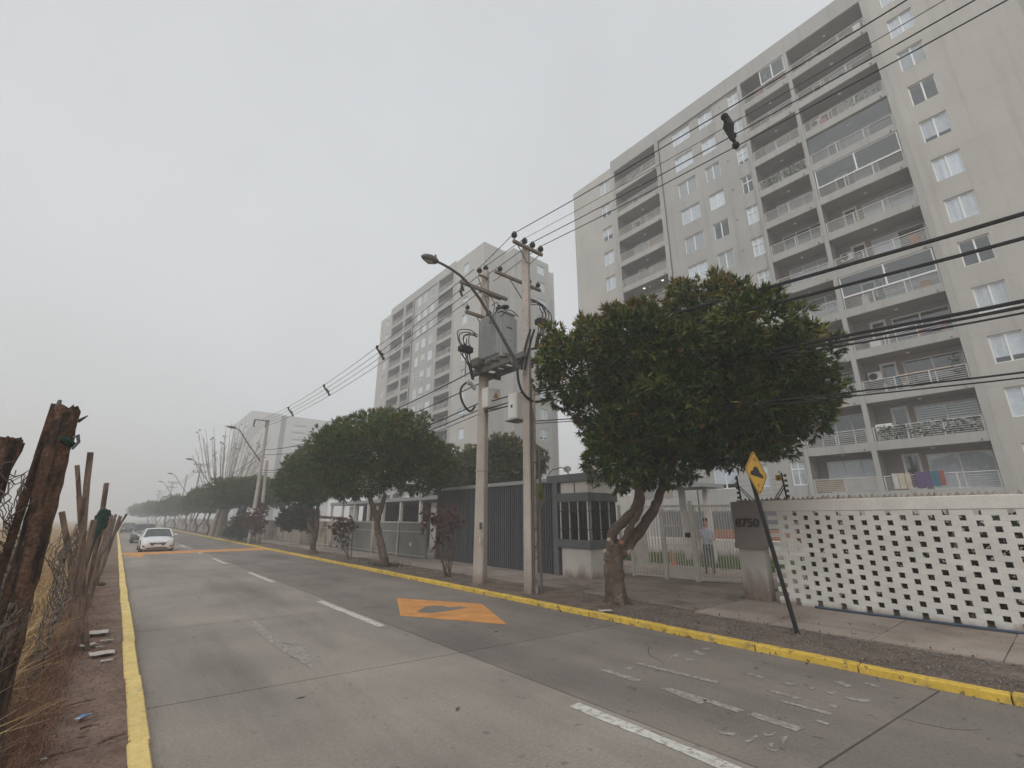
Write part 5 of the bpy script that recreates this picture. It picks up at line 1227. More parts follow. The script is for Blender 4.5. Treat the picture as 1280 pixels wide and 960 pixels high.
# street lamp arm carried by pole 2
lp = thing('street_lamp', 'nearest street lamp, dark head on a long curved arm reaching over the road', 'street lamp', (P2[0], P2[1], 5.6))
LY = 8.30
apts = [at_y(648, 462, LY), at_y(645, 452, LY), at_y(636, 436, LY), at_y(620, 407, LY), at_y(600, 374, LY), at_y(587, 356, LY), at_y(575, 344, LY), at_y(562, 335, LY), at_y(547, 327, LY)]
b = MB(); b.tube(apts, [0.05, 0.05, 0.045, 0.04, 0.038, 0.036, 0.034, 0.032, 0.03], 8); part('arm', b, M_LAMPSHELL, lp, smooth=True)
e0, e1 = apts[-1], at_y(527, 320, LY); dv = (e1 - e0)
b = MB(); b.tube([e0, e0 + dv * 0.15, e0 + dv * 0.45, e0 + dv * 0.8, e1], [0.05, 0.085, 0.11, 0.085, 0.03], 10); hd_ = part('lamp_head', b, M_LAMPSHELL, lp, smooth=True)
b = MB(); b.tube([e0 + dv * 0.25 + Vector((0, 0, -0.05)), e0 + dv * 0.5 + Vector((0, 0, -0.065)), e0 + dv * 0.85 + Vector((0, 0, -0.045))], [0.05, 0.075, 0.04], 8); part('lens', b, M_LAMPLENS, hd_, smooth=True)
b = MB(); b.lathe([(0.03, 0), (0.03, 0.08), (0.015, 0.10)], e0 + dv * 0.15 + Vector((0, 0, 0.06)), 8); part('photocell', b, M_STEEL, hd_)
# ---- farther poles along the kerb
def far_pole(Y, label, lamp=True, cross=True, h=8.3, X=7.15, prop=False, rich=False):
    t = thing('utility_pole', label, 'utility pole', (X, Y, 0.05), 'concrete utility poles')
    b = MB(); b.tube([(X, Y, 0.0), (X, Y, h)], [0.14, 0.09], 8); part('shaft', b, M_POLE, t)
    if prop:
        b = MB(); b.tube([(X + 0.55, Y - 0.1, 0.0), (X + 0.30, Y - 0.1, h * 0.66)], [0.12, 0.10], 8); part('prop_pole', b, M_POLE, t)
    if rich:
        b = MB(); b.box(X - 0.9, Y - 0.15, h - 0.12, X + 0.05, Y - 0.08, h - 0.05); part('crossarm', b, M_STEEL, t)
        b = MB(); b.tube([(X - 0.88, Y - 0.1, h - 0.1), (X - 0.92, Y - 0.1, h - 0.45), (X - 0.85, Y - 0.1, h - 0.6)], 0.05, 6); b.tube([(X - 0.15, Y - 0.1, h - 0.1), (X - 0.15, Y - 0.1, h - 0.6)], 0.03, 6); part('insulator', b, M_INSUL, t)
    elif cross:
        for z, w in ((h - 0.25, 0.8), (h - 1.2, 0.75)):
            b = MB(); b.box(X - w, Y - 0.12, z, X + w, Y - 0.04, z + 0.09); part('crossarm', b, M_WOODARM, t)
            for k in range(4): insulator(t, X - w + 0.05 + (2 * w - 0.1) * k / 3, Y - 0.08, z + 0.16, 0.9)
    return t
def far_lamp(Y, X, z0, label, reach=2.2, rise=2.1):
    t = thing('street_lamp', label, 'street lamp', (X, Y, z0))
    b = MB(); b.tube([(X, Y, z0), (X - reach * 0.55, Y, z0 + rise * 0.62), (X - reach * 0.78, Y, z0 + rise * 0.92), (X - reach * 0.95, Y, z0 + rise)], [0.05, 0.04, 0.035, 0.03], 6); part('arm', b, M_LAMPSHELL, t, smooth=True)
    b = MB(); b.tube([(X - reach * 0.93, Y, z0 + rise), (X - reach * 1.05, Y, z0 + rise + 0.02), (X - reach * 1.22, Y, z0 + rise + 0.04)], [0.06, 0.11, 0.03], 8); part('lamp_head', b, M_LAMPSHELL, t, smooth=True)
    return t
far_pole(36.6, 'pale pole with a shorter prop pole, in front of the faint block', X=7.25, h=8.62, prop=True, rich=True)
far_lamp(36.6, 7.15, 5.6, 'second street lamp along the kerb, on the pole with a prop', 2.0, 2.2)
far_pole(72, 'misty pole with two crossarms rising over the far tree row', X=7.2, h=8.6)
far_lamp(60, 7.2, 5.2, 'third street lamp, its arm showing beside the bare pruned stems', 2.2, 2.6)
far_lamp(84, 7.2, 5.4, 'fourth street lamp, dim above the far tree row', 2.2, 2.6)
far_pole(90, 'slim misty pole without visible crossarms beyond the double crossarm pole', X=7.4, h=8.4, cross=False)
far_pole(112, 'very faint pole with crossarms, second to last in the mist', X=7.2, h=8.6)
far_lamp(104, 7.2, 5.4, 'fifth street lamp, barely visible in the mist', 2.2, 2.6)
far_pole(150, 'faintest pole with crossarms where the street fades out', X=7.2, h=8.6)
# ---- wires
def wire(x, pts, r, label, group, cat='power line', m=M_CABLE):
    """pts: (Y, z) along a line of constant X, sagging between"""
    P = [(x if len(p) == 2 else p[2], p[0], p[1]) for p in pts]; out = []
    for (xa, ya, za), (xb, yb, zb) in zip(P, P[1:]):
        L = abs(yb - ya); n = max(3, int(L / 2)); sag = 0.0009 * L * L * (1 if L < 40 else 0.7)
        for i in range(n):
            t = i / n; out.append((xa + (xb - xa) * t, ya + (yb - ya) * t, za + (zb - za) * t - 4 * sag * t * (1 - t)))
    out.append(P[-1]); b = MB(); b.tube(out, r, 5)
    return solo('power_line', b, m, label, cat, P[0], group, smooth=True)
gm = 'high wires on the insulators'
for k, (xa, x1_, z2, nm) in enumerate(((7.02, 7.35, 9.42, 'outermost high wire, nearest the road, from the right pole top insulator'), (7.40, 7.40, 9.40, 'thin second high wire from the right pole top arm'),
                                       (7.70, 7.65, 9.38, 'third high wire from the right pole top arm'), (8.02, 7.95, 9.38, 'innermost high wire, nearest the buildings, from the right pole top arm'))):
    wire(0, [(-22, 8.9, xa), (P2[1] - 0.12, 9.28, xa)], 0.011 if k != 1 else 0.006, nm, gm)
for k, (xa, xb, za) in enumerate(((7.02, 7.25, 9.15), (7.40, 7.60, 9.45), (7.70, 7.72, 9.2), (8.02, 7.9, 9.0))):
    wire(0, [(P2[1] - 0.12, 9.28, xa), (P1[1], za, xb)], 0.010, 'short wire between the two pole heads, %s counting from the road' % ('first', 'second', 'third', 'fourth')[k], 'short wires between the twin poles')
for k, (xa, z) in enumerate(((7.15, 9.15), (7.28, 8.95), (7.42, 8.8), (7.55, 8.62))):
    xe = 6.45 + 0.12 * k
    wire(0, [(P1[1], z, xa), (36.5, 8.35 - 0.12 * k, xe), (72, 8.45 - 0.1 * k, xe + 0.4), (112, 8.4, xe + 0.5), (150, 8.4, xe + 0.5)], 0.011, 'long high wire leading away into the mist, %s of four from the top' % ('first', 'second', 'third', 'last')[k], 'high wires into the mist')
def spacer(Y, x, z, label):
    t = thing('wire_spacer', label, 'wire spacer', (x, Y, z), 'dark spacers on the wires')
    b = MB(); b.beam((x - 0.16, Y, z + 0.15), (x + 0.16, Y, z - 0.22), 0.05, 0.07); part('bar', b, M_RUBBER, t)
    for a, c in ((-0.14, 0.2), (0.0, 0.0), (0.1, -0.08), (0.17, -0.25)): b = MB(); b.ball((x + a, Y, z + c), 0.07, 8, 5); part('clamp', b, M_RUBBER, t, smooth=True)
    return t
for (u, v, lab) in ((475, 440, 'dark wire spacer at the left edge of the middle block'), (408, 487, 'dark wire spacer over open sky above the second tree'), (363, 514, 'dark wire spacer in front of the faint farthest block')):
    p = at_x(u, v, 7.22); spacer(p.y, p.x, p.z, lab)
p = at_x(912, 162, 7.3)
sp = spacer(p.y, p.x, p.z, 'ragged dark spacer on the wires before the near block top floors')
b = MB(); b.tube([(p.x - 0.02, p.y, p.z + 0.28), (p.x - 0.03, p.y, p.z + 0.05), (p.x + 0.03, p.y, p.z - 0.22)], [0.04, 0.10, 0.03], 7); part('wrap', b, M_RUBBER, sp)
gl = 'heavy low cables'
for z0_, z1_, r, lab in ((6.05, 5.62, 0.030, 'topmost thick black cable crossing the near block from the right pole'), (5.72, 5.36, 0.026, 'second thick black cable below the topmost across the near block'),
                         (4.92, 4.66, 0.026, 'third heavy cable, upper of the close bundle before the near block'), (4.85, 4.58, 0.022, 'fourth heavy cable, just under the third in the close bundle'),
                         (4.78, 4.50, 0.014, 'thin line under the close cable bundle before the near block'), (4.08, 3.80, 0.013, 'lower pair of thin dark lines before the near block, upper one'), (4.02, 3.73, 0.010, 'lower pair of thin dark lines before the near block, lower one')):
    wire(7.70, [(P2[1], z0_), (-22, z1_ - 0.1)], r, lab, gl, 'cable')
for z0_, z1_, r, lab in ((6.05, 6.45, 0.020, 'upper thick cable leaving the left pole toward the prop pole'), (5.55, 6.1, 0.018, 'second cable leaving the left pole toward the prop pole'),
                         (4.95, 5.0, 0.020, 'third cable, first of the low ones leaving the left pole'), (4.75, 4.85, 0.018, 'fourth cable, lower one leaving the left pole'), (4.62, 4.70, 0.012, 'lowest thin cable leaving the left pole')):
    b = wire(7.55, [(P1[1], z0_), (36.6, z1_, 7.25), (72, z1_, 7.2)], r, lab, gl, 'cable')
for z0_, z1_, lab in ((4.90, 4.86, 'upper short cable from pole to pole below the cabinet'), (4.70, 4.70, 'middle short cable from pole to pole below the cabinet'), (4.62, 4.60, 'lower short cable from pole to pole below the cabinet')):
    wire(7.55, [(P1[1], z0_), (P2[1], z1_)], 0.018, lab, 'short cables between poles', 'cable')

# ================================================================== TREES
def tree(name, label, cat, base, group=None): return thing(name, label, cat, base, group)
def from_view(u, v, bx, by, back=0.0):
    """a point seen at (u, v), on the upright plane through (bx, by) facing the street corner, pushed back by some metres"""
    p = beside(u, v, bx, by); n = Vector((math.sin(YAW), math.cos(YAW), 0)); d = (p - EYE)
    return p + d * (back / d.dot(n))
def clumps_from(px_list, bx, by):
    out = []
    sc = (bx * math.sin(YAW) + by * math.cos(YAW)) / F_PX
    for u, v, r, rv, back in px_list:
        c = from_view(u, v, bx, by, back); k = sc * (1 + back / (sc * F_PX))
        out.append((c.x, c.y, c.z, r * k, r * k, rv * k))
    return out
# ---- the big broad tree by the kerb
TB = (8.05, 6.32)
bt = tree('broadleaf_tree', 'big nearest broad-crowned tree with forked trunk, before the gate and near block', 'tree', (TB[0], TB[1], 0.06))
big = [(742, 455, 66, 58, -0.4), (712, 470, 42, 55, 0.6), (700, 440, 28, 30, 0.2), (800, 425, 75, 48, 0.5), (790, 430, 66, 45, -1.2), (880, 405, 72, 60, 0.2), (900, 392, 50, 46, 1.0), (940, 410, 60, 55, -0.8), (985, 455, 58, 62, 0.4),
       (1012, 480, 36, 50, 1.0), (990, 500, 48, 52, -0.6), (930, 500, 80, 70, 0.8), (940, 520, 70, 55, -1.0), (850, 500, 90, 75, -0.8), (840, 520, 90, 70, 1.2), (800, 540, 66, 62, 0.2), (770, 560, 44, 50, -0.5), (790, 575, 44, 40, 0.8), (835, 575, 46, 36, 0.0), (905, 555, 60, 34, 0.3), (950, 555, 40, 26, 0.6), (760, 510, 58, 60, 0.9)]
def street_lean(u, v=0): return (-2.7 * max(0, u - 790) / 250) * min(1, max(0.12, (545 - v) / 130)) - 0.3      # the crown is drawn out along the kerb, over the cables
big = [(u, v, r * 0.92, rv * 0.88, k + street_lean(u, v)) for u, v, r, rv, k in big]
big += [(800, 445, 60, 46, -1.1), (850, 452, 58, 46, -1.6), (900, 448, 54, 48, -2.1), (945, 458, 46, 44, -2.5), (985, 452, 34, 40, -2.9), (900, 500, 52, 36, -1.9), (955, 500, 42, 34, -2.4), (835, 498, 58, 40, -1.3)]
cl = clumps_from(big, *TB)
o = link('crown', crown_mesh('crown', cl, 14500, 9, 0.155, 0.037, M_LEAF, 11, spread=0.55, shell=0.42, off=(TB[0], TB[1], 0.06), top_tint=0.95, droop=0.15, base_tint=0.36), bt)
tw = [(898, 350, 10, 14, 0.2), (850, 365, 14, 12, 0.3), (800, 385, 18, 10, -0.2), (960, 372, 16, 14, 0.2), (1000, 392, 12, 12, 0.1), (735, 405, 16, 10, 0.0), (690, 415, 12, 12, 0.2), (1035, 470, 14, 18, 0.2), (1040, 500, 12, 14, 0.0), (925, 360, 12, 12, 0), (1015, 420, 12, 16, 0), (765, 392, 12, 10, 0), (680, 455, 10, 20, 0)]
tw = [(u, v, r, rv, k + street_lean(u, v)) for u, v, r, rv, k in tw]
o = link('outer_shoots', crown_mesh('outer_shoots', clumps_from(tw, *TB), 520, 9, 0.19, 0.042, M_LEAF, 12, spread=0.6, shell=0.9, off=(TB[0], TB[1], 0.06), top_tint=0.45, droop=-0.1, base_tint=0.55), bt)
def vb(*pts): return [from_view(u, v, TB[0], TB[1], k) for u, v, k in pts]
b = MB()
limb(b, [(TB[0], TB[1], -0.05)] + vb((768, 725, 0), (767, 700, 0), (770, 680, 0)), 0.225, 0.165, 12, 1, 0.012)
trunk = part('trunk', b, M_BARK, bt, smooth=True)
b = MB()
for a in range(6):
    an = a * 1.05; limb(b, [(TB[0] + 0.11 * math.cos(an), TB[1] + 0.11 * math.sin(an), 0.24), (TB[0] + 0.20 * math.cos(an), TB[1] + 0.20 * math.sin(an), 0.09), (TB[0] + 0.36 * math.cos(an), TB[1] + 0.36 * math.sin(an), 0.0)], 0.09, 0.03, 8, a, 0.01)
part('root_flare', b, M_BARK, trunk, smooth=True)
b = MB()
limb(b, vb((770, 698, 0), (785, 682, 0.1), (802, 660, 0.15), (818, 635, 0.1), (828, 610, 0.0), (850, 560, -0.6), (890, 500, -1.2), (930, 440, -1.6)), 0.125, 0.06, 10, 2, 0.02); part('limb', b, M_BARK, bt, smooth=True)
b = MB()
limb(b, vb((768, 695, 0), (764, 680, -0.05), (768, 662, -0.1), (784, 648, -0.05), (795, 632, 0.0), (802, 600, 0.0), (810, 560, 0.1), (830, 500, -0.5), (860, 430, -0.9)), 0.125, 0.06, 10, 3, 0.02); part('limb', b, M_BARK, bt, smooth=True)
b = MB()
limb(b, vb((776, 684, 0.0), (782, 672, -0.15), (790, 655, -0.2), (800, 636, -0.15), (800, 610, -0.2), (770, 560, -0.3), (740, 490, -0.3)), 0.085, 0.04, 10, 4, 0.02); part('limb', b, M_BARK, bt, smooth=True)
for (u, v, k) in ((762, 676, -0.2), (757, 690, -0.18), (786, 689, 0.02)):
    c = from_view(u, v, TB[0], TB[1], k); d = Vector((-0.6 if u < 770 else 0.5, -0.2, 0.35))
    b = MB(); b.tube([c - d * 0.12, c + d * 0.08], [0.06, 0.042], 9); part('pruned_stub', b, (M_BARK_PALE), bt)
c = from_view(777, 678, TB[0], TB[1], -0.24)
b = MB(); b.lathe([(0.06, 0), (0.052, 0.012), (0.02, 0.02)], c, 10, 0, (-0.35, -0.75, 0.3)); part('saw_cut', b, M_CUT, bt, label='orange brown saw cut on the trunk fork')
g = random.Random(4)
b = MB()
for k in range(26):
    q = cl[g.randrange(len(cl))]; s = vb((830, 560, 0.0))[0] if k % 2 else vb((800, 560, 0))[0]
    e = Vector(q[:3]) + Vector((g.uniform(-1, 1) * q[3], g.uniform(-1, 1) * q[4], g.uniform(-.6, .8) * q[5])) * 0.8
    limb(b, [s, s.lerp(e, 0.5) + Vector((g.uniform(-.3, .3), g.uniform(-.3, .3), 0.2)), e], 0.05, 0.012, 6, k, 0.03, 4)
part('twigs', b, M_BARK, bt, smooth=True)['kind'] = 'stuff'
# ---- second and third street trees
def kerb_tree(label, T, crown_px, forks, n, leaf, seed, group=None, trunk_r=0.16, tint=0.4):
    t = tree('street_tree', label, 'tree', (T[0], T[1], 0.06), group)
    crown_px = [(u, v - 3, r * 0.86, rv * 0.80, k) for u, v, r, rv, k in crown_px]
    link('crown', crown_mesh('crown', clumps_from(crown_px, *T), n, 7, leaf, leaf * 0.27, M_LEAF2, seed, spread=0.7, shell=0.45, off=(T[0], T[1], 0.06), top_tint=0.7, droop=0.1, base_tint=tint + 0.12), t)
    for k, f in enumerate(forks):
        pts = [from_view(u, v, T[0], T[1], 0.0) for u, v in f]
        if k == 0: pts = [Vector((T[0], T[1], -0.05))] + pts
        b = MB(); limb(b, pts, trunk_r if k == 0 else trunk_r * 0.75, trunk_r * 0.45, 9, seed + k, 0.02); part('trunk' if k == 0 else 'limb', b, M_BARK, t, smooth=True)
    return t
kerb_tree('second tree from the camera, round dense crown before the barred fence', (7.75, 16.3),
    [(478, 560, 78, 46, 0.0), (430, 575, 50, 42, 0.5), (525, 575, 50, 38, 0.3), (545, 585, 28, 30, 0.0), (470, 540, 45, 30, 0.6), (500, 545, 50, 32, -0.6), (420, 560, 35, 40, -0.5), (520, 600, 40, 26, 0.5), (450, 600, 48, 28, 0.2), (490, 535, 26, 24, 0)],
    [[(478, 690), (474, 672), (472, 655), (476, 635), (482, 618)], [(472, 650), (468, 640), (464, 628), (458, 612)]], 6400, 0.19, 21)
kerb_tree('third tree from the camera, crown touching the second tree, two twisted trunks', (7.65, 23.7),
    [(385, 600, 40, 34, 0.0), (405, 580, 36, 26, 0.4), (365, 610, 22, 24, 0.0), (420, 600, 26, 28, 0.5), (390, 615, 34, 20, -0.4), (375, 588, 24, 20, -0.2), (430, 612, 16, 16, 0.2)],
    [[(391, 685), (394, 670), (396, 655), (397, 642), (398, 628)], [(394, 668), (388, 660), (386, 650), (390, 640), (388, 630)]], 4200, 0.21, 31)
# ---- the run of trees beyond the prop pole, into the mist
def row_tree(label, T, w, h0, h1, n, leaf, seed, lean=0.0):
    t = tree('street_tree', label, 'tree', (T[0], T[1], 0.06), 'street trees along the far kerb')
    g = random.Random(seed); cl = []
    for k in range(7):
        cl.append((T[0] + g.uniform(-0.45, 0.45) * w + lean, T[1] + g.uniform(-0.45, 0.45) * w, h0 + (h1 - h0) * g.uniform(0.46, 0.68), w * g.uniform(0.30, 0.46), w * g.uniform(0.30, 0.46), (h1 - h0) * g.uniform(0.24, 0.34)))
    link('crown', crown_mesh('crown', cl, n, 6, leaf, leaf * 0.32, M_LEAF2, seed, spread=0.8, shell=0.5, off=(T[0], T[1], 0.06), top_tint=0.6, base_tint=0.46), t)
    b = MB(); limb(b, [(T[0], T[1], -0.05), (T[0] + 0.1, T[1], 0.7), (T[0] - 0.15, T[1] + 0.2, 1.4), (T[0] + 0.1, T[1], h0 + 0.9)], 0.16, 0.07, 8, seed, 0.02); part('trunk', b, M_BARK, t, smooth=True)
    b = MB(); limb(b, [(T[0] + 0.05, T[1], 0.6), (T[0] + 0.5, T[1] - 0.3, 1.2), (T[0] + 0.8, T[1] - 0.4, h0 + 0.8)], 0.11, 0.05, 8, seed + 5, 0.02); part('limb', b, M_BARK, t, smooth=True)
    return t
for k, (X_, Y_, w, h0, h1, n, lf_, lab) in enumerate(((7.75, 42.5, 3.9, 2.05, 4.95, 4600, 0.26, 'wide dark tree behind the prop pole, first of the far row'), (7.9, 50.5, 3.4, 2.1, 4.5, 3200, 0.28, 'second tree of the far row, left of the prop pole, by the pale bare stems'),
        (7.6, 59.0, 4.0, 2.0, 5.0, 2800, 0.30, 'third tree of the far row, dark with a round top'), (7.6, 69.0, 3.6, 1.9, 4.3, 2000, 0.34, 'fourth tree of the far row, softened by mist'),
        (7.6, 80.0, 4.2, 1.9, 5.0, 1700, 0.36, 'fifth tree of the far row, greyed by mist'), (7.4, 94.0, 4.2, 1.8, 4.5, 1400, 0.42, 'sixth tree of the far row, grey in the mist'),
        (7.2, 111.0, 5.0, 1.7, 5.0, 1300, 0.50, 'seventh tree of the far row, a soft grey shape'), (6.9, 132.0, 5.5, 1.5, 5.2, 1200, 0.55, 'eighth tree of the far row, nearly lost in mist'), (6.6, 160.0, 6.5, 1.5, 5.8, 1200, 0.65, 'last visible tree of the far row, faintest of all'))):
    row_tree(lab, (X_, Y_), w, h0, h1, n, lf_, 50 + k)
# ---- pruned poplar-like tree: a fan of bare upright stems with tufts
bp = tree('pruned_tree', 'tall pale tree pruned to a fan of bare upright stems with few leaf tufts', 'tree', (7.9, 53.5, 0.06))
b = MB(); g = random.Random(9)
limb(b, [(7.7, 53.5, -0.05), (7.75, 53.5, 1.2), (7.85, 53.5, 2.6), (7.9, 53.5, 3.4)], 0.38, 0.22, 10, 1, 0.03); limb(b, [(8.3, 53.7, -0.05), (8.2, 53.7, 1.4), (8.1, 53.6, 3.0)], 0.3, 0.18, 10, 2, 0.03); limb(b, [(7.2, 53.4, -0.05), (7.45, 53.4, 2.0), (7.6, 53.5, 3.2)], 0.26, 0.16, 10, 3, 0.03)
part('trunk', b, M_BARK_PALE, bp, smooth=True)
tips = []
for k in range(42):
    a = -1 + 2 * k / 41 + g.uniform(-.08, .08); dy = g.uniform(-1.6, 1.6); h = 11.0 - 1.5 * abs(a) + g.uniform(-2.4, 0.6)
    s0 = Vector((7.85 + a * 0.7, 53.5 + dy * 0.15, 2.8)); e = Vector((7.8 + a * 3.3, 53.5 + dy, h))
    b = MB(); limb(b, [s0, s0.lerp(e, 0.4) + Vector((a * 0.25, 0, 0.1)), s0.lerp(e, 0.75) + Vector((a * 0.12, 0, 0.1)), e], 0.040, 0.014, 5, k, 0.03, 4); part('stem', b, M_BARK_PALE, bp, smooth=True)
    for j in range(4):
        q = s0.lerp(e, g.uniform(0.5, 0.95)); b2 = q + Vector((g.uniform(-.35, .35), g.uniform(-.3, .3), g.uniform(0.2, 0.5)))
        tips.append((q, b2))
    if g.random() < 0.45: tips.append((None, e))
b = MB()
for q, e in tips:
    if q is not None: b.tube([q, e], [0.022, 0.010], 4)
part('twigs', b, M_BARK_PALE, bp)['kind'] = 'stuff'
link('leaf_tufts', crown_mesh('leaf_tufts', [(e.x, e.y, e.z, 0.16, 0.16, 0.16) for q, e in tips if q is None] , 60, 4, 0.16, 0.08, M_LEAF3, 5, shell=0.9, off=(7.9, 53.5, 0.06), base_tint=0.1), bp)['kind'] = 'stuff'
# ---- dark conifer and red-leaved shrubs on the verge
cf = tree('conifer', 'small dark conifer with drooping tiers, left of the prop pole foot', 'tree', (7.35, 41.0, 0.06))
b = MB(); b.tube([(7.35, 41, -0.03), (7.35, 41, 2.5)], [0.10, 0.03], 7); part('trunk', b, M_BARK, cf)
link('crown', crown_mesh('crown', [(7.35, 41, 0.55 + 0.38 * k, 1.0 - 0.15 * k, 1.0 - 0.15 * k, 0.14) for k in range(6)], 700, 8, 0.26, 0.05, M_HEDGE, 8, spread=0.5, shell=0.95, off=(7.35, 41, 0.06), droop=0.5, base_tint=0.3, top_tint=0), cf)
def shrub(label, T, px, stems, n, leaf, seed, m=M_LEAF_RED):
    t = tree('shrub', label, 'shrub', (T[0], T[1], 0.06), 'thin red-leaved shrubs on the verge')
    link('foliage', crown_mesh('foliage', clumps_from(px, *T), n, 6, leaf, leaf * 0.4, m, seed, spread=0.8, shell=0.95, off=(T[0], T[1], 0.06), base_tint=0.4, top_tint=0.1), t)
    g = random.Random(seed)
    for k, (u, v) in enumerate(stems):
        e = from_view(u, v, *T, g.uniform(-0.2, 0.2)); s0 = Vector((T[0] + g.uniform(-0.08, 0.08), T[1] + g.uniform(-0.08, 0.08), 0))
        b = MB(); limb(b, [s0, s0.lerp(e, 0.4) + Vector((g.uniform(-.05, .05), 0, 0.05)), e], 0.022, 0.006, 5, k, 0.012, 4); part('stem', b, M_BARK, t, smooth=True)
    return t
shrub('sparse red-leaved shrub before the slatted store, nearest of the shrubs', (7.70, 12.1), [(550, 652, 16, 16, 0), (540, 645, 12, 10, 0.2), (566, 642, 14, 10, -0.1), (552, 675, 12, 16, 0), (535, 658, 8, 12, 0), (572, 655, 8, 10, 0)],
      [(552, 640), (540, 640), (568, 636), (533, 655), (575, 650), (547, 665), (560, 660), (545, 650), (557, 634)], 130, 0.12, 71)
shrub('small purplish shrub between the second and third trees', (7.68, 19.6), [(428, 660, 14, 10, 0), (438, 655, 8, 8, 0), (420, 655, 8, 7, 0), (428, 675, 8, 10, 0)],
      [(428, 652), (416, 655), (442, 652), (422, 668), (434, 665)], 120, 0.14, 72)
shrub('dense dark red shrub in front of the prop pole', (7.45, 36.0), [(318, 650, 12, 10, 0), (326, 640, 7, 8, 0), (330, 634, 6, 5, 0), (322, 660, 8, 6, 0), (310, 654, 6, 6, 0)],
      [(318, 645), (328, 636), (312, 652), (324, 655)], 260, 0.22, 73)
# ---- yard trees behind the store
def yard_tree(label, T, px, n, leaf, m, seed):
    t = tree('yard_tree', label, 'tree', (T[0], T[1], 0.04), 'yard trees behind the slatted store')
    cl = clumps_from(px, *T)
    link('crown', crown_mesh('crown', cl, n, 7, leaf, leaf * 0.3, m, seed, spread=0.7, shell=0.5, off=(T[0], T[1], 0.04), top_tint=0.6, base_tint=0.22, droop=0.2), t)
    b = MB(); limb(b, [(T[0], T[1], 0), (T[0] + 0.1, T[1], 1.5), Vector(cl[0][:3])], 0.16, 0.06, 8, seed, 0.03); part('trunk', b, M_BARK, t, smooth=True)
yard_tree('yellowing tree behind the slatted store, between the two concrete poles', (13.6, 17.0), [(622, 585, 34, 30, 0), (640, 572, 26, 26, 0.5), (605, 600, 26, 22, 0), (655, 590, 22, 30, 0.3), (628, 560, 22, 16, 0), (672, 575, 14, 14, 0)], 2600, 0.22, M_LEAF3, 81)
yard_tree('pale-tipped tree behind the slatted store, left of the left pole', (13.2, 20.5), [(575, 592, 26, 24, 0), (588, 578, 16, 18, 0), (560, 600, 20, 18, 0)], 1500, 0.22, M_LEAF3, 82)
yard_tree('dark clipped tree behind the fence, under the third tree crown', (11.6, 30.0), [(372, 645, 16, 14, 0), (362, 650, 12, 12, 0), (384, 650, 12, 12, 0)], 900, 0.24, M_HEDGE, 83)
# tufts and roots on the verge
g2 = np.random.default_rng(14)
for (x, y, n, lab) in ((7.8, 16.3, 260, 'weeds round the foot of the second tree'),(7.45, 38.5, 500, 'green grass patch by the prop pole')):
    P = np.stack([g2.normal(x, 0.3, n), g2.normal(y, 0.5 if n < 400 else 1.4, n), np.full(n, 0.06)], 1)
    tag(link('verge_weeds', blades_mesh('verge_weeds', P, 0.16, 0.02, 0.6, M_HEDGE if n < 400 else M_LAWN, 4)), kind='stuff')

# ================================================================== THE OLD FENCE ON THE LEFT
def log_post(label, base, top, r0, r1, seed, m=M_LOG, n=22, flat=1.0, name='fence_post', group='old wooden posts on the left', smooth=True):
    base, top = Vector(base), Vector(top); t = thing(name, label, 'fence post', tuple(base), group)
    g = random.Random(seed); k = 30; d = (top - base); a = d.orthogonal().normalized(); c = d.cross(a).normalized()
    b = MB(); vs = []; fs = []
    for i in range(k + 1):
        p = base + d * i / k + a * g.uniform(-0.006, 0.006); r = r0 + (r1 - r0) * i / k
        for j in range(n):
            th = 2 * math.pi * j / n
            q = r * (1 + 0.20 * noise.noise((math.cos(th) * 1.5 + seed, math.sin(th) * 1.5, i * 0.35)) + 0.13 * noise.noise((math.cos(th) * 5 + seed, math.sin(th) * 5, i * 0.12)) + 0.06 * g.uniform(-1, 1))
            e = d.normalized() * (g.uniform(-0.03, 0.03) if i == k else 0)
            vs.append(p + a * math.cos(th) * q + c * math.sin(th) * q * flat + e)
    fs = [(i * n + j, i * n + (j + 1) % n, (i + 1) * n + (j + 1) % n, (i + 1) * n + j) for i in range(k) for j in range(n)]
    vs.append(top); fs += [(k * n + j, k * n + (j + 1) % n, len(vs) - 1) for j in range(n)]
    b.add(vs, fs); part('shaft', b, m, t, smooth=smooth)
    return t
def stake(label, base, top, w, h, seed, m=M_STAKE):
    t = thing('fence_stake', label, 'fence stake', tuple(base), 'old wooden posts on the left')
    g = random.Random(seed); base, top = Vector(base), Vector(top); b = MB(); k = 6
    pts = [base.lerp(top, i / k) + Vector((g.uniform(-1, 1), g.uniform(-1, 1), 0)) * 0.006 for i in range(k + 1)]
    for p, q in zip(pts, pts[1:]): b.beam(p, q + (q - p).normalized() * 0.004, w * g.uniform(0.94, 1.06), h * g.uniform(0.94, 1.06))
    part('shaft', b, m, t, bevel=0.003)
    return t
T1 = at_y(86, 510, 5.0)
big_log = log_post('thick dark rotten log post with green rag, tallest on the left', (-0.42, 5.0, 0.0), T1, 0.092, 0.072, 1)
b = MB(); d1 = Vector(T1) - Vector((-0.42, 5.0, 0))
c = Vector(T1) - d1.normalized() * 0.27; b.tube([c + Vector((0.082 * math.cos(a), 0.082 * math.sin(a), 0.02 * math.sin(a * 3))) for a in np.linspace(-1.5, 0.0, 7)], [0.012, 0.026, 0.03, 0.024, 0.028, 0.018, 0.008], 6)
part('green_rag', b, M_GREENCLOTH, big_log, smooth=True)
b = MB(); c = at_y(92, 547, 4.86); b.tube([c, c + Vector((0.02, 0, 0.02)), c + Vector((0.035, 0, -0.03)), c + Vector((0.01, 0, -0.09))], [0.012, 0.015, 0.012, 0.008], 6); part('rag_end', b, mat('grey_rag', (0.12, 0.125, 0.14), 0.9), big_log, smooth=True)
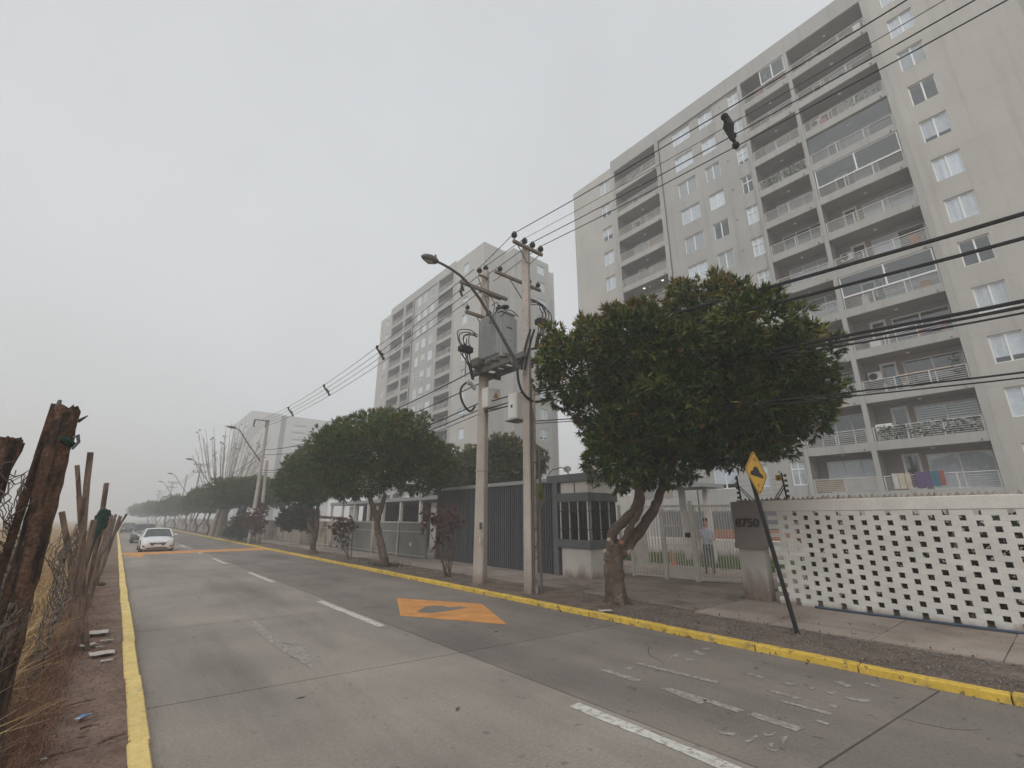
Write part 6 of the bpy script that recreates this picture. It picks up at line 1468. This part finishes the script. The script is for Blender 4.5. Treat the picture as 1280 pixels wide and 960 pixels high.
b = MB(); c = at_y(97, 527, 4.9); b.tube([c, c + Vector((0.05, 0, 0.055))], [0.016, 0.004], 5); part('splinter', b, M_LOG, big_log)
p0 = at_y(70, 506, 5.08); p1 = at_y(40, 640, 5.12)
st1 = stake('thin flat stake leaning on the left side of the thick rotten log', (-0.62, 5.16, 0.0), (p0.x, p0.y, p0.z), 0.055, 0.05, 2, M_LOG)
b = MB(); c = at_y(75, 500, 5.05); b.tube([c - Vector((0, 0, 0.08)), c], [0.022, 0.012], 6); part('peg', b, M_DARKPIPE, st1)
T0 = at_y(16, 549, 4.9)
log_post('second rotten log post at the left picture edge, cut square', (T0.x - 0.16, 4.85, 0.0), T0, 0.078, 0.066, 3)
for k, (tu, tv, bu, bv, Y, w, lab) in enumerate(((97, 582, 103, 700, 8.6, 0.062, 'shorter upright stake of the tall pair beyond the rotten log'), (113, 566, 98, 720, 8.4, 0.085, 'taller upright stake of the pair beyond the rotten log'),
        (133, 604, 112, 735, 10.5, 0.085, 'slanting stake with green cloth, right of the tall pair'), (78, 640, 93, 730, 8.8, 0.08, 'weathered stump leaning left, low beside the tall pair'), (118, 650, 100, 730, 9.5, 0.10, 'dark leaning plank low behind the slanting stake'))):
    p = at_y(tu, tv, Y); q = at_y(bu, bv, Y); dd = (q - p) / (q.z - p.z); bs = p + dd * (0.03 - p.z)
    stake(lab, tuple(bs), tuple(p), w, w * 0.8, 20 + k)
q = at_y(131, 643, 10.4)
b = MB(); rg = random.Random(12)
for k in range(7):
    s0 = q + Vector((rg.uniform(-.05, .05), rg.uniform(-.05, .05), rg.uniform(-.04, .12))); limb(b, [s0, s0 + Vector((rg.uniform(-.05, .06), rg.uniform(-.04, .04), -0.12)), s0 + Vector((rg.uniform(-.08, .04), rg.uniform(-.05, .05), -rg.uniform(0.2, 0.36)))], 0.045, 0.012, 6, k, 0.015, 4)
b.tube([(q.x - 0.02, q.y, q.z - 0.1), (q.x - 0.06, q.y, q.z - 0.4), (q.x - 0.1, q.y - 0.02, q.z - 0.9), (q.x - 0.12, q.y, q.z - 1.15)], [0.05, 0.03, 0.04, 0.06], 7)
solo('green_cloth', b, M_GREENCLOTH, 'dark green cloth tied to the slanting stake', 'cloth', tuple(q))
g = random.Random(77)
far_lab = ['first', 'second', 'third', 'fourth', 'fifth', 'sixth', 'seventh', 'eighth', 'ninth', 'tenth', 'eleventh', 'twelfth', 'thirteenth', 'fourteenth']
for k in range(14):
    Y = 12.5 + 1.25 * k + (k > 8) * (k - 8) * 0.9; x = -0.18 + g.uniform(-0.15, 0.15); h = 1.75 + g.uniform(-0.12, 0.12)
    tx = x + g.uniform(-0.1, 0.22) + (0.32 if k in (6, 9) else 0)
    stake('%s reddish brown plank post after the slanting stake, in the receding row' % far_lab[k], (x, Y, 0.02), (tx, Y + g.uniform(-0.1, 0.1), h), g.uniform(0.07, 0.13), 0.06, 40 + k)
# crumpled wire netting hung between the posts
def netting(label, ya, yb, xf, z0, zt, seed, crumple, cell=0.075, r=0.0042):
    rg = random.Random(seed); b = MB(); n = int((yb - ya) / cell)
    def P(y, z):
        tn = noise.noise((y * 1.3, z * 1.3, seed)); t2 = noise.noise((y * 5, z * 5, seed + 3)); t3 = noise.noise((y * 3.1, z * 3.7, seed + 8))
        k = crumple * (0.4 + max(0, (z - z0) / (zt - z0)))
        return (xf(y, z) + tn * 0.10 * k + t2 * 0.05 * k, y + t2 * 0.10 * k, z + t3 * 0.08 * k)
    for i in range(n):
        y = ya + i * cell; top = zt + 0.25 * noise.noise((y * 1.7, 2.2, seed)); m = int((top - z0) / (cell * 0.5))
        pts = [P(y + (cell * 0.5 if j % 2 else 0.0) + rg.uniform(-.008, .008), z0 + j * cell * 0.5) for j in range(m)]
        b.tube(pts, r, 3, cap=False)
    return solo('wire_netting', b, M_WIRE, label, 'wire netting', (-0.5, (ya + yb) / 2, 0), 'rusty wire netting on the left')
netting('crumpled rusty netting bulging between the two log posts', 4.1, 6.6, lambda y, z: -0.50 - 0.16 * (z / 1.8) - (0.16 if y < 4.9 else 0.02), 0.05, 2.15, 5, 1.3)
netting('torn netting trailing over the base of the thick rotten log', 3.9, 5.1, lambda y, z: -0.27 - 0.20 * z, 0.0, 1.15, 8, 1.6, 0.07)
netting('slack netting sagging along the tall stakes beyond the log', 6.6, 12.0, lambda y, z: -0.33 - 0.03 * z, 0.03, 1.55, 11, 1.3, 0.085)
b = MB(); rg = random.Random(6)
for k in range(14):
    p = Vector((-0.66 + rg.uniform(-.14, .14), 4.7 + rg.uniform(-0.3, 0.5), rg.uniform(1.2, 2.1))); pts = [p]
    for j in range(7): p = p + Vector((rg.uniform(-.07, .07), rg.uniform(-.08, .08), rg.uniform(-.05, .085))); pts.append(p)
    b.tube(pts, 0.0052, 4)
solo('wire_tangle', b, M_WIRE, 'tangled loose wire ends sticking up between the two log posts', 'wire', (-0.66, 4.8, 1.2))['kind'] = 'stuff'
# dry brush piled along the fence
g = np.random.default_rng(23)
def brush(name, n, ya, yb, hmax, seed, w=0.006, tint=(0.1, 0.9), x0=-0.45, x1=0.02, dirn=(0.05, -0.1, 1), lean=0.35):
    g = np.random.default_rng(seed)
    y = ya + (yb - ya) * g.random(n); x = x0 + (x1 - x0) * g.random(n) ** 1.5; z = 0.05 + np.clip((-(x - x1)) * 0.9, 0, 1) * g.random(n) * hmax * 0.5
    H = hmax * np.clip(0.15 + 0.9 * (x1 - x) / (x1 - x0), 0.12, 1.0)
    return tag(link(name, blades_mesh(name, np.stack([x, y, z], 1), H, w, lean, M_BRUSH, seed, tint, 0.25, dirn)), kind='stuff')
brush('dry_brush', 8000, 3.4, 9.5, 0.30, 61, 0.0045, lean=0.8, x1=-0.05)
brush('dry_brush', 7000, 8.0, 22, 0.55, 62, 0.008, x0=-0.42, x1=-0.10, tint=(0.3, 1.0))
brush('dry_brush', 4500, 2.8, 6.5, 0.14, 63, 0.005, (0.0, 0.8), x0=-0.35, x1=0.03, lean=1.1)
brush('straw_wisps', 2600, 2.6, 14, 0.10, 64, 0.006, (0.2, 0.9), x0=-0.3, x1=0.36, lean=1.4)
# golden field grass beyond
P = np.concatenate([np.stack([-0.55 - 6 * g.random(24000) ** 1.6, g.uniform(4, 22, 24000), np.full(24000, 0.05)], 1), np.stack([g.uniform(-26, -0.7, 26000), g.uniform(18, 75, 26000), np.full(26000, 0.05)], 1)])
tag(link('field_grass', blades_mesh('field_grass', P, np.where(P[:, 1] < 20, 0.75, 0.95), 0.014, 0.25, M_STRAW, 65, (0.45, 1.0), 0.35)), kind='stuff')

# ================================================================== LITTER
def sheet(name, label, u, v, L, W, rot, m, lift=0.095, curl=0.02, cat='litter', seed=0, group=None):
    c = on_ground(u, v, 0.08); rg = random.Random(seed); n = 5; V = []; 
    for i in range(n + 1):
        for j in range(3):
            x = (i / n - 0.5) * L; y = (j / 2 - 0.5) * W * (1 + rg.uniform(-.2, .1)); z = 0.4 * curl * abs(rg.gauss(0, 0.6)) + 0.003
            V.append((c.x + x * math.cos(rot) - y * math.sin(rot), c.y + x * math.sin(rot) + y * math.cos(rot), lift + z))
    b = MB(); fs = [(i * 3 + j, (i + 1) * 3 + j, (i + 1) * 3 + j + 1, i * 3 + j + 1) for i in range(n) for j in range(2)]
    b.add(V, fs); b.add([(x, y, z - 0.006) for x, y, z in V], [f[::-1] for f in fs])
    return solo(name, b, m, label, cat, (c.x, c.y, lift), group)
sheet('board_scrap', 'largest dirty white board scrap on the dirt, nearest of the heap', 127, 818, 0.24, 0.22, 0.06, M_PAPER, 0.095, 0.015, seed=1)
sheet('board_scrap', 'long dirty white board scrap, farthest of the heap on the dirt', 118, 793, 0.30, 0.30, -0.05, M_PAPER, 0.10, 0.03, seed=2)
sheet('paper_scrap', 'crumpled grey paper in the middle of the litter heap', 110, 808, 0.16, 0.16, 0.2, M_PAPER, 0.095, 0.03, seed=3)
sheet('paper_scrap', 'small bright white strip right of the crumpled paper', 133, 802, 0.13, 0.05, 0.02, M_BOX, 0.095, 0.02, seed=4)
sheet('paper_scrap', 'thin white sliver in front of the largest board scrap', 133, 827, 0.11, 0.04, 0.1, M_BOX, 0.095, 0.008, seed=5)
sheet('paper_scrap', 'small white flake behind the largest board scrap', 124, 810, 0.07, 0.05, 0.1, M_PAPER, 0.095, 0.008, seed=8)
sheet('snack_packet', 'small blue and white packet lying on the dirt verge', 103, 899, 0.12, 0.045, 0.75, M_BLUEPACK, 0.095, 0.03, seed=6)
sheet('paper_scrap', 'tiny white paper near the bottom left corner', 55, 950, 0.05, 0.035, 0.4, M_BOX, 0.09, 0.015, seed=7)
sheet('paper_scrap', 'white paper on the kerb soil beside the big tree', 757, 765, 0.24, 0.12, -0.5, M_BOX, 0.10, 0.03, seed=9)
b = MB(); c = on_ground(124, 731, 0.08); b.ball((c.x, c.y, 0.09), 0.13, 10, 6, 0, (1, 1.3, 0.4)); solo('dark_stone', b, M_LOG, 'dark flat stone on the dirt verge beyond the litter heap', 'stone', (c.x, c.y, 0.08))
for k, (u, v, L) in enumerate(((75, 945, 0.3), (112, 910, 0.12), (100, 880, 0.22), (140, 925, 0.18))):
    c = on_ground(u, v, 0.08); a = random.uniform(-0.3, 0.6); b = MB(); b.tube([(c.x - L / 2 * math.cos(a), c.y - L / 2 * math.sin(a), 0.09), (c.x, c.y, 0.10), (c.x + L / 2 * math.cos(a), c.y + L / 2 * math.sin(a), 0.092)], [0.008, 0.010, 0.005], 5)
    solo('twig', b, M_STAKE, 'dry twig lying on the dirt verge, %s from the front' % ('first', 'third', 'fourth', 'second')[k], 'twig', (c.x, c.y, 0.09), 'twigs on the dirt verge')
for k, (u, v) in enumerate(((376, 873), (572, 887), (620, 790), (945, 836))):
    c = on_ground(u, v, 0.0); a = random.uniform(-0.5, 1.0); b = MB(); s_ = 0.05
    b.add([(c.x - s_ * math.cos(a), c.y - s_ * math.sin(a), 0.004), (c.x + 0.012, c.y - 0.012, 0.016), (c.x + s_ * math.cos(a), c.y + s_ * math.sin(a), 0.004), (c.x - 0.012, c.y + 0.012, 0.012)], [(0, 1, 2), (0, 2, 3)])
    solo('fallen_leaf', b, M_DARKPIPE, ('dark fallen leaf on the near left lane', 'dark fallen leaf near the lane joint crossing', 'dark fallen leaf beside the orange lozenge', 'dark fallen leaf among the worn lane marks')[k], 'leaf', (c.x, c.y, 0.003), 'fallen leaves on the road')

# ================================================================== VEHICLES
def car(label, loc, paint_, sc, kind, rotz=0.0, plate=True, cat='car'):
    """front bumper at local y = 0, facing -y; length along +y"""
    t = thing('car', label, cat, loc, 'cars on the road', rotz, (sc,) * 3)
    suv = kind == 'suv'
    L = 4.6; dz = 0.16 if suv else 0.0
    st = [(0.0, .62, .30, .56), (.06, .76, .20, .66), (.18, .85, .17, .74), (.5, .89, .17, .83), (1.15, .905, .17, .93), (2.2, .91, .17, .97), (3.5, .91, .17, 1.0), (4.2, .88, .19, 1.03), (4.5, .80, .26, .98), (4.6, .70, .36, .86)]
    b = MB(); vs = []; K = 11
    for y, w, zl, zb in st:
        zl += dz * 0.5; zb += dz
        h = zb - zl
        half = [(w * .86, zl), (w * .985, zl + h * .14), (w, zl + h * .45), (w * .985, zb - h * .16), (w * .90, zb - .03), (w * .52, zb + .015)]
        ring = [(-x, z) for x, z in half][:] + [(0, zb + .03)] + [(x, z) for x, z in half[::-1]]
        vs += [(x, y, z) for x, z in ring]
    K = 13
    fs = [(i * K + j, i * K + j + 1, (i + 1) * K + j + 1, (i + 1) * K + j) for i in range(len(st) - 1) for j in range(K - 1)] + [tuple(range(K)), tuple(range((len(st) - 1) * K + K - 1, (len(st) - 1) * K - 1, -1))]
    fs += [(i * K, (i + 1) * K, (i + 1) * K + K - 1, i * K + K - 1) for i in range(len(st) - 1)]
    b.add(vs, fs)
    body = part('body', b, paint_, t, local=True, smooth=True)
    # cabin
    zr = 1.62 if suv else 1.44; yr = 4.45 if suv else 4.15
    cb = [(1.18, .80, .93 + dz), (1.95, .66, zr - .05), (2.5, .645, zr), (3.3, .64, zr - .015), (yr - .5, .63, zr - .10), (yr, .72, 1.0 + dz)]
    b = MB(); top = []
    prof = [(y, wb, z) for y, wb, z in cb]
    # roof skin
    vs = []
    for y, w, z in prof[1:5]: vs += [(-w, y, z), (-w * .6, y, z + .035), (0, y, z + .045), (w * .6, y, z + .035), (w, y, z)]
    b.add(vs, [(i * 5 + j, i * 5 + j + 1, (i + 1) * 5 + j + 1, (i + 1) * 5 + j) for i in range(3) for j in range(4)])
    for s in (-1, 1):    # pillars
        A0, A1 = Vector((s * .80, 1.18, .95 + dz)), Vector((s * .655, 1.95, zr - .05)); b.beam(A0, A1, .07, .05)
        B0, B1 = Vector((s * .83, 2.75, .97 + dz)), Vector((s * .645, 2.75, zr - .01)); b.beam(B0, B1, .09, .05)
        C0, C1 = Vector((s * .78, yr - .05, 1.0 + dz)), Vector((s * .63, yr - .5, zr - .10)); b.beam(C0, C1, .14, .06)
        b.beam((s * .655, 1.95, zr - .045), (s * .64, 3.3, zr - .015), .05, .05); b.beam((s * .64, 3.3, zr - .015), (s * .63, yr - .5, zr - .10), .05, .05)
    part('roof', b, paint_, t, local=True, smooth=True)
    def glass(name, pts): q = MB(); q.add(pts, [tuple(range(len(pts)))]); part(name, q, M_CARGLASS, t, local=True)
    glass('windscreen', [(-.77, 1.2, .965 + dz), (.77, 1.2, .965 + dz), (.64, 1.94, zr - .05), (-.64, 1.94, zr - .05)])
    glass('rear_window', [(-.7, yr - .03, 1.02 + dz), (.7, yr - .03, 1.02 + dz), (.61, yr - .48, zr - .1), (-.61, yr - .48, zr - .1)])
    for s in (-1, 1):
        glass('side_window', [(s * .80, 1.30, .98 + dz), (s * .84, 2.72, .99 + dz), (s * .65, 2.72, zr - .03), (s * .66, 1.98, zr - .07)])
        glass('side_window', [(s * .84, 2.80, .99 + dz), (s * .80, yr - .15, 1.01 + dz), (s * .635, yr - .55, zr - .13), (s * .65, 2.80, zr - .03)])
    q = MB(); q.box(-.66, 1.7, .55 + dz, .66, 3.9, .95 + dz); q.box(-.60, 1.95, .95 + dz, -.15, 2.15, 1.22 + dz); q.box(.15, 1.95, .95 + dz, .60, 2.15, 1.22 + dz); part('interior', q, M_BLACK, t, local=True)
    # face
    q = MB(); q.prism([(-.45, -.012, .60 + dz), (.45, -.012, .60 + dz), (.36, -.03, .42 + dz), (-.36, -.03, .42 + dz)], (0, .05, 0)); gr = part('grille', q, M_BLACK, t, local=True)
    for k in range(4): q = MB(); q.box(-.40 + .01 * k, -.036, .575 - .045 * k + dz, .40 - .01 * k, -.031, .587 - .045 * k + dz); part('grille_bar', q, M_CHROME, gr, local=True)
    q = MB(); q.lathe([(.055, 0), (.055, .012)], (0, -.036, .545 + dz), 12, 0, (0, -1, 0)); part('badge', q, M_CHROME, gr, local=True)
    if plate: q = MB(); q.box(-.20, -.05, .36 + dz, .20, -.037, .47 + dz); part('number_plate', q, M_WHITE_FRAME, t, local=True)
    q = MB(); q.prism([(-.50, -.03, .30 + dz * .6), (.50, -.03, .30 + dz * .6), (.56, -.01, .22 + dz * .6), (-.56, -.01, .22 + dz * .6)], (0, .06, 0)); part('lower_intake', q, M_BLACK, t, local=True)
    for s in (-1, 1):
        q = MB(); q.hexa([(s * .47, -.004, .61 + dz), (s * .80, .14, .64 + dz), (s * .78, .22, .60 + dz), (s * .47, .10, .57 + dz)], [(s * .47, .02, .675 + dz), (s * .82, .20, .735 + dz), (s * .79, .30, .735 + dz), (s * .47, .15, .68 + dz)]); part('headlight', q, M_LIGHTLENS, t, local=True)
        q = MB(); q.prism([(s * .56, -.0, .40 + dz * .7), (s * .80, .06, .43 + dz * .7), (s * .78, .05, .33 + dz * .7), (s * .60, .0, .32 + dz * .7)], (0, .05, 0)); part('fog_lamp_recess', q, M_BLACK, t, local=True)
        q = MB(); q.ball((s * 1.0, 1.45, 1.02 + dz), .10, 10, 6, 0, (1.15, .7, .72)); q.beam((s * .85, 1.45, .99 + dz), (s * .95, 1.45, 1.0 + dz), .05, .04); part('mirror', q, paint_, t, local=True, smooth=True)
        q = MB(); q.box(s * .62 - .15, 4.52, .80 + dz, s * .62 + .15, 4.60, .92 + dz); part('tail_light', q, mat('tail_red', (.3, .02, .015), .3), t, local=True)
        for y in (.86, 3.72):
            x = s * .80; R_ = .33 if not suv else .36
            q = MB(); q.lathe([(R_ * .62, -.11), (R_ * .95, -.11), (R_, -.07), (R_, .07), (R_ * .95, .11), (R_ * .62, .11)], (x, y, R_), 22, 0, (1, 0, 0)); wh = part('wheel', q, M_TYRE, t, local=True, smooth=True)
            q = MB(); q.lathe([(R_ * .6, 0), (R_ * .6, .012), (R_ * .2, .03), (R_ * .08, .035)], (x + s * .105, y, R_), 12, 0, (s, 0, 0)); part('rim', q, M_RIM, wh, local=True)
            q = MB(); q.lathe([(R_ + .07, 0), (R_ + .07, .02)], (s * .895, y, R_ + .02), 20, 0, (s, 0, 0)); part('wheel_arch', q, M_BLACK, t, local=True)
    return t
car('white sedan driving towards the camera in the left lane, nearest car', (1.92, 31.35, 0.004), M_CAR_WHITE, 0.80, 'sedan')
car('dark grey car close behind the white sedan', (1.78, 43.0, 0.004), M_CAR_GREY, 0.80, 'suv', plate=False)
car('dark distant car farthest up the left lane in the mist', (1.35, 74.0, 0.004), M_CAR_BLACK, 0.80, 'sedan', plate=False)

# ================================================================== THE PERSON BEHIND THE GATE
PX, PY, PZ = 14.35, 7.62, 0.05
pr = thing('person', 'person in pale blue shirt and grey trousers standing behind the gate bars', 'person', (PX, PY, PZ))
def skinned(name, joints, edges, root=0, sub=2):
    me = bpy.data.meshes.new(name); me.from_pydata([j[:3] for j in joints], edges, [])
    o = bpy.data.objects.new(name, me); COL.objects.link(o)
    bpy.context.view_layer.objects.active = o
    md = o.modifiers.new('skin', 'SKIN'); md.use_smooth_shade = True
    if not me.skin_vertices: me.skin_vertices.new() if hasattr(me.skin_vertices, 'new') else None
    for i, j in enumerate(joints):
        sv = me.skin_vertices[0].data[i]; sv.radius = (j[3], j[4] if len(j) > 4 else j[3]); sv.use_root = (i == root)
    s = o.modifiers.new('sub', 'SUBSURF'); s.levels = sub; s.render_levels = sub
    dg = bpy.context.evaluated_depsgraph_get(); out = bpy.data.meshes.new_from_object(o.evaluated_get(dg))
    bpy.data.objects.remove(o); out.name = name
    return out
# stands facing the camera, weight even, one forearm raised across the body
J = [(0, 0, .90, .145, .11), (0, .01, 1.08, .135, .10), (0, .0, 1.27, .16, .11), (0, 0, 1.40, .10, .085), (0, -.01, 1.47, .055, .055), (0, -.02, 1.55, .075, .085), (0, -.02, 1.64, .082, .095), (0, -.01, 1.70, .05, .055),
     (.17, 0, 1.36, .06), (.23, .01, 1.12, .048), (.14, -.17, 1.06, .038), (.06, -.23, 1.08, .03),
     (-.17, 0, 1.36, .06), (-.23, .03, 1.12, .048), (-.24, -.02, .88, .036), (-.24, -.05, .80, .034),
     (.095, 0, .82, .10), (.10, -.01, .47, .068), (.105, .02, .10, .048), (.11, -.10, .045, .042),
     (-.095, 0, .82, .10), (-.10, -.02, .47, .068), (-.11, .0, .10, .048), (-.12, -.12, .045, .042)]
E_ = [(0, 1), (1, 2), (2, 3), (3, 4), (4, 5), (5, 6), (6, 7), (2, 8), (8, 9), (9, 10), (10, 11), (2, 12), (12, 13), (13, 14), (14, 15), (0, 16), (16, 17), (17, 18), (18, 19), (0, 20), (20, 21), (21, 22), (22, 23)]
me = skinned('body', [(x * .94, y * .94, z * .94, *[q * .94 for q in r]) for x, y, z, *r in J], E_)
for m in (M_SHIRT, M_SKIN, M_TROUSERS, M_BLACK): me.materials.append(m)
for p in me.polygons:
    c = p.center / .94
    k = 0
    if c.z > 1.43: k = 1
    elif abs(c.x) > .155 and c.z < 1.16 and c.z > .7: k = 1
    elif c.y < -.13 and c.z > .9: k = 1
    elif c.z < .10: k = 3
    elif c.z < .93: k = 2
    p.material_index = k
o = inst('body', me, pr, (0, 0, 0), (0, 0, R(-62)))
Mh = Matrix.Rotation(R(-62), 4, 'Z')
def ploc(b): b.v = [tuple(Mh @ Vector(v)) for v in b.v]; return b
b = MB(); b.ball((0, .005, 1.60), .088, 12, 8, 0, (.95, 1.05, .82)); part('hair', ploc(b), M_HAIR, pr, local=True, smooth=True)
b = MB(); b.ball((0, -.105, 1.515), .014, 6, 4, 0, (.8, 1, 1.3)); b.ball((.08, -.02, 1.52), .02, 6, 4, 0, (.4, .8, 1.3)); b.ball((-.08, -.02, 1.52), .02, 6, 4, 0, (.4, .8, 1.3)); part('nose_and_ears', ploc(b), M_SKIN, pr, local=True, smooth=True)
b = MB()
for s in (-1, 1): b.ball((s * .032, -.098, 1.54), .009, 6, 4)
b.box(-.022, -.102, 1.478, .022, -.095, 1.484); part('eyes_and_mouth', ploc(b), M_HAIR, pr, local=True)
for hx, hy, hz_, dx_, dy_, dz_ in ((.052, -.225, 1.015, -.6, -.5, .1), (-.226, -.055, .74, 0, -.25, -1)):
    b = MB(); d = Vector((dx_, dy_, dz_)).normalized(); a = d.orthogonal().normalized(); h = Vector((hx, hy, hz_))
    for k in range(4):
        s0 = h + a * (-.024 + .016 * k) + d * .02; L_ = (.062, .075, .07, .055)[k]; b.tube([s0, s0 + d * L_ * .5 + d.cross(a) * .008, s0 + d * L_ + d.cross(a) * .03], [.0085, .008, .006], 6)
    b.tube([h - a * .028, h - a * .045 + d * .025, h - a * .04 + d * .05 + d.cross(a) * .02], [.010, .009, .007], 6); part('fingers', ploc(b), M_SKIN, pr, local=True, smooth=True)

# ================================================================== THE MIST
hz = bpy.data.materials.new('mist'); hz.use_nodes = True
hn, hl = hz.node_tree.nodes, hz.node_tree.links
hn.remove(hn['Principled BSDF'])
pv = hn.new('ShaderNodeVolumePrincipled')
pv.inputs['Color'].default_value = (0.955, 0.975, 0.99, 1)
pv.inputs['Density'].default_value = 0.0050
pv.inputs['Anisotropy'].default_value = 0.1
hl.new(pv.outputs[0], hn['Material Output'].inputs['Volume'])
b = MB(); b.box(-905, -905, -1.1, 905, 905, 46)
o = link('haze', b.mesh('haze', hz)); o['kind'] = 'stuff'
